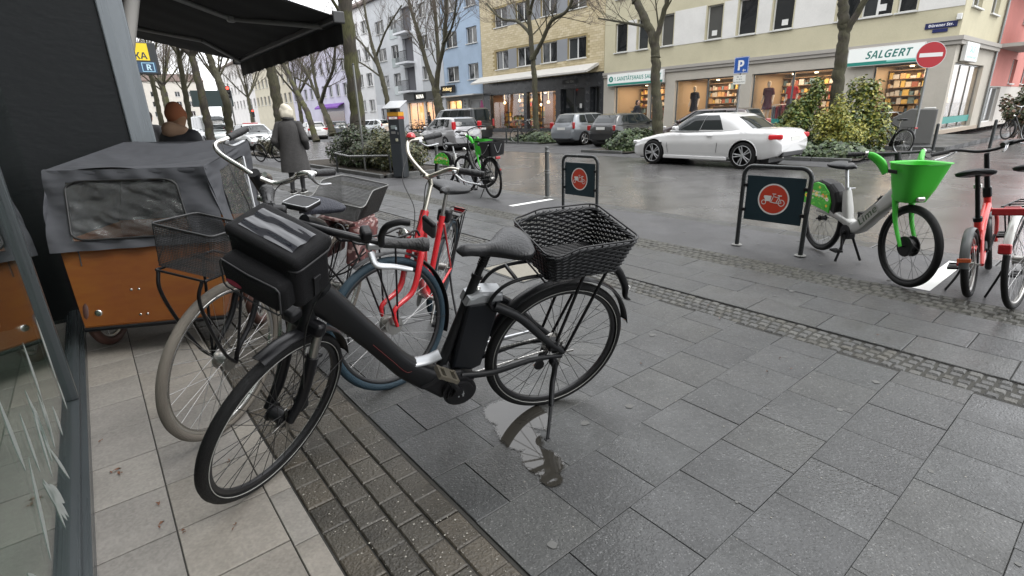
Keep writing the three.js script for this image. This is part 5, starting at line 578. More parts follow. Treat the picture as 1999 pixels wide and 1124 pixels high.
{ // bent guard rail and pole round the planted bed, the bed itself
  const o = thing('guard_rail', 'low bent steel guard rail round the planted bed', 'rail'); mk('rail', [tube([[-16.6, 0.55, -6.6], [-15.3, 0.55, -5.72], [-14.3, 0.5, -5.72], [-13.0, 0.52, -6.3]], 0.028, { soft: false })], galv, o); for (const [x, z] of [[-16.6, -6.6], [-15.3, -5.72], [-13.0, -6.3]]) mk('post', [rod([x, -0.05, z], [x, 0.56, z], 0.026)], postMat, o);
  const p = thing('sign_pole', 'thin grey pole standing in front of the planted bed shrub', 'pole', [-14.62, 0, -6.3]); mk('pole', [rod([0, -0.05, 0], [0, 2.9, 0], 0.03)], galv, p); mk('pole_cap', [at(new THREE.SphereGeometry(0.033, 12, 8), 0, 2.9, 0)], postMat, p);
  const b = struct('planting_bed'); mk('soil', sheet(-20.5, -12.7, -8.2, -5.95, 0.05), earthMat, b); const kb = metric(rbox(0.97, 0.16, 0.12, 0.02)); for (let i = 0; i < 8; i++) { mk('kerb_stone', kb, kerbMat, b).position.set(-13.2 - i, 0.01, -5.9); mk('kerb_stone', kb, kerbMat, b).position.set(-13.2 - i, 0.01, -8.25); } for (let i = 0; i < 2; i++) { const k = mk('kerb_stone', kb, kerbMat, b); k.position.set(-12.68, 0.01, -6.5 - i); k.rotation.y = Math.PI / 2; }
  const b2 = struct('planting_bed'); mk('soil', sheet(-11.2, -5.0, -19.4, -15.6, 0.03), earthMat, b2); for (let i = 0; i < 6; i++) mk('kerb_stone', kb, kerbMat, b2).position.set(-5.6 - i, 0.0, -15.55);
  const b3 = struct('planting_bed'); mk('soil', sheet(-14.6, -12.2, -19.4, -15.2, 0.03), earthMat, b3); for (let i = 0; i < 2; i++) mk('kerb_stone', kb, kerbMat, b3).position.set(-12.9 - i, 0.0, -15.15);
  const b4 = struct('planting_bed'); mk('soil', sheet(-23.5, -20.2, -20.0, -18.2, 0.03), earthMat, b4); for (let i = 0; i < 3; i++) mk('kerb_stone', kb, kerbMat, b4).position.set(-20.8 - i, 0.0, -18.15);
  const b5 = struct('planting_bed'); mk('soil', sheet(-30, -24.5, -7.6, -6.3, 0.05), earthMat, b5);
}
{ // steel access cover in the footway
  const m = struct('access_cover'); mk('cover_plate', [metric(rbox(0.6, 0.012, 0.42, 0.004, -3.72, 0.0015, -3.06))], std(0.2, 0.185, 0.15, 0.7, 0, { map: null, bumpMap: slabBump, bumpScale: 0.002 }), m); mk('cover_frame', [span(-4.05, -3.4, -0.004, 0.005, -2.845, -2.825), span(-4.05, -3.4, -0.004, 0.005, -3.295, -3.275), span(-4.05, -4.03, -0.004, 0.006, -3.29, -2.83), span(-3.42, -3.4, -0.004, 0.006, -3.29, -2.83)], postMat, m);
}
function signal(label, x, z, h, lampY) { const o = thing('traffic_light', label, 'traffic light', [x, 0, z], 1.2, 'distant traffic lights'); mk('pole', [rod([0, -0.05, 0], [0, h, 0], 0.06, 0.05)], galv, o); mk('housing', [rbox(0.26, 0.85, 0.3, 0.05, 0, lampY - 0.27, 0.22)], M.plastic, o); const on = new THREE.MeshStandardMaterial({ color: 0x400505, emissive: new THREE.Color(1, 0.06, 0.04), emissiveIntensity: 2.2 }), off = std(0.02, 0.02, 0.02, 0.3); [on, off, off].forEach((m, k) => mk('lens', [at(new THREE.SphereGeometry(0.1, 16, 10).scale(1, 1, 0.5), 0, lampY - k * 0.27, 0.37)], m, o)); return o; }
signal('traffic light showing red above the crooked tree trunk', -46, -9.65, 4.4, 4.05); signal('far traffic light showing red beside the woman in grey', -70, -16.9, 3.6, 2.9);
{ const s = thing('direction_board', 'dark direction board on two posts far down the street', 'sign', [-60, 0, -11]); mk('board', [rbox(0.08, 1.5, 3.6, 0.03, 0, 3.9, 0)], std(0.03, 0.05, 0.05, 0.6), s); for (const z of [-1.2, 1.2]) mk('post', [rod([-0.08, -0.05, z], [-0.08, 4.6, z], 0.05)], galv, s); }
// ---------------------------------------------------------------- cars
const { Brush, Evaluator, SUBTRACTION } = await import('three-bvh-csg');
const ev = new Evaluator(); ev.attributes = ['position', 'normal', 'uv']; ev.useGroups = false;
const paint = (r, g, b, m = 0.1) => phy(r, g, b, 0.32, m, { clearcoat: 0.9, clearcoatRoughness: 0.06 });
const carGlass = phy(0.01, 0.014, 0.015, 0.03, 0, { ior: 1.5 }), carBlack = std(0.012, 0.012, 0.013, 0.5), tailOn = new THREE.MeshStandardMaterial({ color: new THREE.Color().setRGB(0.3, 0.008, 0.014), roughness: 0.2, emissive: new THREE.Color().setRGB(1, 0.03, 0.03), emissiveIntensity: 0.07 }), tailOff = phy(0.32, 0.012, 0.014, 0.15, 0, { clearcoat: 1 }), lampClear = phy(0.6, 0.6, 0.6, 0.1, 0.2, { clearcoat: 1 }), plateM = std(0.6, 0.6, 0.57, 0.5), amber = phy(0.55, 0.2, 0.03, 0.2, 0, { clearcoat: 1 });
const interp = (tab, x) => { let i = 0; while (i < tab.length - 2 && x > tab[i + 1][0]) i++; const [a, b] = [tab[i], tab[i + 1]], t = Math.max(0, Math.min(1, (x - a[0]) / (b[0] - a[0]))); const s = sm(t) * 0.5 + t * 0.5; return a[1] + (b[1] - a[1]) * s; };
// local frame: x forward, y up, origin on the ground below the middle
function car(name, label, pos, turn, o, group) {
  const C = thing(name, label, o.category || 'car', pos, turn, group), { L, W, wb, wr, off = 0.02 } = o, hw = W / 2, top = o.top, bot = o.bottom || [[-L / 2, 0.34], [-L / 2 + 0.25, 0.22], [0, 0.17], [L / 2 - 0.3, 0.2], [L / 2, 0.28]], wid = o.wid || [[-L / 2, 0.80], [-L / 2 + 0.12, 0.92], [-L / 2 + 0.5, 0.985], [0, 1], [L / 2 - 0.7, 0.98], [L / 2 - 0.2, 0.88], [L / 2, 0.7]];
  const rings = [], NX = 44; for (let i = 0; i <= NX; i++) { const x = -L / 2 + L * i / NX, w = hw * interp(wid, x), yb = interp(bot, x), yt = interp(top, x), h = yt - yb, ring = [], half = [[0, 0], [0.6, 0], [0.9, 0.03], [0.955, 0.12], [0.97, 0.3], [0.99, 0.5], [1.0, 0.66], [0.975, 0.715], [0.965, 0.82], [0.93, 0.915], [0.84, 0.968], [0.6, 0.99], [0.3, 1.0], [0, 1.0]]; for (const [a, b] of half) ring.push(V(x, yb + h * b + (a < 0.5 && b > 0.9 ? 0.012 : 0), w * a)); for (let k = half.length - 2; k > 0; k--) { const [a, b] = half[k]; ring.push(V(x, yb + h * b + (a < 0.5 && b > 0.9 ? 0.012 : 0), -w * a)); } rings.push(ring); }
  let body = new Brush(loft(rings)); body.updateMatrixWorld();
  const axles = [wb / 2 + off, -wb / 2 + off]; for (const x of axles) { const c = new THREE.CylinderGeometry(wr * 1.13, wr * 1.13, W * 1.2, 40); c.rotateX(Math.PI / 2); c.translate(x, wr + 0.01, 0); const b = new Brush(c); b.updateMatrixWorld(); body = ev.evaluate(body, b, SUBTRACTION); }
  mk('body', toCreasedNormals(body.geometry, 0.7), o.paint, C); mk('underbody', [span(-L / 2 + 0.3, L / 2 - 0.3, 0.16, 0.5, -hw * 0.7, hw * 0.7)], carBlack, C);
  for (const x of axles) mk('wheel_arch', [at(new THREE.CylinderGeometry(wr * 1.125, wr * 1.125, W * 0.86, 30, 1, true), x, wr + 0.01, 0, Math.PI / 2)], carBlack, C);
  // cabin with flush panes
  const cab = o.cabin, P = o.pow || 7, prof = (t) => ({ x0: interp(cab.x0, t), x1: interp(cab.x1, t), z: hw * interp(cab.z, t), y: interp(cab.y, t) });
  const cring = (t, n = 56) => { const q = prof(t), cx = (q.x0 + q.x1) / 2, hx = (q.x1 - q.x0) / 2, r = []; for (let k = 0; k < n; k++) { const a = k / n * 2 * Math.PI, c = Math.cos(a), s = Math.sin(a), e = 2 / P; r.push(V(cx + hx * Math.sign(c) * Math.abs(c) ** e, q.y, q.z * Math.sign(s) * Math.abs(s) ** e)); } return r; };
  mk('cabin', [loft([0, 0.15, 0.3, 0.45, 0.6, 0.75, 0.85, 0.93, 0.98, 1].map((t) => cring(t)))], o.roofPaint || o.paint, C);
  const pane = (name, f, n = 12, m = 10) => { const pos = [], idx = [], uv = []; for (let i = 0; i <= m; i++) for (let k = 0; k <= n; k++) { const p = f(k / n, i / m); pos.push(p.x, p.y, p.z); uv.push(k / n, i / m); } for (let i = 0; i < m; i++) for (let k = 0; k < n; k++) { const a = i * (n + 1) + k; idx.push(a, a + 1, a + n + 1, a + 1, a + n + 2, a + n + 1); } const g = new THREE.BufferGeometry(); g.setAttribute('position', new THREE.Float32BufferAttribute(pos, 3)); g.setAttribute('uv', new THREE.Float32BufferAttribute(uv, 2)); g.setIndex(idx); g.computeVertexNormals(); return mk(name, g, carGlass, C); };
  const sideP = (s, f0, f1, t0, t1, d) => (u, v) => { const t = t0 + (t1 - t0) * v, q = prof(t), fx = f0 + (f1 - f0) * u, cx = (q.x0 + q.x1) / 2, hx = (q.x1 - q.x0) / 2; return V(cx + hx * fx, q.y, s * (q.z * (1 - Math.abs(fx) ** P) ** (1 / P) + d)); }, endP = (s, f, t0, t1, d) => (u, v) => { const t = t0 + (t1 - t0) * v, q = prof(t), fz = f * (u * 2 - 1), cx = (q.x0 + q.x1) / 2, hx = (q.x1 - q.x0) / 2; return V(cx + s * (hx * (1 - Math.abs(fz) ** P) ** (1 / P) + d), q.y, q.z * fz); };
  for (const s of [-1, 1]) for (const [f0, f1, t0 = 0.1, t1 = 0.84] of o.side) pane('side_window', sideP(s, f0, f1, t0, t1, 0.006));
  pane('windscreen', endP(1, 0.86, 0.06, o.wsTop || 0.86, 0.006)); pane('rear_window', endP(-1, 0.8, o.rwLow || 0.1, o.rwTop || 0.84, 0.007));
  // wheels
  for (const x of axles) for (const s of [-1, 1]) { const w = grp('wheel', C); w.position.set(x, wr, s * (hw - 0.11)); mk('tyre', [at(lathe([[wr * 0.7, -0.1], [wr * 0.94, -0.105], [wr, -0.08], [wr, 0.08], [wr * 0.94, 0.105], [wr * 0.7, 0.1]], 36), 0, 0, 0, Math.PI / 2)], M.rubber, w); const rims = [at(lathe([[wr * 0.75, -0.1], [wr * 0.76, 0.1], [wr * 0.71, 0.1], [wr * 0.67, 0.02], [0, -0.02]], 32), 0, 0, 0, Math.PI / 2)]; const sp = []; const ns = o.spokes || 5; for (let k = 0; k < ns; k++) { const a = k / ns * 2 * Math.PI; for (const d of o.twin ? [-0.16, 0.16] : [0]) sp.push(tube([[0.03 * Math.cos(a + d * 2), 0.03 * Math.sin(a + d * 2), s * 0.075], [wr * 0.72 * Math.cos(a + d), wr * 0.72 * Math.sin(a + d), s * 0.088]], o.twin ? 0.016 : 0.032, { soft: false, n: 6, flat: 0.6 })); } sp.push(disc(0.035, 0.03, 0, 0, s * 0.08, 16), torus(wr * 0.73, 0.008, 6, 36).translate(0, 0, s * 0.098)); mk('rim', rims, carBlack, w); mk('rim_spokes', sp, o.rimM || M.alu, w); }
  // lamps, plates, trim
  const tz = o.tail; if (tz) for (const s of [-1, 1]) mk('tail_lamp', [rbox(tz[0], tz[1], tz[2], Math.min(tz[0], tz[1]) * 0.35, tz[3], tz[4], s * tz[5], 0, s * -(tz[6] || 0.3), 0, 3)], o.tailOn ? tailOn : tailOff, C);
  const hl = o.head; if (hl) for (const s of [-1, 1]) mk('head_lamp', [rbox(hl[0], hl[1], hl[2], 0.04, hl[3], hl[4], s * hl[5], 0, s * 0.45, 0, 3)], lampClear, C);
  const np = mk('number_plate', [box(0.01, 0.11, 0.5, -L / 2 - 0.004 - (o.plateX || 0), o.plateY || 0.62, 0)], plateM, C); mk('number_plate', [box(0.01, 0.11, 0.5, L / 2 + 0.006, 0.45, 0)], plateM, C);
  mk('bumper_insert', [rbox(0.14, 0.14, W * 0.62, 0.04, -L / 2 + 0.075, o.insY || 0.33, 0)], carBlack, C); mk('grille', [rbox(0.1, 0.16, W * 0.5, 0.04, L / 2 - 0.06, 0.42, 0)], carBlack, C);
  for (const s of [-1, 1]) { const q = prof(0.08); mk('door_mirror', [rbox(0.13, 0.12, 0.2, 0.05, q.x1 - 0.45, q.y + 0.06, s * (hw + 0.05)), rod([q.x1 - 0.45, q.y + 0.0, s * hw * 0.9], [q.x1 - 0.45, q.y + 0.05, s * (hw + 0.03)], 0.02)], o.mirrorM || o.paint, C); for (const [x, y] of o.handles || []) mk('door_handle', [rbox(0.17, 0.03, 0.035, 0.012, x, y, s * (hw * 0.985))], o.handleM || o.paint, C); }
  // door gaps as thin dark seams set on the skin
  for (const s of [-1, 1]) for (const seam of o.seams || []) mk('door_seam', [tube(seam.map(([x, y]) => { const w = hw * interp(wid, x), yb = interp(bot, x), yt = interp(top, x), b = (y - yb) / (yt - yb), tab = [[0.03, 0.9], [0.12, 0.955], [0.3, 0.975], [0.52, 1], [0.68, 0.995], [0.8, 0.975], [0.9, 0.93], [0.965, 0.84]]; return [x, y, s * w * interp(tab, b)]; }), 0.0045, { n: 4, seg: 24 })], carBlack, C);
  return { C, hw, prof };
}
const coupe = { L: 4.45, W: 1.78, wb: 2.68, wr: 0.325, off: -0.02, paint: paint(0.56, 0.56, 0.555), top: [[-2.225, 0.72], [-2.16, 0.88], [-2.0, 0.955], [-1.4, 0.965], [-0.6, 0.93], [0.7, 0.90], [1.2, 0.85], [1.75, 0.74], [2.05, 0.62], [2.225, 0.5]], bottom: [[-2.225, 0.42], [-2.1, 0.30], [-1.8, 0.22], [0, 0.17], [1.8, 0.18], [2.225, 0.24]], wid: [[-2.225, 0.78], [-2.12, 0.9], [-1.8, 0.97], [-1.2, 1], [0, 0.985], [1.2, 0.985], [1.8, 0.93], [2.05, 0.84], [2.225, 0.62]],
  cabin: { x0: [[0, -1.62], [0.3, -1.4], [0.6, -1.16], [0.85, -0.92], [1, -0.62]], x1: [[0, 1.06], [0.3, 0.84], [0.6, 0.59], [0.85, 0.35], [1, 0.05]], z: [[0, 0.87], [0.3, 0.82], [0.6, 0.755], [0.85, 0.68], [1, 0.56]], y: [[0, 0.9], [0.3, 1.04], [0.6, 1.19], [0.85, 1.305], [1, 1.355]] }, side: [[-0.36, 0.155, 0.1, 0.84], [0.168, 0.86, 0.06, 0.86]], rwLow: 0.14, rwTop: 0.74, tailOn: true, tail: [0.32, 0.12, 0.47, -2.0, 0.775, 0.6, 0.5], head: [0.2, 0.1, 0.34, 2.03, 0.6, 0.56], pow: 5, spokes: 5, twin: true, plateY: 0.72, insY: 0.36, handles: [[-0.42, 0.8]], seams: [[[0.92, 0.86], [0.86, 0.6], [0.82, 0.24]], [[-0.62, 0.9], [-0.66, 0.6], [-0.6, 0.24]], [[0.82, 0.235], [0.1, 0.225], [-0.6, 0.235]]], mirrorM: paint(0.56, 0.56, 0.555) };
{
  const { C, hw } = car('parked_car', 'white two-door coupe stopped at the far kerb, red tail lamps lit', [-8.0, -0.03, -13.62], Math.PI, coupe);
  for (const s of [-1, 1]) mk('fender_vent', [extrude([[1.02, 0.62], [1.1, 0.62], [1.06, 0.5], [1.07, 0.42], [1.03, 0.5]], 0.012, 0.003).translate(0, 0, s * (hw * 0.985 + 0.004))], carBlack, C);
  for (const s of [-1, 1]) mk('sill', [rbox(1.9, 0.09, 0.05, 0.02, 0, 0.235, s * (hw * 0.97))], coupe.paint, C); mk('badge', [at(new THREE.CylinderGeometry(0.035, 0.035, 0.01, 20), -2.19, 0.87, 0, 0, 0, Math.PI / 2)], M.chrome, C);
  for (const s of [-1, 1]) mk('exhaust', [rod([-2.2, 0.31, s * 0.48], [-2.0, 0.31, s * 0.48], 0.04)], M.steel, C);
  for (const s of [-1, 1]) mk('rear_arch_lip', [tube(Array.from({ length: 13 }, (_, k) => { const a = k / 12 * Math.PI; return [-1.36 + Math.cos(a) * 0.372, 0.335 + Math.sin(a) * 0.372, s * hw * 0.985]; }), 0.012, { n: 6 })], coupe.paint, C);
}
const hatch = (p, k = {}) => ({ L: 3.95, W: 1.68, wb: 2.48, wr: 0.3, paint: p, top: [[-1.975, 0.78], [-1.93, 0.95], [-1.8, 0.98], [0.6, 0.97], [1.1, 0.92], [1.6, 0.8], [1.86, 0.66], [1.975, 0.5]], cabin: { x0: [[0, -1.93], [0.3, -1.87], [0.6, -1.78], [0.85, -1.66], [1, -1.35]], x1: [[0, 1.25], [0.3, 0.98], [0.6, 0.68], [0.85, 0.4], [1, 0.05]], z: [[0, 0.93], [0.3, 0.88], [0.6, 0.81], [0.85, 0.75], [1, 0.6]], y: [[0, 0.93], [0.3, 1.09], [0.6, 1.25], [0.85, 1.4], [1, 1.46]] }, side: [[-0.72, -0.4, 0.2, 0.8], [-0.36, 0.06, 0.12, 0.84], [0.1, 0.82, 0.12, 0.84]], rwLow: 0.22, rwTop: 0.84, tail: [0.12, 0.3, 0.2, -1.88, 0.92, 0.7, 0.5], head: [0.2, 0.14, 0.32, 1.72, 0.68, 0.6], plateY: 0.78, handles: [[-0.05, 0.84], [-0.95, 0.86]], seams: [[[0.85, 0.95], [0.82, 0.6], [0.76, 0.26]], [[-0.1, 0.96], [-0.12, 0.6], [-0.12, 0.24]], [[-1.0, 0.95], [-1.05, 0.72]]], ...k });
car('parked_car', 'silver hatchback driving away behind the rental bicycles, hazard lamp lit', [-22.0, -0.03, -13.9], Math.PI - 0.1, hatch(paint(0.33, 0.33, 0.34, 0.5), { tailOn: true, tail: [0.14, 0.34, 0.2, -1.86, 1.1, 0.66, 0.5] }));
car('parked_car', 'grey hatchback parked nose-in, left of the small black car', [-18.3, -0.03, -19.75], Math.PI / 2 + 0.03, hatch(paint(0.2, 0.215, 0.23, 0.4), { pow: 5 }));
car('parked_car', 'small black car with rounded roof parked nose-in beside the ivy bed', [-15.55, -0.03, -19.4], Math.PI / 2 - 0.02, hatch(paint(0.008, 0.009, 0.01), { L: 3.7, W: 1.66, wb: 2.44, top: [[-1.85, 0.74], [-1.8, 0.92], [-1.7, 0.98], [0.8, 0.97], [1.2, 0.93], [1.6, 0.82], [1.78, 0.68], [1.85, 0.5]], cabin: { x0: [[0, -1.78], [0.3, -1.7], [0.6, -1.6], [0.85, -1.46], [1, -1.15]], x1: [[0, 1.0], [0.3, 0.84], [0.6, 0.64], [0.85, 0.4], [1, 0.1]], z: [[0, 0.92], [0.3, 0.87], [0.6, 0.81], [0.85, 0.76], [1, 0.62]], y: [[0, 0.93], [0.3, 1.06], [0.6, 1.2], [0.85, 1.33], [1, 1.39]] }, tail: [0.08, 0.22, 0.16, -1.8, 0.82, 0.72, 0.4], plateY: 0.8, insY: 0.36 }));
car('parked_car', 'dark red-brown car parked behind the white coupe near the shop windows', [-11.1, -0.03, -18.6], Math.PI, hatch(paint(0.03, 0.012, 0.012)));
car('van', 'black van parked behind the silver hatchback', [-27.6, -0.03, -18.2], Math.PI, { ...hatch(paint(0.01, 0.011, 0.012)), category: 'van', L: 4.9, W: 1.9, wb: 3.0, wr: 0.33, wid: undefined, top: [[-2.45, 1.0], [-2.4, 1.15], [1.2, 1.12], [1.7, 1.02], [2.3, 0.85], [2.45, 0.6]], cabin: { x0: [[0, -2.4], [0.85, -2.3], [1, -2.1]], x1: [[0, 1.9], [0.5, 1.4], [0.85, 1.0], [1, 0.7]], z: [[0, 0.95], [0.85, 0.84], [1, 0.7]], y: [[0, 1.1], [0.85, 1.85], [1, 1.93]] }, tail: [0.08, 0.4, 0.12, -2.4, 1.1, 0.85, 0.1] });
const far = { g: 'distant cars on the street' };
car('parked_car', 'white estate car driving away down the street with brake lamps glowing', [-48, -0.03, -16.2], Math.PI - 0.12, hatch(paint(0.7, 0.7, 0.7), { L: 4.3, W: 1.78, wb: 2.6, tailOn: true, tail: [0.1, 0.16, 0.46, -2.08, 0.86, 0.6, 0.25], top: [[-2.15, 0.75], [-2.1, 0.96], [0.6, 0.97], [1.3, 0.9], [1.9, 0.75], [2.15, 0.5]] }));
car('parked_car', 'grey sports utility car parked beyond the white estate', [-56, -0.03, -21.5], Math.PI - 0.2, hatch(paint(0.12, 0.13, 0.14, 0.4), { L: 4.4, W: 1.84, wb: 2.65, wr: 0.34 }));
car('parked_car', 'white saloon parked behind the planted bed tree', [-52, -0.03, -23.5], Math.PI + 0.5, hatch(paint(0.65, 0.68, 0.7), { L: 4.3, W: 1.78, wb: 2.6 }));
const taxi = car('parked_car', 'white car facing the camera behind the woman in grey coat', [-36.0, -0.03, -8.5], 0.05, hatch(paint(0.62, 0.64, 0.64), { L: 4.5, W: 1.82, wb: 2.8 })); mk('roof_beacon', [rbox(0.2, 0.1, 0.9, 0.04, -0.4, 1.49, 0)], tailOff, taxi.C);
car('van', 'pale van with large windscreen facing the camera in the distance', [-47.5, -0.03, -8.2], 0.05, { ...hatch(paint(0.45, 0.48, 0.48)), category: 'van', L: 5.2, W: 2.0, wb: 3.2, wr: 0.34, top: [[-2.6, 1.0], [-2.5, 1.15], [1.3, 1.15], [1.9, 1.05], [2.45, 0.9], [2.6, 0.6]], cabin: { x0: [[0, -2.5], [0.85, -2.45], [1, -2.3]], x1: [[0, 2.1], [0.5, 1.6], [0.85, 1.2], [1, 0.9]], z: [[0, 0.95], [0.85, 0.86], [1, 0.72]], y: [[0, 1.1], [0.85, 2.1], [1, 2.2]] } });
// ---------------------------------------------------------------- trees and shrubs
const barkTex = (a, b, s) => tex(256, (u, v) => { const k = fbm(s, 5, u, v * 0.5, 5), m = fbm(s + 20, 3, u, v, 4), g = 0.7 + 0.6 * vn(s + 40, 40, u, v * 0.3); return a.map((c, i) => (c + (b[i] - c) * sm(Math.max(0, Math.min(1, (m - 0.42) * 5)))) * g * (0.6 + 0.8 * k)); }, 1.2);
const bark = std(1, 1, 1, 0.9, 0, { map: barkTex([0.062, 0.052, 0.042], [0.066, 0.062, 0.036], 501), bumpMap: slabBump, bumpScale: 0.02 }), barkMoss = std(1, 1, 1, 0.9, 0, { map: barkTex([0.06, 0.052, 0.04], [0.074, 0.074, 0.032], 521), bumpMap: slabBump, bumpScale: 0.02 }), twigMat = std(0.11, 0.088, 0.072, 0.9);
// trunk and limbs as lists of points; finer wood is grown from the limbs
function tree(label, trunk, r0, limbs, seed, { mat = bark, levels = 3, dens = 1.05, twigLen = 1.2, rEnd = 0.6, spread = 0.85 } = {}) {
  const q = rng(seed), o = thing('street_tree', label, 'tree', [trunk[0][0], 0, trunk[0][2]], 0, 'bare street trees'), loc = (p) => V(p[0] - trunk[0][0], p[1], p[2] - trunk[0][2]);
  const knobby = (pts, ra, rb2, n) => { const c = new THREE.CatmullRomCurve3(pts, false, 'centripetal').getPoints(Math.max(8, n * 4)); const N = c.length; return tube(c.map((p, i) => p.clone().add(V((q() - 0.5) * ra * 0.22, 0, (q() - 0.5) * ra * 0.22))), (t) => (ra + (rb2 - ra) * t) * (1 + 0.14 * (q() - 0.5)) * (t < 0.06 ? 1 + (0.06 - t) * 5 : 1), { n: 12, soft: false }); };
  const tp = trunk.map(loc); mk('trunk', [knobby(tp, r0, r0 * rEnd, trunk.length * 2)], mat, o);
  const lg = [], tg = []; const grow = (p, d, len, r, lev) => {
    const pts = [p.clone()]; let dir = d.clone(), c = p.clone(); const n = 4; for (let i = 0; i < n; i++) { dir.add(V((q() - 0.5) * 0.5, (q() - 0.5) * 0.35 + 0.07, (q() - 0.5) * 0.5)).normalize(); c = c.clone().addScaledVector(dir, len / n); pts.push(c); }
    (lev <= 1 ? lg : tg).push(tube(pts, [r, r * 0.45], { n: lev <= 1 ? 7 : 4, soft: lev <= 1, seg: 8, cap: false })); if (lev >= levels) return;
    const k = Math.round((lev === 1 ? 6 : 4.5) * dens); for (let i = 0; i < k; i++) { const t = 0.25 + 0.75 * (i + q()) / k, f = t * n, a = Math.min(n - 1, Math.floor(f)), pp = pts[a].clone().lerp(pts[a + 1], f - a), nd = pts[a + 1].clone().sub(pts[a]).normalize().add(V((q() - 0.5) * 2 * spread, (q() - 0.35) * 1.1, (q() - 0.5) * 2 * spread)).normalize(); grow(pp, nd, len * (0.45 + 0.3 * q()), Math.max(0.005, r * (0.38 + 0.15 * q())), lev + 1); }
  };
  for (const L of limbs) { const pts = L.pts.map(loc), ra = L.r, rb2 = L.r * 0.45; lg.push(knobby(pts, ra, rb2, pts.length)); const c = new THREE.CatmullRomCurve3(pts, false, 'centripetal'), n = Math.round((L.n || 9) * dens); for (let i = 0; i < n; i++) { const t = 0.2 + 0.8 * (i + q()) / n, p = c.getPointAt(Math.min(1, t)), d = c.getTangentAt(Math.min(1, t)).add(V((q() - 0.5) * 2.2 * spread, (q() - 0.3) * 0.9, (q() - 0.5) * 2.2 * spread)).normalize(); grow(p, d, twigLen * (1.2 + 1.3 * q()) * (1.1 - 0.4 * t), Math.max(0.011, ra * 0.23 * (1.2 - t * 0.6)), 1); } }
  mk('limbs', lg, mat, o); mk('twigs', tg, twigMat, o, 'stuff'); return o;
}
// automatic crown on a trunk
function autoLimbs(top, h, n, r, seed, reach = 2.6) { const q = rng(seed), L = []; for (let k = 0; k < n; k++) { const a = k / n * 6.283 + q() * 1.2, s = reach * (0.5 + 0.7 * q()), up = h * (0.55 + 0.5 * q()); L.push({ pts: [top, [top[0] + Math.cos(a) * s * 0.4, top[1] + up * 0.35, top[2] + Math.sin(a) * s * 0.4], [top[0] + Math.cos(a) * s, top[1] + up, top[2] + Math.sin(a) * s]], r: r * (0.55 + 0.3 * q()), n: 7 }); } return L; }
tree('mossy thick trunk rising beside the thin pole in the planted bed', [[-17.7, 0, -7.5], [-17.6, 1.2, -7.5], [-17.5, 2.9, -7.5], [-17.5, 5.2, -7.5], [-17.6, 7.0, -7.4]], 0.27, [...autoLimbs([-17.6, 6.8, -7.4], 5, 5, 0.18, 3), { pts: [[-17.5, 4.9, -7.5], [-17.9, 5.8, -8.6], [-18.2, 7, -10]], r: 0.07, n: 8 }, { pts: [[-17.5, 4.4, -7.5], [-17.1, 5.2, -6.8], [-16.9, 6.2, -6.1]], r: 0.06, n: 8 }], 31, { mat: barkMoss, rEnd: 0.75 });
tree('slanting tree behind the ticket machine in front of the grey house', [[-40.2, 0, -20], [-40.5, 2.7, -20], [-41.4, 5.4, -20], [-42.2, 7, -20]], 0.24, [{ pts: [[-41.6, 5.6, -20], [-43.5, 7.5, -19.6], [-46, 9, -19]], r: 0.1 }, { pts: [[-42.2, 7, -20], [-42.8, 9.5, -20], [-43, 12, -20]], r: 0.12 }, { pts: [[-41.8, 6.2, -20], [-40.5, 8, -20.5], [-38.6, 9.5, -21]], r: 0.1 }, { pts: [[-41, 4.6, -20], [-43.2, 6, -19], [-46, 6.4, -18.2]], r: 0.08 }], 32);
tree('many-stemmed tree in front of the blue house', [[-32.6, 0, -20], [-32.65, 1.9, -20], [-33, 3.4, -20]], 0.4, [{ pts: [[-33, 3.3, -20], [-33.7, 4.6, -20], [-34.8, 7.2, -20], [-36, 10, -20]], r: 0.2, n: 12 }, { pts: [[-32.9, 3.2, -20], [-33.0, 5, -20.4], [-33.6, 8.4, -20.8], [-33.8, 11, -21]], r: 0.17, n: 12 }, { pts: [[-32.9, 3.2, -20], [-32.4, 4.6, -20], [-31.4, 6.2, -20], [-30.8, 8.5, -20], [-30.2, 11, -20]], r: 0.18, n: 12 }, { pts: [[-31.6, 6, -20], [-29.6, 6.8, -19.5], [-28, 8.4, -19]], r: 0.09 }], 33);
tree('tree with a forked crown in front of the yellow brick building', [[-22.9, 0, -20.4], [-22.95, 0.7, -20.4], [-23.05, 3.4, -20.4], [-23.15, 4.4, -20.4]], 0.2, [{ pts: [[-23.15, 4.3, -20.4], [-23.3, 5.8, -20.4], [-23.5, 7.3, -20.4], [-23.2, 10, -20.4]], r: 0.15, n: 11 }, { pts: [[-23.1, 4.4, -20.4], [-22.4, 5.1, -20.4], [-21.6, 6, -20.4], [-20.5, 6.3, -20.4], [-19.6, 7.4, -20.3]], r: 0.13, n: 12 }, { pts: [[-23.3, 5.6, -20.4], [-24.6, 6.4, -20.6], [-26.3, 6.8, -20.8], [-28, 7.9, -21]], r: 0.1, n: 11 }, { pts: [[-23.4, 6.6, -20.4], [-22.2, 7.8, -20], [-21, 9.5, -19.6]], r: 0.09 }], 34);
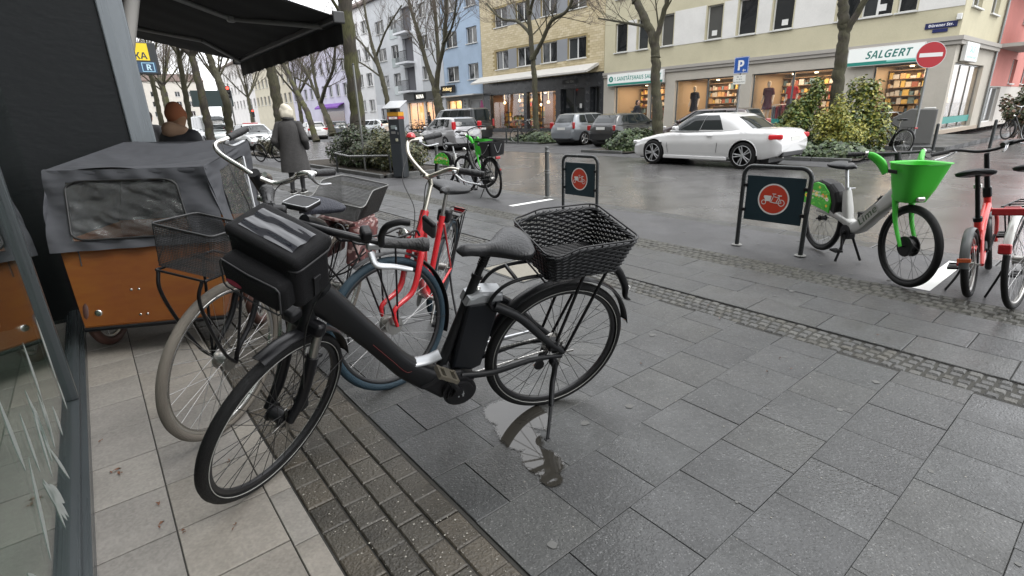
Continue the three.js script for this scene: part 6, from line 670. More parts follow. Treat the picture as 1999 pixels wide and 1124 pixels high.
tree('straight trunk standing behind the ivy beside the small black car', [[-12.45, 0, -17.3], [-12.5, 1, -17.3], [-12.66, 2.4, -17.3], [-12.8, 3.7, -17.3], [-13.2, 4.5, -17.3], [-13.8, 5.4, -17.3]], 0.21, [{ pts: [[-13.75, 5.3, -17.3], [-14.2, 6.3, -17.3], [-14.8, 7.6, -17.3]], r: 0.12, n: 8 }, { pts: [[-12.72, 3.3, -17.3], [-12.75, 3.8, -17.3], [-12.6, 4.4, -17.3], [-12.4, 5, -17.3], [-11.6, 7.4, -17.2]], r: 0.135, n: 10 }, { pts: [[-13.2, 4.4, -17.3], [-14.8, 4.8, -17.8], [-16.4, 5.2, -18.2]], r: 0.06, n: 9 }], 35, { rEnd: 0.62 });
tree('tall trunk rising from the yellow-green shrubs by the corner shop', [[-6.6, 0, -18.2], [-6.64, 1, -18.2], [-6.72, 2.2, -18.2], [-6.76, 3.3, -18.2], [-6.85, 3.9, -18.2], [-6.98, 4.6, -18.2], [-7.2, 6, -18.1]], 0.195, [{ pts: [[-7.15, 5.8, -18.1], [-7.3, 7, -18], [-7.4, 8.4, -18]], r: 0.11, n: 8 }, { pts: [[-6.72, 2.9, -18.2], [-6.72, 3.35, -18.2], [-6.55, 3.8, -18.2], [-6.3, 4.3, -18.2], [-5.2, 6.5, -18]], r: 0.13, n: 8 }], 36, { rEnd: 0.6 });
const LT = [['trunk right beside the woman in grey coat, beyond her', [[-31.9, 0, -9], [-31.75, 2, -9], [-31.9, 4.2, -9], [-32.2, 6, -9]], 0.33, 41], ['thin leaning trunk just right of the grey-coated woman', [[-41, 0, -14], [-42.1, 2.1, -14], [-43.8, 3.7, -14], [-46, 5.8, -14]], 0.24, 42], ['forked tree in front of the lavender house', [[-53.4, 0, -20], [-54, 1.3, -20], [-55.6, 3.2, -20]], 0.36, 43], ['crooked knobbly trunk left of the white car', [[-42.6, 0, -8.5], [-42.5, 1.4, -8.5], [-41.95, 3.2, -8.5], [-43.6, 5, -8.5], [-44.7, 6.4, -8.5]], 0.3, 44], ['dark trunk just right of the orange-capped person', [[-41.3, 0, -7], [-41.4, 1, -7], [-41.4, 3.2, -7], [-42, 5.8, -7]], 0.3, 45], ['slim trunk seen above the orange-capped person', [[-55.6, 0, -8], [-55.2, 2, -8], [-53.6, 6.9, -8]], 0.28, 46], ['leftmost bare tree beside the projecting sign', [[-62, 0, -6.5], [-61.5, 3, -6.5], [-61, 6.5, -6.5]], 0.26, 47], ['far bare tree between the trunks in the distance', [[-75, 0, -9], [-75, 3, -9], [-75.4, 6, -9]], 0.28, 48], ['distant bare tree near the red traffic light', [[-66, 0, -13], [-66, 3, -13], [-66.5, 6, -13]], 0.25, 49], ['distant bare tree at the end of the street', [[-95, 0, -11], [-95, 3, -11], [-95, 6.5, -11]], 0.3, 50], ['farthest pale tree behind the traffic light', [[-110, 0, -16], [-110, 3, -16], [-110, 7, -16]], 0.3, 51], ['distant tree before the beige house', [[-84, 0, -20], [-84, 3, -20], [-84.3, 5, -20]], 0.3, 52], ['distant tree left in the avenue row', [[-86, 0, -6.5], [-86, 3, -6.5], [-86, 6.5, -6.5]], 0.3, 53], ['tree with low crown before the white house', [[-63, 0, -20.2], [-63, 2.5, -20.2], [-63.2, 4.2, -20.2]], 0.25, 54]];
LT.forEach(([l, t, r, s]) => { const top = t[t.length - 1]; const limbs = s === 43 ? [{ pts: [top, [-57, 4.6, -20], [-58.4, 6.4, -20], [-61, 8, -20]], r: 0.2, n: 9 }, { pts: [top, [-54, 4.4, -20], [-51, 6.2, -20], [-49.8, 8, -20]], r: 0.2, n: 9 }, { pts: [[-57, 4.6, -20], [-60, 5.6, -20], [-62, 6, -20]], r: 0.1, n: 7 }, { pts: [[-56, 3.8, -20], [-56.5, 7, -20], [-56, 10, -20]], r: 0.15, n: 8 }] : autoLimbs(top, 6.5, 6, r * 0.6, s, 3.6); tree(l, t, r, limbs, s, { levels: 3, dens: 1.1, twigLen: 1.7, rEnd: 0.7, mat: s % 3 ? bark : barkMoss }); });
// leaves: many small folded faces in lumpy volumes
function leafMesh(name, parent, blobs, n, size, cols, seed, { flat = 0.4, shell = 0.55, kind } = {}) {
  const q = rng(seed), pos = [], col = [], nor = []; const tot = blobs.reduce((s, b) => s + b[3] * b[4] * b[5], 0), up = V(0, 1, 0);
  for (const [bx, by, bz, rx, ry, rz] of blobs) { const m = Math.round(n * rx * ry * rz / tot), ph = q() * 6; for (let k = 0; k < m; k++) {
    const th = q() * 6.283, cz = q() * 2 - 1, s = Math.sqrt(1 - cz * cz), lump = 1 + 0.22 * Math.sin(th * 3 + ph) * Math.sin(cz * 5 + ph) + 0.12 * Math.sin(th * 7 + cz * 9), rr = (shell + (1 - shell) * Math.cbrt(q())) * lump, d = V(s * Math.cos(th), cz, s * Math.sin(th)), p = V(bx + d.x * rx * rr, Math.max(0.04, by + d.y * ry * rr), bz + d.z * rz * rr);
    const nn = d.clone().multiplyScalar(0.7).add(V(q() - 0.5, q() * 0.9, q() - 0.5)).normalize(), tx = V().crossVectors(nn, V(q() - 0.5, q() - 0.5, q() - 0.5)).normalize(), ty = V().crossVectors(nn, tx), L = size * (0.6 + 0.8 * q()), w = L * flat, a = p.clone(), b = p.clone().addScaledVector(tx, L * 0.5).addScaledVector(ty, w).addScaledVector(nn, L * 0.08), c = p.clone().addScaledVector(tx, L), e = p.clone().addScaledVector(tx, L * 0.5).addScaledVector(ty, -w).addScaledVector(nn, L * 0.08);
    const cc = cols[Math.min(cols.length - 1, Math.floor(q() * cols.length))], f = 0.7 + 0.6 * q(); for (const t of [a, b, c, a, c, e]) { pos.push(t.x, t.y, t.z); col.push(cc[0] * f, cc[1] * f, cc[2] * f); } } }
  const g = new THREE.BufferGeometry(); g.setAttribute('position', new THREE.Float32BufferAttribute(pos, 3)); g.setAttribute('color', new THREE.Float32BufferAttribute(col, 3)); g.computeVertexNormals(); const o = mk(name, g, leafMat, parent, kind); return o;
}
const leafMat = phy(1, 1, 1, 0.5, 0, { vertexColors: true, side: THREE.DoubleSide, transmission: 0.12, thickness: 0 });
function shrub(label, x, z, blobs, n, size, cols, seed) { const o = thing('shrub', label, 'shrub', [x, 0, z], 0), q = rng(seed), st = []; size *= 0.85; n *= 1.3; const main = blobs; blobs = [...blobs]; for (let k = 0; k < 16; k++) { const b = main[Math.floor(q() * main.length)], a = q() * 6.28, e = q() * 1.5 - 0.2, s = 0.09 + 0.12 * q(); blobs.push([b[0] + Math.cos(a) * Math.cos(e) * b[3] * 1.05, b[1] + Math.sin(e) * b[4] * 1.1, b[2] + Math.sin(a) * Math.cos(e) * b[5] * 1.05, s, s * 1.6, s]); } for (let k = 0; k < 14; k++) { const b = blobs[Math.floor(q() * blobs.length)]; st.push(tube([[(q() - 0.5) * 0.3, 0, (q() - 0.5) * 0.3], [b[0] * 0.6, b[1] * 0.6, b[2] * 0.6], [b[0] + (q() - 0.5) * b[3], b[1] + b[4] * 0.5, b[2] + (q() - 0.5) * b[5]]], [0.018, 0.006], { n: 5 })); } leafMesh('foliage', o, blobs, n, size, cols, seed + 1); mk('stems', st, twigMat, o); return o; }
const dkg = [[0.02, 0.035, 0.012], [0.03, 0.05, 0.016], [0.045, 0.06, 0.018], [0.05, 0.045, 0.03]], ylg = [[0.08, 0.13, 0.025], [0.13, 0.17, 0.03], [0.24, 0.24, 0.04], [0.06, 0.1, 0.025]], yel = [[0.3, 0.28, 0.04], [0.22, 0.23, 0.04], [0.12, 0.16, 0.03], [0.36, 0.34, 0.07]], ivy = [[0.035, 0.065, 0.02], [0.05, 0.085, 0.025], [0.075, 0.1, 0.035], [0.03, 0.05, 0.02]];
shrub('dark evergreen shrub in the planted bed, left of the thin pole', -16.4, -6.9, [[0, 0.5, 0, 1.0, 0.5, 0.7], [0.8, 0.45, 0.1, 0.7, 0.45, 0.6], [-0.8, 0.4, 0, 0.6, 0.4, 0.6], [0.2, 0.85, 0, 0.6, 0.4, 0.5]], 9000, 0.085, dkg, 61);
shrub('lighter olive shrub in the planted bed beside the ticket machine', -14.1, -7.0, [[0, 0.55, 0, 0.95, 0.5, 0.7], [-0.7, 0.5, 0, 0.6, 0.45, 0.6], [0.6, 0.55, -0.1, 0.6, 0.45, 0.6]], 8000, 0.08, [[0.05, 0.065, 0.02], [0.09, 0.09, 0.03], [0.035, 0.05, 0.018], [0.12, 0.11, 0.04]], 62);
shrub('tall yellow-tipped shrub left of the corner tree trunk', -7.75, -18.0, [[0.1, 0.7, 0, 0.55, 0.65, 0.5], [-0.3, 0.5, 0.1, 0.42, 0.45, 0.4], [0.3, 1.25, 0, 0.36, 0.45, 0.34], [0.45, 1.6, 0, 0.24, 0.35, 0.24], [0.0, 1.1, 0.1, 0.3, 0.4, 0.3]], 6500, 0.1, [...ylg, ...ylg, [0.2, 0.2, 0.04]], 63);
shrub('tall looser green shrub behind and right of the corner tree trunk', -6.0, -18.7, [[-0.05, 0.8, 0, 0.48, 0.6, 0.45], [0.32, 0.6, 0, 0.5, 0.5, 0.45], [-0.3, 1.45, 0, 0.3, 0.4, 0.3], [0.3, 1.15, 0, 0.34, 0.38, 0.3], [-0.35, 1.9, 0, 0.24, 0.3, 0.24], [0.05, 1.6, 0.1, 0.22, 0.3, 0.22]], 4200, 0.105, [...ylg, ...yel, [0.25, 0.28, 0.2]], 64);
shrub('bright yellow variegated shrub in front of the corner tree trunk', -6.35, -17.3, [[0, 0.55, 0, 0.42, 0.5, 0.4], [0.1, 1.0, 0, 0.3, 0.4, 0.3], [0.45, 0.5, 0, 0.35, 0.4, 0.35]], 6000, 0.08, yel, 65);
shrub('low brownish shrub by the white car beyond the woman', -26.8, -7.0, [[0, 0.25, 0, 1.6, 0.28, 0.4]], 3000, 0.09, [[0.06, 0.055, 0.025], [0.09, 0.07, 0.03], [0.04, 0.05, 0.02]], 66);
shrub('reddish-green potted plant beside bicycles in the side street', -3.7, -27.4, [[0, 1.0, 0, 0.55, 0.5, 0.5], [0.2, 1.5, 0, 0.35, 0.3, 0.35]], 2500, 0.12, [[0.07, 0.08, 0.03], [0.12, 0.06, 0.03], [0.05, 0.06, 0.03]], 67);
{ const add = (label, blobs, n, seed) => { const o = leafMesh('ivy', scene, blobs, n, 0.1, ivy, seed, { flat: 0.5, shell: 0.75, kind: 'stuff' }); o.name = numbered('ivy'); tag(o, label, 'ground cover'); }; add('ivy covering the bed below the yellow-green shrubs', [[-8.2, 0.12, -16.4, 0.8, 0.32, 0.75], [-7.0, 0.12, -16.3, 0.9, 0.34, 0.75], [-5.9, 0.12, -16.6, 0.8, 0.3, 0.8], [-9.2, 0.12, -17.0, 0.9, 0.3, 1.1], [-6.5, 0.12, -17.6, 1.2, 0.3, 0.8]], 12000, 71); add('rounded ivy mound between small black car and white coupe', [[-13.0, 0.2, -16.4, 0.75, 0.55, 1.0], [-13.4, 0.2, -17.6, 0.9, 0.5, 1.1]], 8000, 72); add('ivy strip left of the grey parked hatchback', [[-21.2, 0.15, -19.1, 1.0, 0.4, 0.8], [-22.5, 0.12, -19.2, 0.9, 0.3, 0.7]], 4000, 73); }
// ---------------------------------------------------------------- buildings across the street
const FZ = -28, winWhite = std(0.62, 0.62, 0.6, 0.5), sillM = std(0.55, 0.55, 0.53, 0.6), stoneDark = std(0.03, 0.032, 0.035, 0.4, 0, { roughnessMap: wornRough });
const winGlass = [phy(0.012, 0.014, 0.016, 0.04, 0, { ior: 1.6 }), phy(0.03, 0.034, 0.036, 0.05, 0, { ior: 1.6 }), phy(0.075, 0.075, 0.07, 0.08, 0, { ior: 1.6 })];
const rb = rng(1234);
// wall with openings, reveals 0.35 deep; front face at z
function wall(B, name, x0, x1, y0, y1, z, holes, mat, d = 0.35) {
  const s = new THREE.Shape([[x0, y0], [x1, y0], [x1, y1], [x0, y1]].map((p) => new THREE.Vector2(...p))); for (const [a, b, c, e] of holes) s.holes.push(new THREE.Path([[a, c], [a, e], [b, e], [b, c]].map((p) => new THREE.Vector2(...p))));
  const g = new THREE.ExtrudeGeometry(s, { depth: d, bevelEnabled: false }); g.translate(0, 0, z - d); return mk(name, metric(g), mat, B);
}
function win(B, x0, x1, y0, y1, z, { n = 2, low = 0, glass, frame = winWhite, sill = true, rec = 0.14, door = false } = {}) {
  const w = grp(door ? 'glazed_door' : 'window', B), f = 0.055, zz = z - rec, g = []; g.push(span(x0, x1, y0, y0 + f, zz - 0.05, zz), span(x0, x1, y1 - f, y1, zz - 0.05, zz), span(x0, x0 + f, y0 + f, y1 - f, zz - 0.05, zz), span(x1 - f, x1, y0 + f, y1 - f, zz - 0.05, zz));
  for (let k = 1; k < n; k++) { const x = x0 + (x1 - x0) * k / n; g.push(span(x - 0.045, x + 0.045, y0 + f, y1 - f, zz - 0.045, zz + 0.004)); } if (low) g.push(span(x0 + f, x1 - f, y0 + low - 0.03, y0 + low + 0.03, zz - 0.044, zz + 0.002));
  mk('frame', g, frame, w); for (let k = 0; k < n; k++) { const a = x0 + (x1 - x0) * k / n + 0.045, b = x0 + (x1 - x0) * (k + 1) / n - 0.045; mk('pane', [span(a, b, y0 + f * 0.9, y1 - f * 0.9, zz - 0.035, zz - 0.025)], glass || winGlass[Math.floor(rb() ** 2 * 3)], w); }
  if (sill) mk('sill', [span(x0 - 0.06, x1 + 0.06, y0 - 0.06, y0 - 0.002, z - 0.12, z + 0.1)], sillM, w); return w;
}
const text = (w, h, bg, draw) => canvasTex(w, h, (c) => { c.fillStyle = bg; c.fillRect(0, 0, w, h); draw(c); });
function facePlane(parent, name, x0, x1, y0, y1, z, mat) { const g = new THREE.PlaneGeometry(x1 - x0, y1 - y0); g.translate((x0 + x1) / 2, (y0 + y1) / 2, z); return mk(name, g, mat, parent); }
const warm = new THREE.Color(1, 0.76, 0.5);
// lit shop room behind an opening
function room(B, x0, x1, top, back, wallM, z = FZ, light = 14, corner = false) {
  const r = grp('shop_room', B), zb = z - back, zf = z - 0.36; mk('room_back', [metric(span(x0, x1, 0.1, top, zb - 0.08, zb))], wallM, r); mk('room_side', [span(x0 - 0.08, x0, 0.1, top, zb, zf)], wallM, r); if (!corner) mk('room_side', [span(x1, x1 + 0.08, 0.1, top, zb, zf)], wallM, r); mk('room_floor', [span(x0, x1, 0.06, 0.12, zb, zf)], std(0.25, 0.18, 0.12, 0.5), r); mk('room_ceiling', [span(x0 - 0.1, x1 + 0.1, top, top + 0.06, zb, zf)], std(0.6, 0.56, 0.5, 0.9), r);
  const n = Math.max(2, Math.round((x1 - x0) / 1.3)); for (let k = 0; k < n; k++) for (const zz of [zf - 0.7, zb + 0.8]) mk('ceiling_lamp', [at(new THREE.CylinderGeometry(0.09, 0.09, 0.05, 14), x0 + (k + 0.5) * (x1 - x0) / n, top - 0.03, zz)], new THREE.MeshStandardMaterial({ color: 0xffffff, emissive: new THREE.Color(1, 0.8, 0.5), emissiveIntensity: 3 }), r);
  const l = new THREE.RectAreaLight(warm, light, (x1 - x0) * 0.8, back * 0.6); l.position.set((x0 + x1) / 2, top - 0.08, (zb + zf) / 2); l.lookAt((x0 + x1) / 2, 0, (zb + zf) / 2); l.name = 'shop_light'; scene.add(l); return r;
}
// shelf unit with goods
function shelf(label, x, z, w, h, seed, cols) {
  if (z < -31) { h = 2.75; w *= 1.15; } const o = thing('shop_shelf', label, 'shelf', [x, 0.12, z]), q = rng(seed), n = Math.round(h / 0.42), wd = std(0.22, 0.14, 0.08, 0.6); mk('shelf_back', [span(-w / 2, w / 2, 0, h, -0.2, -0.17)], wd, o); for (let k = 0; k <= n; k++) mk('shelf_board', [span(-w / 2, w / 2, k * h / n, k * h / n + 0.03, -0.17, 0.2)], wd, o);
  const bins = cols.map(() => []); for (let k = 0; k < n; k++) for (let xx = -w / 2 + 0.03; xx < w / 2 - 0.12;) { const ww = 0.07 + q() * 0.2, hh = 0.1 + q() * 0.24; bins[Math.floor(q() * cols.length)].push(rbox(ww, hh, 0.2, 0.01, xx + ww / 2, k * h / n + 0.03 + hh / 2, 0.02)); xx += ww + 0.01 + q() * 0.05; } bins.forEach((b, i) => b.length && mk('goods', b, std(...cols[i], 0.6), o, 'stuff')); return o;
}
{ // ---- cream corner building with the medical supply shop
  const B = thing('corner_building', 'cream plastered corner building with lit medical supply shop windows and green-white signs', 'building'), X0 = -24.65, X1 = -6.2, cream = plaster(0.46, 0.425, 0.3, 2), whiteP = plaster(0.6, 0.59, 0.56, 3), marble = plaster(0.42, 0.39, 0.335, 4);
  const row = [[-23.78, -22.82], [-22.04, -21.22], [-20.34, -19.47], [-17.38, -16.46], [-15.58, -14.59], [-13.78, -12.78], [-10.85, -9.95], [-9.85, -8.68], [-8.5, -7.81]], rows = [[5.0, 6.68], [8.05, 9.7], [11.1, 12.75]], holes = [];
  for (const [a, b] of rows) for (const [x, y] of row) holes.push([x, y, a, b]); wall(B, 'upper_wall', X0, X1 - 0.352, 3.86, 14.2, FZ, holes, cream);
  const shops = [[-23.71, -21.05, 0.5, 2.98], [-20.95, -19.8, 0.1, 2.95], [-19.13, -15.06, 0.55, 3.05], [-14.48, -10.41, 0.55, 3.05], [-8.97, -6.95, 0.1, 2.98]]; wall(B, 'shopfront_wall', X0, X1 - 0.352, 0.08, 3.55, FZ, shops, marble);
  for (const [a, b] of rows) for (const [x, y] of row) win(B, x, y, a, b, FZ, { n: y - x > 1.1 ? 2 : 1, rec: 0.16 });
  for (const [a, b] of rows) for (const [x, y] of [[-22.75, -22.11], [-19.4, -17.45], [-16.39, -15.65], [-14.52, -13.85], [-12.71, -10.92], [-7.74, -6.22]]) mk('white_panel', [metric(span(x, y, a - 0.06, b + 0.05, FZ, FZ + 0.02))], whiteP, B);
  for (const [x, y] of [[-16.95, 5.12], [-13.2, 5.12], [-9.1, 5.12], [-15.0, 8.2], [-20.0, 8.2]]) mk('window_notice', [box(0.3, 0.26, 0.006, x, y + 0.2, FZ - 0.155)], winWhite, B);
  mk('cornice', [span(X0, X1 + 0.16, 3.552, 3.7, FZ - 0.29, FZ + 0.1), span(X0, X1 + 0.2, 3.7, 3.858, FZ - 0.29, FZ + 0.16)], std(0.33, 0.31, 0.28, 0.7), B);
  mk('core', [metric(span(X0, X1 - 0.36, 3.86, 14.2, -34.9, FZ - 0.36)), span(X0, X1 - 0.36, 0, 3.4, -34.9, -33.4)], cream, B); mk('roof', [span(X0 - 0.2, X1 + 0.3, 14.2, 14.5, -35.1, FZ + 0.35)], std(0.08, 0.07, 0.065, 0.8), B);
  // side towards the side street
  { const g = new THREE.Group(); const hs = []; for (const [a, b] of rows) hs.push([0.9, 2.5, a, b], [4.2, 5.6, a, b]); const s = wall(B, 'side_wall', 0, 6.9, 3.86, 14.2, 0, hs, cream); s.rotation.y = Math.PI / 2; s.position.set(X1, 0, FZ); const s2 = wall(B, 'side_shopfront', 0, 6.9, 0.08, 3.55, 0, [[0.35, 5.3, 0.25, 2.9]], marble); s2.rotation.y = Math.PI / 2; s2.position.set(X1, 0, FZ); for (const [a, b] of rows) for (const [x, y] of [[0.9, 2.5], [4.2, 5.6]]) { const w = win(B, x, y, a, b, 0, {}); w.rotation.y = Math.PI / 2; w.position.set(X1, 0, FZ); } const w = win(B, 0.35, 5.3, 0.25, 2.9, 0, { n: 3, glass: glassMat, frame: galv, sill: false }); w.rotation.y = Math.PI / 2; w.position.set(X1, 0, FZ);
    mk('side_cornice', [span(X1, X1 + 0.16, 3.55, 3.7, FZ - 6.9, FZ - 0.3), span(X1, X1 + 0.2, 3.7, 3.86, FZ - 6.9, FZ - 0.3)], std(0.33, 0.31, 0.28, 0.7), B); const st = box(0.006, 0.28, 4.8, X1 - 0.11, 0.62, FZ - 2.85); mk('teal_band', [st], std(0.02, 0.22, 0.19, 0.5), B); mk('plinth', [span(X1 - 0.02, X1 + 0.03, 0.08, 0.24, FZ - 6.9, FZ)], std(0.34, 0.28, 0.22, 0.7), B); mk('drain_pipe', [rod([X1 + 0.08, 0.1, FZ - 6.8], [X1 + 0.08, 14.2, FZ - 6.8], 0.055)], galv, B); }
  // glazing, signs
  for (const [x0, x1, y0, y1] of shops) win(B, x0, x1, y0, y1, FZ, { n: x1 - x0 > 3 ? 2 : 1, glass: glassMat, frame: metalGrey, sill: false, rec: 0.2, door: x1 - x0 < 1.3 });
  for (const [a, b] of [[-23.71, -21.05], [-19.13, -15.06], [-14.48, -10.41]]) mk('teal_band', [span(a + 0.06, b - 0.06, 0.56, 0.82, FZ - 0.3, FZ - 0.27)], std(0.02, 0.22, 0.19, 0.5), B);
  const tealT = '#1f7f72'; const t1 = text(1024, 170, '#e9ece8', (c) => { c.fillStyle = tealT; c.fillRect(0, 138, 1024, 32); c.beginPath(); c.arc(70, 70, 44, 0, 7); c.fill(); c.fillStyle = '#e9ece8'; c.font = 'bold 60px sans-serif'; c.fillText('V', 50, 92); c.fillStyle = tealT; c.font = 'bold 84px sans-serif'; c.fillText('1 SANITÄTSHAUS SALGERT', 130, 100, 870); });
  const s1 = mk('shop_sign', [rbox(4.34, 0.72, 0.16, 0.02, -21.97, 3.36, FZ + 0.18)], winWhite, B); facePlane(s1, 'lettering', -24.1, -19.84, 3.03, 3.69, FZ + 0.263, std(1, 1, 1, 0.5, 0, { map: t1 }));
  const t2 = text(1024, 270, '#e9ece8', (c) => { c.fillStyle = tealT; c.fillRect(0, 214, 1024, 56); c.fillStyle = '#8fc9bd'; c.fillRect(560, 214, 464, 26); c.fillStyle = '#1c6b62'; c.font = 'italic bold 170px sans-serif'; c.fillText('SALGERT', 245, 170, 620); });
  const s2 = mk('shop_sign', [rbox(2.83, 0.74, 0.16, 0.02, -8.58, 3.36, FZ + 0.2)], winWhite, B); facePlane(s2, 'lettering', -9.96, -7.2, 3.02, 3.7, FZ + 0.283, std(1, 1, 1, 0.5, 0, { map: t2 }));
  const s3 = mk('shop_sign', [rbox(0.16, 0.72, 2.0, 0.02, X1 + 0.14, 3.3, FZ - 1.6)], winWhite, B); { const t3 = text(512, 180, '#dfe8e4', (c) => { c.fillStyle = '#4fa394'; c.font = 'italic bold 90px sans-serif'; c.fillText('SALG', 120, 95); c.fillStyle = tealT; c.font = 'bold 34px sans-serif'; c.fillText('1 SANITÄTSHAUS SALGERT', 30, 155, 460); }); const g = new THREE.PlaneGeometry(1.94, 0.66); g.rotateY(Math.PI / 2); g.translate(X1 + 0.223, 3.3, FZ - 1.6); mk('lettering', g, std(1, 1, 1, 0.5, 0, { map: t3 }), s3); }
  const sg = mk('street_name_sign', [rbox(1.05, 0.22, 0.03, 0.005, -6.85, 4.32, FZ + 0.03)], std(0.008, 0.014, 0.09, 0.4), B); facePlane(sg, 'lettering', -7.36, -6.34, 4.22, 4.42, FZ + 0.0465, std(1, 1, 1, 0.4, 0, { map: text(512, 100, '#141d4a', (c) => { c.fillStyle = '#e8e8ea'; c.font = 'bold 70px sans-serif'; c.textAlign = 'center'; c.fillText('Dürener Str.', 256, 74, 470); }) })); mk('house_number_sign', [rbox(0.5, 0.13, 0.03, 0.005, -6.85, 4.12, FZ + 0.03)], std(0.008, 0.014, 0.09, 0.4), B); mk('alarm_box', [rbox(0.16, 0.22, 0.12, 0.02, -6.3, 4.55, FZ + 0.07)], winWhite, B);
  // rooms
  const tan = std(0.28, 0.215, 0.145, 0.8), X = [[-24.4, -19.5, 3.4], [-19.3, -14.8, 3.6], [-14.6, -9.9, 3.6], [-9.5, -6.57, 4.4]]; for (const [a, b, d] of X) room(B, a, b, 3.12, d + 0.9, tan, FZ, 2.6, b > -7);
  const cs = [[0.5, 0.32, 0.16], [0.55, 0.5, 0.42], [0.3, 0.1, 0.07], [0.12, 0.2, 0.24], [0.6, 0.42, 0.12], [0.5, 0.5, 0.5]]; let sd = 50;
  for (const [x, z, w, h, l] of [[-23.3, -31.6, 1.7, 1.9, 'goods shelf at back left of the leftmost lit shop window'], [-21.3, -31.7, 1.6, 2.1, 'goods shelf beside the glazed door of the leftmost shop window'], [-18.3, -31.9, 1.5, 1.8, 'goods shelf behind the dark-dressed mannequin'], [-16.4, -31.9, 1.8, 2.0, 'goods shelf at right of the second lit shop window'], [-13.6, -31.9, 1.7, 1.9, 'goods shelf behind the maroon-dressed mannequin'], [-11.4, -31.9, 1.8, 2.0, 'goods shelf behind the mauve-dressed mannequin'], [-8.6, -31.9, 1.5, 2.1, 'goods shelf inside the corner shop window, left part'], [-7.4, -31.3, 0.9, 1.6, 'goods shelf inside the corner shop window, right part'], [-22.6, -29.4, 1.2, 1.0, 'low display table with goods right behind the leftmost shop window']]) shelf(l, x, z, w, h, sd++, cs);
  for (const [x, z, w, h, l] of [[-23.4, -30.2, 1.2, 1.5, 'mid-room shelf in the leftmost shop window, left of centre'], [-21.6, -30.4, 1.0, 1.3, 'mid-room shelf in the leftmost shop window, right of centre'], [-17.3, -30.4, 1.6, 1.4, 'mid-room shelf between the two mannequins of the second window'], [-12.9, -30.6, 1.8, 1.6, 'mid-room shelf behind the red-topped mannequin'], [-10.8, -30.2, 0.9, 1.7, 'mid-room shelf at right end of the third shop window'], [-8.3, -30.1, 1.3, 1.2, 'mid-room shelf just inside the corner shop window'], [-7.2, -29.6, 0.7, 1.4, 'narrow shelf by the corner pillar inside the corner shop']]) shelf(l, x, z, w, h, sd++, cs);
}
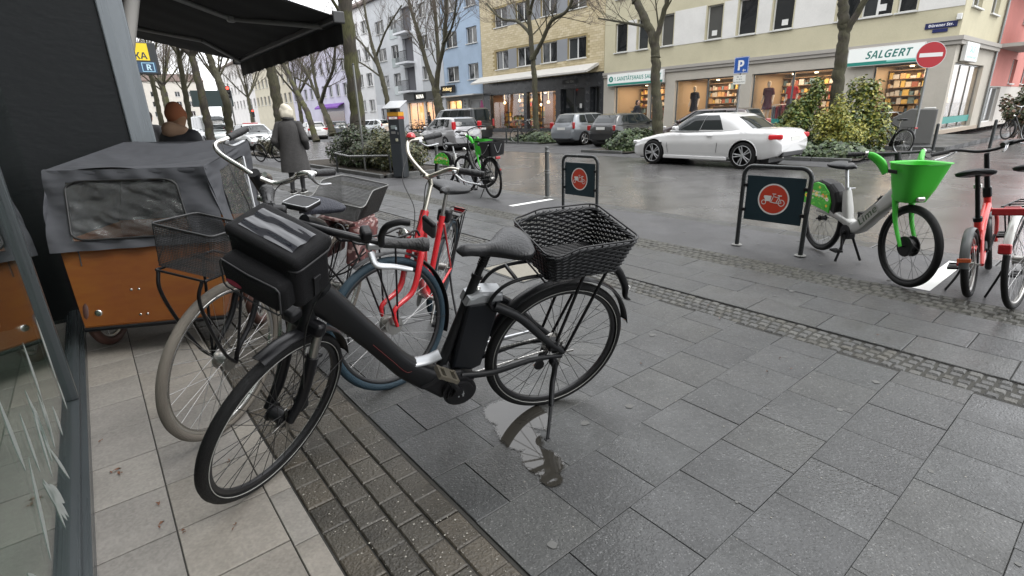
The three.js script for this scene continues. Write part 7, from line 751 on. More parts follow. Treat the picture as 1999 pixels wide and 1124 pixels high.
// garments on a rail in the third window
{ const o = thing('garment_rail', 'rail of grey and maroon garments low in the third shop window', 'clothes rail', [-13.0, 0.55, -29.0]); mk('rail', [rod([-0.7, 0.95, 0], [0.7, 0.95, 0], 0.018), rod([-0.7, 0, 0], [-0.7, 0.95, 0], 0.018), rod([0.7, 0, 0], [0.7, 0.95, 0], 0.018)], M.chrome, o); const q = rng(6), cc = [[0.1, 0.13, 0.16], [0.16, 0.03, 0.05], [0.06, 0.02, 0.03], [0.2, 0.22, 0.24], [0.25, 0.05, 0.06]]; for (let k = 0; k < 16; k++) mk('garment', [rbox(0.06, 0.7 + 0.15 * q(), 0.36, 0.03, -0.62 + k * 0.083, 0.52, 0, 0, q() * 0.3, 0)], std(...cc[Math.floor(q() * 5)], 0.9), o); }
{ // ---- yellow brick building with the white canopy
  const B = thing('brick_building', 'yellow brick building with grey window panels and white canopy above dark shopfront', 'building'), X0 = -38.3, X1 = -24.67, back = std(0.3, 0.24, 0.12, 0.9);
  const cols = [[-36.39, -34.75], [-33.64, -31.98], [-30.8, -29.15], [-28.05, -26.3]], rows = [[5.0, 6.36], [8.1, 9.45], [11.2, 12.55]], holes = []; for (const [a, b] of rows) for (const [x, y] of cols) holes.push([x, y, a, b]); wall(B, 'wall', X0, X1, 4.0, 14.6, FZ - 0.012, holes, back);
  const bg = [[], [], []], hit = (x0, x1, y0, y1) => holes.some(([a, b, c, d]) => x1 > a - 0.02 && x0 < b + 0.02 && y1 > c - 0.03 && y0 < d + 0.02) || rows.some(([a, b]) => y1 > a - 0.03 && y0 < b + 0.02 && x1 > -36.4 && x0 < -26.3); const qb = rng(21); for (let r = 0, y = 4.02; y < 14.5; y += 0.155, r++) for (let x = X0 + 0.02 - (r & 1) * 0.19; x < X1 - 0.05; x += 0.385) { const a = Math.max(X0 + 0.01, x), b = Math.min(X1 - 0.01, x + 0.372); if (b - a < 0.05 || hit(a, b, y, y + 0.142)) continue; bg[Math.floor(qb() * 3)].push(box(b - a, 0.142, 0.02, (a + b) / 2, y + 0.071, FZ - 0.004 + qb() * 0.003)); }
  [[0.49, 0.415, 0.26], [0.45, 0.375, 0.23], [0.53, 0.455, 0.3]].forEach((c, i) => mk('yellow_bricks', bg[i], std(...c, 0.45), B, 'stuff'));
  for (const [a, b] of rows) { for (const [x, y] of cols) win(B, x, y, a, b, FZ, { n: 2 }); for (const [x, y] of [[-34.72, -33.67], [-31.95, -30.83], [-29.12, -28.08]]) mk('grey_panel', [span(x, y, a - 0.05, b + 0.02, FZ - 0.012, FZ + 0.012)], std(0.2, 0.21, 0.225, 0.6), B); }
  mk('core', [span(X0, X1, 4.0, 14.6, -36, FZ - 0.37), span(X0, X1, 0, 4.0, -36, -33)], back, B); mk('roof', [span(X0 - 0.1, X1 + 0.1, 14.6, 14.9, -36.1, FZ + 0.4)], std(0.08, 0.07, 0.065, 0.8), B);
  const shops = [[-37.4, -33.0, 0.35, 3.1], [-32.6, -29.35, 0.35, 3.1], [-28.8, -26.4, 0.1, 3.1], [-25.9, -24.95, 0.1, 3.1]]; wall(B, 'shopfront_wall', X0, X1, 0.08, 3.99, FZ - 0.02, shops, stoneDark); shops.slice(0, 2).forEach(([a, b, c, d]) => win(B, a, b, c, d, FZ, { n: 2, glass: glassMat, frame: stoneDark, sill: false, rec: 0.2 })); win(B, -28.8, -26.4, 0.1, 3.1, FZ, { n: 2, frame: stoneDark, sill: false, rec: 0.3, door: true, glass: winGlass[0] }); win(B, -25.9, -24.95, 0.1, 3.1, FZ, { n: 3, frame: stoneDark, sill: false, rec: 0.3, door: true, glass: winGlass[0] });
  mk('canopy', [extrude([[0, 0], [0, 0.14], [-0.12, 0.14], [-1.2, -0.34], [-1.2, -0.46], [-1.12, -0.46]], X1 - X0 - 0.3).rotateY(Math.PI / 2).translate((X0 + X1) / 2 - 0.3, 4.42, FZ)], std(0.5, 0.485, 0.45, 0.7, 0, { bumpMap: slabBump, bumpScale: 0.004 }), B);
  mk('door_notice', [rbox(0.2, 0.3, 0.01, 0.002, -27.0, 1.9, FZ - 0.28)], winWhite, B); facePlane(B, 'lettering', -28.6, -27.0, 3.4, 3.7, FZ - 0.016, std(1, 1, 1, 0.5, 0, { map: text(256, 48, '#101214', (c) => { c.fillStyle = '#9a9a96'; c.font = 'bold 36px sans-serif'; c.fillText('152 154', 50, 36); }) }));
  room(B, -37.6, -29.2, 3.15, 4.2, std(0.12, 0.06, 0.03, 0.8), FZ, 2.4); const cs = [[0.45, 0.06, 0.04], [0.55, 0.4, 0.2], [0.6, 0.5, 0.3], [0.15, 0.2, 0.05], [0.35, 0.15, 0.05], [0.5, 0.3, 0.05]]; let sd = 80; for (let k = 0; k < 9; k++) mk('pendant_lamp', [at(new THREE.SphereGeometry(0.11, 14, 10), -37 + k * 0.92, 2.45 + 0.3 * Math.sin(k * 2.7), -29.3 - 0.9 * (k % 3)), rod([-37 + k * 0.92, 2.5, -29.3 - 0.9 * (k % 3)], [-37 + k * 0.92, 3.15, -29.3 - 0.9 * (k % 3)], 0.008)], new THREE.MeshStandardMaterial({ color: 0xffffff, emissive: new THREE.Color(1, 0.62, 0.25), emissiveIntensity: 1.6 }), B); for (const [x, z, w, h, l] of [[-37.0, -29.6, 0.9, 1.6, 'red goods display at the left end of the dark-framed shop'], [-35.2, -29.4, 1.3, 1.3, 'goods table at left behind the dark-framed shop glass'], [-33.6, -29.8, 1.0, 1.7, 'tall goods display left of the middle mullion in the dark-framed shop'], [-36.3, -31.3, 1.8, 2.2, 'shelf of red and golden goods, left in the dark-framed shop'], [-34.2, -30.6, 1.6, 1.9, 'shelf of red and golden goods in the middle of the dark-framed shop'], [-31.6, -31.2, 1.8, 2.3, 'shelf of red and golden goods, right in the dark-framed shop'], [-32.6, -29.3, 1.0, 1.0, 'low display of goods close behind the dark-framed shop glass'], [-30.2, -29.6, 0.9, 1.3, 'small goods display at the right end of the dark-framed shop']]) shelf(l, x, z, w, h, sd++, cs);
  const fl = thing('beach_flag', 'tall magenta advertising flag outside the dark-framed shop', 'flag', [-37.2, 0.1, -26.9]); mk('flag_cloth', [tube([[0, 0.5, 0], [0.05, 1.2, 0], [0.1, 2.0, 0], [0.06, 2.6, 0]], [0.25, 0.3, 0.28, 0.08], { flat: 0.08, up: [1, 0, 0], n: 12 })], std(0.2, 0.03, 0.1, 0.7), fl); mk('flag_pole', [rod([-0.25, 0, 0], [-0.22, 2.5, 0], 0.015)], postMat, fl); mk('flag_base', [at(lathe([[0, 0.06], [0.2, 0.05], [0.22, 0]], 16), -0.25, 0, 0)], postMat, fl);
}
{ // ---- blue house
  const B = thing('blue_house', 'light blue plastered house with white windows', 'building'), X0 = -44.4, X1 = -38.34, blue = plaster(0.3, 0.38, 0.48, 5), cols = [[-43.9, -41.9], [-40.45, -38.85]], rows = [[4.52, 5.8], [7.4, 8.68], [10.25, 11.5]], holes = []; for (const [a, b] of rows) for (const [x, y] of cols) holes.push([x, y, a, b]); wall(B, 'wall', X0, X1, 3.3, 14, FZ, holes, blue); for (const [a, b] of rows) for (const [x, y] of cols) win(B, x, y, a, b, FZ, { n: 2 });
  const sh = [[-44.2, -41.8, 0.3, 2.9], [-40.5, -38.55, 0.1, 2.85]]; wall(B, 'shopfront_wall', X0, X1, 0.08, 3.29, FZ, sh, plaster(0.33, 0.33, 0.32, 6)); win(B, ...sh[0], FZ, { n: 2, glass: glassMat, frame: stoneDark, sill: false, rec: 0.2 }); win(B, ...sh[1], FZ, { n: 1, sill: false, glass: std(0.34, 0.35, 0.36, 0.5), rec: 0.1, door: true });
  mk('canopy', [span(X0, X1, 3.18, 3.28, FZ + 0.004, FZ + 1.1)], std(0.55, 0.55, 0.53, 0.6), B); const s = mk('shop_sign', [rbox(2.3, 0.68, 0.16, 0.02, -43.6, 3.9, FZ + 0.2)], std(0.02, 0.02, 0.02, 0.5), B); facePlane(s, 'lettering', -44.7, -42.5, 3.6, 4.2, FZ + 0.283, new THREE.MeshStandardMaterial({ map: text(256, 72, '#0c0b0a', (c) => { c.fillStyle = '#ffe6b0'; c.font = 'bold italic 48px serif'; c.fillText('Neburg', 30, 50); }), emissive: 0xffffff, emissiveIntensity: 0.35, emissiveMap: text(256, 72, '#000000', (c) => { c.fillStyle = '#ffd890'; c.font = 'bold italic 48px serif'; c.fillText('Neburg', 30, 50); }) }));
  mk('core', [span(X0, X1, 3.3, 14, -36, FZ - 0.37), span(X0, X1, 0, 3.3, -36, -32)], blue, B); mk('roof', [span(X0, X1, 14, 14.3, -36, FZ + 0.3)], std(0.08, 0.07, 0.065, 0.8), B); room(B, -44.3, -41.6, 3.05, 3.2, std(0.6, 0.42, 0.2, 0.8), FZ, 5); facePlane(B, 'opening_hours', -41.5, -40.75, 1.5, 3.0, FZ + 0.01, std(1, 1, 1, 0.6, 0, { map: text(128, 256, '#b9bcbc', (c) => { c.fillStyle = '#202224'; c.font = 'bold 40px sans-serif'; for (let k = 0; k < 5; k++) c.fillText(['10-', '18h', 'Mo', 'Sa', '14h'][k], 20, 50 + k * 44); }) }));
}
{ // ---- grey house with balconies
  const B = thing('grey_house', 'pale grey apartment house with recessed balconies above a lit boutique', 'building'), X0 = -59.5, X1 = -44.45, pl = plaster(0.46, 0.475, 0.49, 7), wt = plaster(0.6, 0.61, 0.63, 8), rows = [4.75, 7.5, 10.25], holes = []; for (const y of rows) holes.push([-57.9, -55.8, y, y + 1.25], [-54.6, -53.0, y - 0.85, y + 1.3], [-52.0, -49.9, y - 0.6, y + 1.7], [-48.4, -46.9, y + 0.3, y + 1.5]); wall(B, 'wall', X0, X1, 3.05, 13.6, FZ, holes, pl);
  mk('white_panel', [metric(span(-49.7, X1 - 0.02, 3.98, 13.5, FZ, FZ + 0.015))].slice(0, 0).concat([metric(span(-49.85, -48.5, 3.98, 13.5, FZ, FZ + 0.015))]), wt, B);
  for (const y of rows) { win(B, -57.9, -55.8, y, y + 1.25, FZ, { n: 2 }); const f = win(B, -54.6, -53.0, y - 0.85, y + 1.3, FZ, { n: 2, sill: false }); mk('glass_guard', [span(-54.65, -52.95, y - 0.85, y + 0.05, FZ + 0.03, FZ + 0.045)], phy(0.5, 0.56, 0.56, 0.1, 0, { transmission: 0.5, thickness: 0 }), f); win(B, -48.4, -46.9, y + 0.3, y + 1.5, FZ, { n: 2 }); const b = grp('balcony', B); mk('balcony_back', [span(-52.0, -49.9, y - 0.6, y + 1.7, FZ - 0.34, FZ - 0.3)], std(0.09, 0.09, 0.1, 0.8), b); mk('balcony_slab', [span(-52.2, -49.7, y - 0.78, y - 0.6, FZ, FZ + 0.9)], wt, b); for (let k = 0; k <= 16; k++) mk('baluster', [span(-52.15 + k * 0.15, -52.13 + k * 0.15, y - 0.6, y + 0.35, FZ + 0.84, FZ + 0.87)], postMat, b); mk('hand_rail', [span(-52.2, -49.7, y + 0.35, y + 0.4, FZ + 0.82, FZ + 0.88)], postMat, b); }
  const sh = [[-52.1, -48.7, 0.3, 3.0], [-48.5, -46.1, 0.1, 3.0], [-58.6, -57.0, 0.1, 2.6], [-56.0, -54.2, 0.8, 2.6]]; wall(B, 'shopfront_wall', X0, X1, 0.08, 3.04, FZ, sh, wt); win(B, ...sh[0], FZ, { n: 2, glass: glassMat, frame: stoneDark, sill: false, rec: 0.2 }); win(B, ...sh[1], FZ, { n: 2, glass: glassMat, frame: stoneDark, sill: false, rec: 0.2, door: true }); win(B, ...sh[2], FZ, { n: 1, door: true, sill: false }); win(B, ...sh[3], FZ, { n: 2 });
  const s = mk('shop_sign', [rbox(7.5, 0.8, 0.16, 0.02, -48.6, 3.53, FZ + 0.2)], std(0.018, 0.018, 0.018, 0.5), B); facePlane(s, 'lettering', -50.0, -47.6, 3.2, 3.86, FZ + 0.283, new THREE.MeshStandardMaterial({ map: text(256, 72, '#090909', (c) => { c.fillStyle = '#ffffff'; c.font = 'bold 56px sans-serif'; c.fillText('NUNA', 40, 58); }), emissive: 0xffffff, emissiveIntensity: 0.4, emissiveMap: text(256, 72, '#000000', (c) => { c.fillStyle = '#fff4dc'; c.font = 'bold 56px sans-serif'; c.fillText('NUNA', 40, 58); }) }));
  room(B, -52.3, -45.9, 3.1, 3.6, std(0.62, 0.42, 0.22, 0.8), FZ, 3.6); mk('core', [span(X0, X1, 3.05, 13.6, -36, FZ - 0.37), span(X0, X1, 0, 3.05, -36, -32.5)], pl, B); mk('roof', [span(X0, X1, 13.6, 13.9, -36, FZ + 0.35)], std(0.08, 0.07, 0.065, 0.8), B);
}
// ---- plainer houses further left
function house(label, X0, X1, H, mat, rows, cols, ww, shop, roofM, name = 'house', z = FZ) {
  const B = thing(name, label, 'building'), holes = [], xs = []; for (let k = 0; k < cols; k++) { const c = X0 + (k + 0.5) * (X1 - X0) / cols; xs.push([c - ww / 2, c + ww / 2]); } for (const [a, b] of rows) for (const [x, y] of xs) holes.push([x, y, a, b]); wall(B, 'wall', X0, X1, 0.08, H, z, holes, mat); for (const [a, b] of rows) for (const [x, y] of xs) win(B, x, y, a, b, z, { n: ww > 1.2 ? 2 : 1 }); mk('core', [metric(span(X0, X1, 0.08, H, z - 9, z - 0.37))], mat, B); mk('roof', [extrude([[0.35, 0], [0.35, 0.22], [-4.2, 2.6], [-9, 0.2], [-9, 0]], X1 - X0 - 0.02).rotateY(-Math.PI / 2).translate((X0 + X1) / 2, H, z)].map((g) => g), roofM || std(0.09, 0.06, 0.05, 0.8), B); if (shop) { const a = mk('shop_awning', [extrude([[0, 0], [0, 0.05], [0.5, -0.1], [0.95, -0.4], [0.95, -0.6], [0.9, -0.6], [0.85, -0.42]], shop[1] - shop[0]).rotateY(-Math.PI / 2).translate((shop[0] + shop[1]) / 2, 3.65, z)], std(...shop[2], 0.8), B); mk('shop_window', [span(shop[0] + 0.3, shop[1] - 0.3, 0.6, 2.7, z + 0.004, z + 0.03)], shop[3] || winGlass[0], B); } return B; }
house('white plastered house between grey and lavender buildings', -67.0, -59.55, 13.6, plaster(0.66, 0.66, 0.66, 9), [[2.4, 3.7], [5.2, 6.6], [8.0, 9.35], [10.8, 12.1]], 3, 1.5);
house('lavender house with purple shop awning', -90, -67.05, 13.5, plaster(0.5, 0.485, 0.575, 10), [[4.55, 6.05], [7.5, 8.95], [10.4, 11.8]], 9, 1.35, [-78, -69.3, [0.16, 0.06, 0.3], phy(0.09, 0.03, 0.02, 0.1)]);
house('beige house down the street beyond the lavender house', -112, -90.05, 14.5, plaster(0.5, 0.46, 0.36, 11), [[4.55, 6.05], [7.5, 8.95], [10.4, 11.8]], 9, 1.3);
house('pale house at the far end of the street row', -140, -112.05, 13.2, plaster(0.6, 0.58, 0.56, 12), [[4.55, 6.05], [7.5, 8.95], [10.4, 11.8]], 10, 1.3);
{ const e = house('greyish building closing the far end of the street', 0, 46, 15, plaster(0.5, 0.47, 0.42, 13), [[4.5, 6], [7.5, 9], [10.5, 12]], 14, 1.4, null, null, 'house', 0); e.rotation.y = Math.PI / 2; e.position.set(-205, 0, 10); }
{ // ---- pink house in the side street
  const B = thing('pink_house', 'salmon pink house with orange balcony screens in the side street', 'building', [-6.2, 0, -34.95], Math.PI / 2), pink = plaster(0.52, 0.2, 0.17, 14), wt = plaster(0.5, 0.47, 0.43, 15), hs = []; for (const y of [2.2, 5.1, 8, 10.9]) hs.push([4.6, 5.8, y, y + 1.2], [8, 9.6, y, y + 1.2], [12, 13.6, y, y + 1.2]); wall(B, 'wall', 0, 26, 2.05, 14, 0, hs, pink); for (const [a, b, c, d] of hs) win(B, a, b, c, d, 0, { n: 2 }); wall(B, 'ground_wall', 0, 26, 0.08, 2.04, 0, [[0.3, 3.2, 0.3, 2.0]], wt); win(B, 0.3, 3.2, 0.3, 2.0, 0, { n: 2, sill: false, glass: winGlass[1] }); mk('core', [span(0, 26, 0.08, 14, -8, -0.37)], pink, B); mk('roof', [span(-0.1, 26, 14, 14.3, -8, 0.35)], std(0.1, 0.05, 0.04, 0.8), B);
  for (const y of [3.75, 6.65, 9.55]) { const b = grp('balcony', B); mk('balcony_slab', [span(0.2, 5.5, y, y + 0.16, 0.005, 1.5)], std(0.4, 0.38, 0.35, 0.8), b); const rr = []; for (let k = 0; k <= 60; k++) { const x = 0.25 + k * 0.0865; rr.push([V(x, y + 0.16, 1.46 + 0.02 * Math.sin(k * 1.3)), V(x, y + 1.15, 1.46 + 0.012 * Math.sin(k * 1.3 + 0.6)), V(x, y + 1.15, 1.452 + 0.012 * Math.sin(k * 1.3 + 0.6)), V(x, y + 0.16, 1.452 + 0.02 * Math.sin(k * 1.3))]); } mk('balcony_screen', loft(rr), std(0.55, 0.1, 0.025, 0.8), b); mk('hand_rail', [span(0.2, 5.5, y + 1.15, y + 1.2, 1.42, 1.5)], galv, b); }
}
// ---------------------------------------------------------------- people and mannequins
// body: smooth union of tapered capsules meshed on a grid
function bodyMesh(bones, cell = 0.022, k = 0.035) {
  const lo = V(1e9, 1e9, 1e9), hi = V(-1e9, -1e9, -1e9); for (const [a, b, r1, r2] of bones) { for (const [p, r] of [[a, r1], [b, r2]]) { lo.min(V(p[0] - r, p[1] - r, p[2] - r)); hi.max(V(p[0] + r, p[1] + r, p[2] + r)); } } lo.addScalar(-0.06); hi.addScalar(0.06);
  const size = Math.max(hi.x - lo.x, hi.y - lo.y, hi.z - lo.z), res = Math.min(110, Math.ceil(size / cell)), mc = new MarchingCubes(res, M.matte, false, false, 90000), c = lo.clone().add(hi).multiplyScalar(0.5), h = size / 2 * 1.05; mc.isolation = 0;
  const B = bones.map(([a, b, r1, r2, fz = 1]) => ({ a: V(...a), d: V(...b).sub(V(...a)), r1, r2, fz })); const p = V();
  for (let z = 0; z < res; z++) for (let y = 0; y < res; y++) for (let x = 0; x < res; x++) { p.set(c.x + (x / (res / 2) - 1) * h, c.y + (y / (res / 2) - 1) * h, c.z + (z / (res / 2) - 1) * h); let f = 9; for (const b of B) { const w = p.clone().sub(b.a), t = Math.max(0, Math.min(1, w.dot(b.d) / Math.max(1e-9, b.d.lengthSq()))); w.addScaledVector(b.d, -t); const q = Math.hypot(w.x, w.y, w.z * b.fz) - (b.r1 + (b.r2 - b.r1) * t); const m = Math.max(0, Math.min(1, 0.5 + 0.5 * (f - q) / k)); f = f * (1 - m) + q * m - k * m * (1 - m); } mc.field[x + y * res + z * res * res] = -f; }
  mc.update(); const n = mc.count, g = new THREE.BufferGeometry(), P = new Float32Array(n * 3); for (let i = 0; i < n; i++) { P[i * 3] = mc.positionArray[i * 3] * h + c.x; P[i * 3 + 1] = mc.positionArray[i * 3 + 1] * h + c.y; P[i * 3 + 2] = mc.positionArray[i * 3 + 2] * h + c.z; }
  g.setAttribute('position', new THREE.BufferAttribute(P, 3)); g.setAttribute('normal', new THREE.BufferAttribute(mc.normalArray.slice(0, n * 3), 3)); return g;
}
function fuzz(g, a) { const p = g.attributes.position, n = g.attributes.normal; for (let i = 0; i < p.count; i++) { const x = p.getX(i) * 95, y = p.getY(i) * 95, z = p.getZ(i) * 95, f = a * (0.5 * Math.sin(x * 0.55 + 2 * Math.sin(z * 0.4)) * Math.sin(y * 0.6 + z * 0.5) + 0.5 * Math.sin(x * 1.7 + y * 0.6) * Math.sin(z * 1.6 + y * 0.9)); p.setXYZ(i, p.getX(i) + n.getX(i) * f, p.getY(i) + n.getY(i) * f, p.getZ(i) + n.getZ(i) * f); } g.computeVertexNormals(); return g; }
const skin = std(0.45, 0.27, 0.19, 0.6), shoeM = std(0.012, 0.012, 0.012, 0.5);
// hand: palm, four unequal bent fingers, thumb from the side; hangs from wrist w, pointing down
const hand = (w, s) => { const b = [[w, [w[0] + 0.01, w[1] - 0.075, w[2]], 0.024, 0.033, 1.6]]; [0.062, 0.07, 0.066, 0.052].forEach((L, k) => { const x = w[0] - 0.03 + k * 0.02; b.push([[x, w[1] - 0.09, w[2]], [x + 0.006, w[1] - 0.09 - L * 0.55, w[2] - s * 0.004], 0.0095, 0.009], [[x + 0.006, w[1] - 0.09 - L * 0.55, w[2] - s * 0.004], [x + 0.018, w[1] - 0.09 - L, w[2] - s * 0.016], 0.009, 0.0075]); }); b.push([[w[0] + 0.03, w[1] - 0.045, w[2]], [w[0] + 0.055, w[1] - 0.085, w[2] - s * 0.01], 0.012, 0.009]); return bodyMesh(b, 0.006, 0.008); };
function head(o, x, y, z, hair, hairBones, sk = skin) { // faces +x
  const bones = [[[x, y, z], [x + 0.012, y + 0.045, z], 0.083, 0.088], [[x + 0.03, y - 0.05, z], [x + 0.04, y - 0.065, z], 0.058, 0.045], [[x - 0.01, y - 0.09, z], [x - 0.03, y - 0.17, z], 0.052, 0.055], [[x + 0.088, y + 0.012, z], [x + 0.108, y - 0.022, z], 0.011, 0.016], [[x + 0.0, y, z + 0.085], [x - 0.012, y - 0.02, z + 0.092], 0.02, 0.012, 1.6], [[x + 0.0, y, z - 0.085], [x - 0.012, y - 0.02, z - 0.092], 0.02, 0.012, 1.6]];
  const h = mk('head', bodyMesh(bones, 0.0065, 0.025), sk, o); for (const s of [-1, 1]) mk('eye', [at(new THREE.SphereGeometry(0.0125, 12, 8), x + 0.079, y + 0.012, z + s * 0.032)], std(0.05, 0.04, 0.035, 0.2), h); mk('mouth', [rbox(0.012, 0.008, 0.045, 0.003, x + 0.086, y - 0.053, z)], std(0.3, 0.1, 0.09, 0.5), h); mk('hair', fuzz(bodyMesh(hairBones(x, y, z), 0.009, 0.03), 0.022), hair, h); return h;
}
const coatTex = (c) => std(1, 1, 1, 0.95, 0, { map: tex(128, (u, v) => { const f = 0.75 + 0.5 * vn(611, 48, u, v) * (0.6 + 0.8 * fbm(613, 6, u, v, 3)); return c.map((q) => q * f); }, 0.3), bumpMap: fineBump, bumpScale: 0.004 });
{ // woman in a grey coat, seen from behind, hand in pocket, walking away
  const o = thing('person', 'white-haired person in long grey coat walking away on the footway', 'person', [-11.55, 0, -3.42], 2.55);
  const legs = [[[0.02, 0.82, 0.09], [0.06, 0.46, 0.09], 0.085, 0.06], [[0.06, 0.46, 0.09], [0.02, 0.09, 0.09], 0.058, 0.042], [[-0.02, 0.82, -0.09], [-0.03, 0.46, -0.09], 0.085, 0.06], [[-0.03, 0.46, -0.09], [-0.12, 0.1, -0.09], 0.058, 0.042]]; const torso = [[[0, 0.85, 0], [0, 1.1, 0], 0.15, 0.14, 0.85], [[0, 1.1, 0], [-0.01, 1.38, 0], 0.14, 0.13, 0.75], [[-0.01, 1.4, 0.13], [-0.01, 1.4, -0.13], 0.08, 0.08], [[-0.01, 1.4, 0], [0.01, 1.5, 0], 0.06, 0.055]];
  mk('body', bodyMesh([...legs, ...torso], 0.022), std(0.018, 0.018, 0.02, 0.8), o);
  const rings = []; for (const [y, a, b, dx] of [[0.46, 0.245, 0.30, 0.0], [0.6, 0.235, 0.29, 0], [0.8, 0.215, 0.265, 0], [1.0, 0.19, 0.24, 0.0], [1.2, 0.18, 0.235, -0.01], [1.35, 0.165, 0.225, -0.015], [1.44, 0.13, 0.18, -0.01], [1.5, 0.09, 0.1, 0], [1.55, 0.085, 0.09, 0.005]]) { const r = []; for (let k = 0; k < 36; k++) { const t = k / 36 * 6.283, f = 1 + (1.4 - y) * 0.045 * Math.sin(t * 5 + y * 3) + 0.012 * Math.sin(t * 9 + y * 11); r.push(V(dx + Math.cos(t) * a * f, y, Math.sin(t) * b * f)); } rings.push(r); } mk('coat', [loft(rings, { cap: false }), loft(rings.map((r) => r.map((p) => V(p.x * 0.96, p.y, p.z * 0.96))), { cap: false })], coatTex([0.055, 0.053, 0.052]), o);
  for (const s of [-1, 1]) { const sl = mk('sleeve', bodyMesh([[[-0.01, 1.4, s * 0.2], [-0.09, 1.1, s * 0.31], 0.078, 0.068], [[-0.09, 1.1, s * 0.31], [0.1, 0.94, s * 0.27], 0.066, 0.058]], 0.016), coatTex([0.055, 0.053, 0.052]), o); }
  mk('collar', [at(torus(0.095, 0.035, 10, 28), 0.0, 1.53, 0, Math.PI / 2 + 0.15)], coatTex([0.05, 0.048, 0.047]), o);
  head(o, 0.03, 1.63, 0, std(0.58, 0.54, 0.44, 0.9, 0, { bumpMap: fineBump, bumpScale: 0.01 }), (x, y, z) => [[[x - 0.02, y + 0.05, z], [x - 0.05, y - 0.02, z], 0.108, 0.102], [[x - 0.04, y - 0.03, z + 0.03], [x - 0.05, y - 0.1, z], 0.1, 0.08], [[x + 0.03, y + 0.1, z + 0.02], [x - 0.05, y + 0.11, z - 0.02], 0.06, 0.08], [[x - 0.06, y + 0.04, z + 0.09], [x - 0.07, y - 0.04, z + 0.08], 0.05, 0.05], [[x - 0.08, y + 0.05, z - 0.07], [x - 0.1, y - 0.05, z - 0.05], 0.055, 0.05]]);
  for (const [x, z] of [[0.02, 0.09], [-0.12, -0.09]]) { const h = mk('shoe', [loft([[-0.09, 0.03, 0.06], [-0.05, 0.04, 0.1], [0.03, 0.042, 0.085], [0.1, 0.045, 0.06], [0.16, 0.03, 0.035]].map(([dx, w, hh]) => Array.from({ length: 12 }, (_, k) => { const t = k / 12 * 6.283; return V(x + dx, 0.012 + hh / 2 + Math.sin(t) * hh / 2, z + Math.cos(t) * w); })))], shoeM, o); mk('sole', [rbox(0.27, 0.022, 0.095, 0.01, x + 0.035, 0.012, z)], std(0.5, 0.5, 0.48, 0.7), h); }
}
{ // person in an orange cap and fur-hooded dark jacket behind the tricycle
  const o = thing('person', 'person in orange knitted cap and dark jacket with fur hood behind the tricycle', 'person', [-7.55, 0, -0.955], 2.3); o.scale.setScalar(0.945);
  mk('body', bodyMesh([[[0.02, 0.85, 0.09], [0.08, 0.46, 0.09], 0.085, 0.06], [[0.08, 0.46, 0.09], [0.06, 0.09, 0.09], 0.058, 0.042], [[-0.02, 0.85, -0.09], [-0.03, 0.46, -0.09], 0.085, 0.06], [[-0.03, 0.46, -0.09], [-0.1, 0.1, -0.09], 0.058, 0.042], [[0, 0.85, 0], [0, 1.38, 0], 0.14, 0.12, 0.8]], 0.024), std(0.03, 0.035, 0.05, 0.8), o);
  mk('jacket', bodyMesh([[[0, 0.82, 0], [0, 1.15, 0], 0.2, 0.19, 0.8], [[0, 1.15, 0], [-0.01, 1.36, 0], 0.19, 0.16, 0.72], [[-0.01, 1.4, 0.15], [-0.01, 1.4, -0.15], 0.095, 0.095], [[0, 1.4, 0.2], [-0.05, 1.12, 0.3], 0.08, 0.07], [[-0.05, 1.12, 0.3], [0.12, 0.92, 0.3], 0.07, 0.055], [[0, 1.4, -0.2], [-0.05, 1.12, -0.3], 0.08, 0.07], [[-0.05, 1.12, -0.3], [0.12, 0.92, -0.3], 0.07, 0.055]], 0.02), std(0.012, 0.013, 0.016, 0.7, 0, { bumpMap: fineBump, bumpScale: 0.01 }), o);
  for (const s of [-1, 1]) { const g = hand([0.14, 0.9, s * 0.3], s); mk('hand', g, skin, o); } mk('hood', fuzz(bodyMesh([[[-0.06, 1.47, 0.1], [-0.14, 1.5, 0.0], 0.075, 0.085], [[-0.14, 1.5, 0], [-0.06, 1.47, -0.1], 0.085, 0.075]], 0.01, 0.03), 0.02), std(0.22, 0.14, 0.09, 1, 0, { bumpMap: fineBump, bumpScale: 0.02 }), o);
  const h = head(o, 0.03, 1.64, 0, std(0.2, 0.11, 0.06, 0.9), (x, y, z) => [[[x - 0.03, y - 0.02, z + 0.03], [x - 0.05, y - 0.1, z + 0.03], 0.085, 0.07], [[x - 0.03, y - 0.02, z - 0.03], [x - 0.05, y - 0.1, z - 0.03], 0.085, 0.07]]); mk('cap', fuzz(bodyMesh([[[0.0, 1.71, 0], [-0.01, 1.735, 0.01], 0.106, 0.096], [[-0.012, 1.67, 0], [0.03, 1.665, 0], 0.109, 0.105]], 0.009, 0.03), 0.014), std(0.2, 0.07, 0.03, 1, 0, { bumpMap: fineBump, bumpScale: 0.012 }), h);
  for (const [x, z] of [[0.06, 0.09], [-0.1, -0.09]]) mk('shoe', [loft([[-0.09, 0.03, 0.06], [-0.05, 0.04, 0.1], [0.03, 0.042, 0.085], [0.1, 0.045, 0.06], [0.16, 0.03, 0.035]].map(([dx, w, hh]) => Array.from({ length: 12 }, (_, k) => { const t = k / 12 * 6.283; return V(x + dx, 0.002 + hh / 2 + Math.sin(t) * hh / 2, z + Math.cos(t) * w); })))], shoeM, o);
}
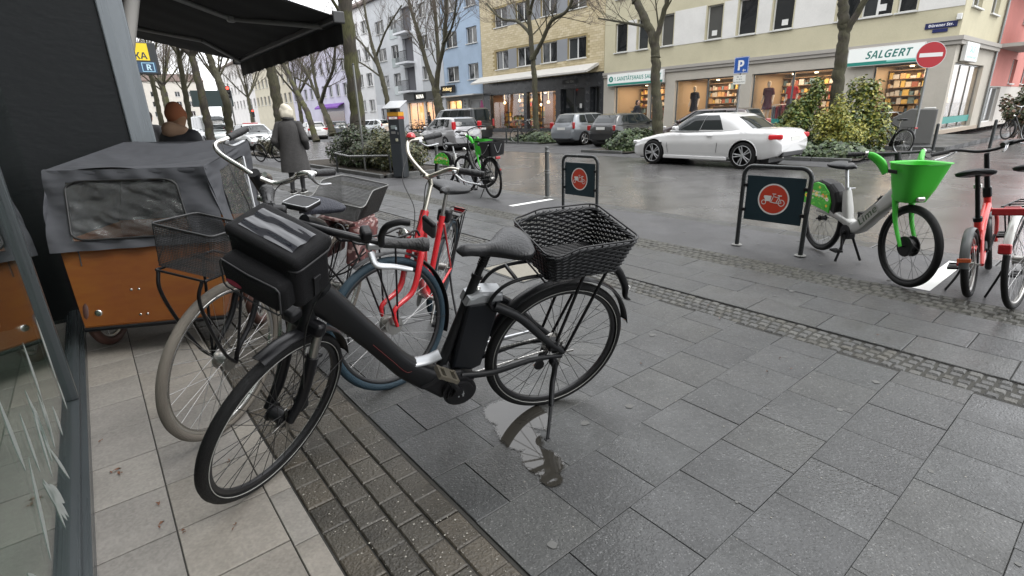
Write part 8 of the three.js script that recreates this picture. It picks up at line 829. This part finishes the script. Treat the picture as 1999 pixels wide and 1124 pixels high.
function walker(label, x, z, turn, top, low, hairC, s = 1, y = 0) { // distant walker
  const o = thing('person', label, 'person', [x, y, z], turn); o.scale.setScalar(s);
  mk('body', bodyMesh([[[0, 0.85, 0.09], [0.16, 0.47, 0.09], 0.085, 0.062], [[0.16, 0.47, 0.09], [0.12, 0.07, 0.09], 0.06, 0.045], [[0, 0.85, -0.09], [-0.08, 0.47, -0.09], 0.085, 0.062], [[-0.08, 0.47, -0.09], [-0.3, 0.14, -0.09], 0.06, 0.045], [[0.12, 0.05, 0.09], [0.27, 0.04, 0.09], 0.045, 0.035], [[-0.3, 0.1, -0.09], [-0.2, 0.03, -0.09], 0.045, 0.032], [[0, 0.85, 0], [0.0, 1.3, 0], 0.13, 0.13, 0.8]], 0.028), std(...low, 0.85), o);
  mk('jacket', bodyMesh([[[0, 0.84, 0], [0, 1.1, 0], 0.17, 0.165, 0.8], [[0, 1.1, 0], [0, 1.36, 0], 0.165, 0.14, 0.75], [[0, 1.41, 0.14], [0, 1.41, -0.14], 0.085, 0.085], [[0, 1.4, 0.2], [-0.1, 1.13, 0.27], 0.07, 0.058], [[-0.1, 1.13, 0.27], [0.06, 0.92, 0.27], 0.056, 0.045], [[0, 1.4, -0.2], [0.06, 1.13, -0.27], 0.07, 0.058], [[0.06, 1.13, -0.27], [0.2, 0.95, -0.26], 0.056, 0.045]], 0.026), std(...top, 0.8), o);
  mk('hand', hand([0.07, 0.9, 0.27], 1), skin, o); mk('hand', hand([0.21, 0.93, -0.26], -1), skin, o); head(o, 0.02, 1.62, 0, std(...hairC, 0.9), (a, b, c) => [[[a - 0.02, b + 0.05, c], [a - 0.04, b - 0.02, c], 0.102, 0.095]]); return o;
}
walker('pedestrian in dark jacket and pale jeans behind the ivy and tree trunk', -20.4, -26.2, 0.2, [0.01, 0.012, 0.018], [0.22, 0.28, 0.34], [0.02, 0.015, 0.012], 1.1, 0.1);
walker('dark-clothed distant pedestrian beside the boutique bicycles', -43.5, -25.5, 1.2, [0.012, 0.012, 0.014], [0.02, 0.02, 0.025], [0.02, 0.015, 0.012], 1.05, 0.1);
walker('dark-clothed person far left beside the grey wall edge', -13, -1.14, 2.6, [0.012, 0.012, 0.014], [0.3, 0.26, 0.34], [0.02, 0.015, 0.012], 1.0);
// mannequins in the shop windows
function mannequin(label, x, z, y, dress, bottom, long) {
  const o = thing('mannequin', label, 'mannequin', [x, y, z], -Math.PI / 2, 'shop window mannequins'); o.scale.setScalar(1.2); const pale = std(0.6, 0.52, 0.44, 0.5);
  mk('body', bodyMesh([[[0, 0.86, 0.08], [0.02, 0.46, 0.08], 0.075, 0.055], [[0.02, 0.46, 0.08], [0, 0.05, 0.08], 0.05, 0.035], [[0, 0.86, -0.08], [0.02, 0.46, -0.08], 0.075, 0.055], [[0.02, 0.46, -0.08], [0, 0.05, -0.08], 0.05, 0.035], [[0, 0.05, 0.08], [0.12, 0.03, 0.08], 0.035, 0.028], [[0, 0.05, -0.08], [0.12, 0.03, -0.08], 0.035, 0.028], [[0, 0.86, 0], [0, 1.1, 0], 0.13, 0.1, 0.85], [[0, 1.1, 0], [0, 1.35, 0], 0.1, 0.11, 0.8], [[0, 1.38, 0.13], [0, 1.38, -0.13], 0.055, 0.055], [[0, 1.38, 0.16], [-0.04, 1.1, 0.22], 0.045, 0.036], [[-0.04, 1.1, 0.22], [0.05, 0.88, 0.24], 0.036, 0.026], [[0.05, 0.88, 0.24], [0.07, 0.76, 0.24], 0.028, 0.015], [[0, 1.38, -0.16], [-0.04, 1.1, -0.22], 0.045, 0.036], [[-0.04, 1.1, -0.22], [0.05, 0.88, -0.24], 0.036, 0.026], [[0.05, 0.88, -0.24], [0.07, 0.76, -0.24], 0.028, 0.015], [[0, 1.4, 0], [0.01, 1.52, 0], 0.05, 0.045], [[0.02, 1.58, 0], [0.02, 1.66, 0], 0.08, 0.085]], 0.024), pale, o);
  const sk = (y0, y1, a0, a1) => { const r = []; for (let i = 0; i <= 8; i++) { const t = i / 8, y2 = y0 + (y1 - y0) * t; r.push(Array.from({ length: 28 }, (_, k) => { const th = k / 28 * 6.283, f = (a0 + (a1 - a0) * t) * (1 + 0.05 * Math.sin(th * 7) * t); return V(Math.cos(th) * f * 0.85, y2, Math.sin(th) * f); })); } return loft(r, { cap: false }); };
  mk('top', bodyMesh([[[0, 0.98, 0], [0, 1.15, 0], 0.13, 0.125, 0.82], [[0, 1.15, 0], [0, 1.35, 0], 0.125, 0.13, 0.75], [[0, 1.38, 0.14], [0, 1.38, -0.14], 0.075, 0.075], [[0, 1.38, 0.17], [-0.03, 1.2, 0.21], 0.064, 0.058], [[0, 1.38, -0.17], [-0.03, 1.2, -0.21], 0.064, 0.058]], 0.024), std(...dress, 0.85), o); mk('skirt', sk(1.02, long ? 0.2 : 0.55, 0.15, long ? 0.2 : 0.22), std(...bottom, 0.85), o); mk('stand', [at(lathe([[0, 0.012], [0.17, 0.01], [0.18, 0]], 20), 0, 0, 0)], M.chrome, o); return o;
}
mannequin('mannequin in dark dress at left of the second shop window', -18.4, -29.0, 0.62, [0.012, 0.014, 0.025], [0.012, 0.014, 0.025], false); mannequin('mannequin in blue top at right of the second shop window', -15.5, -29.0, 0.62, [0.015, 0.03, 0.08], [0.02, 0.02, 0.03], true); mannequin('mannequin in maroon dress at left of the third shop window', -14.0, -29.0, 0.62, [0.06, 0.015, 0.03], [0.06, 0.015, 0.03], false); mannequin('mannequin in bright red top and dark skirt in the third shop window', -12.75, -28.9, 0.62, [0.5, 0.015, 0.02], [0.03, 0.012, 0.02], true); mannequin('mannequin in mauve dress at right of the third shop window', -11.6, -28.9, 0.62, [0.16, 0.1, 0.13], [0.2, 0.13, 0.14], false);
for (const [a, b] of [[-19.13, -15.06], [-14.48, -10.41]]) { const d = thing('display_plinth', a < -15 ? 'low display plinth under the mannequins in the second shop window' : 'low display plinth under the mannequins in the third shop window', 'plinth'); mk('plinth', [span(a + 0.05, b - 0.05, 0.12, 0.615, -29.5, -28.42)], std(0.5, 0.4, 0.28, 0.7), d); mk('plinth_edge', [span(a + 0.05, b - 0.05, 0.58, 0.618, -28.419, -28.40)], std(0.4, 0.3, 0.2, 0.6), d); }
renderer.render(scene, camera);
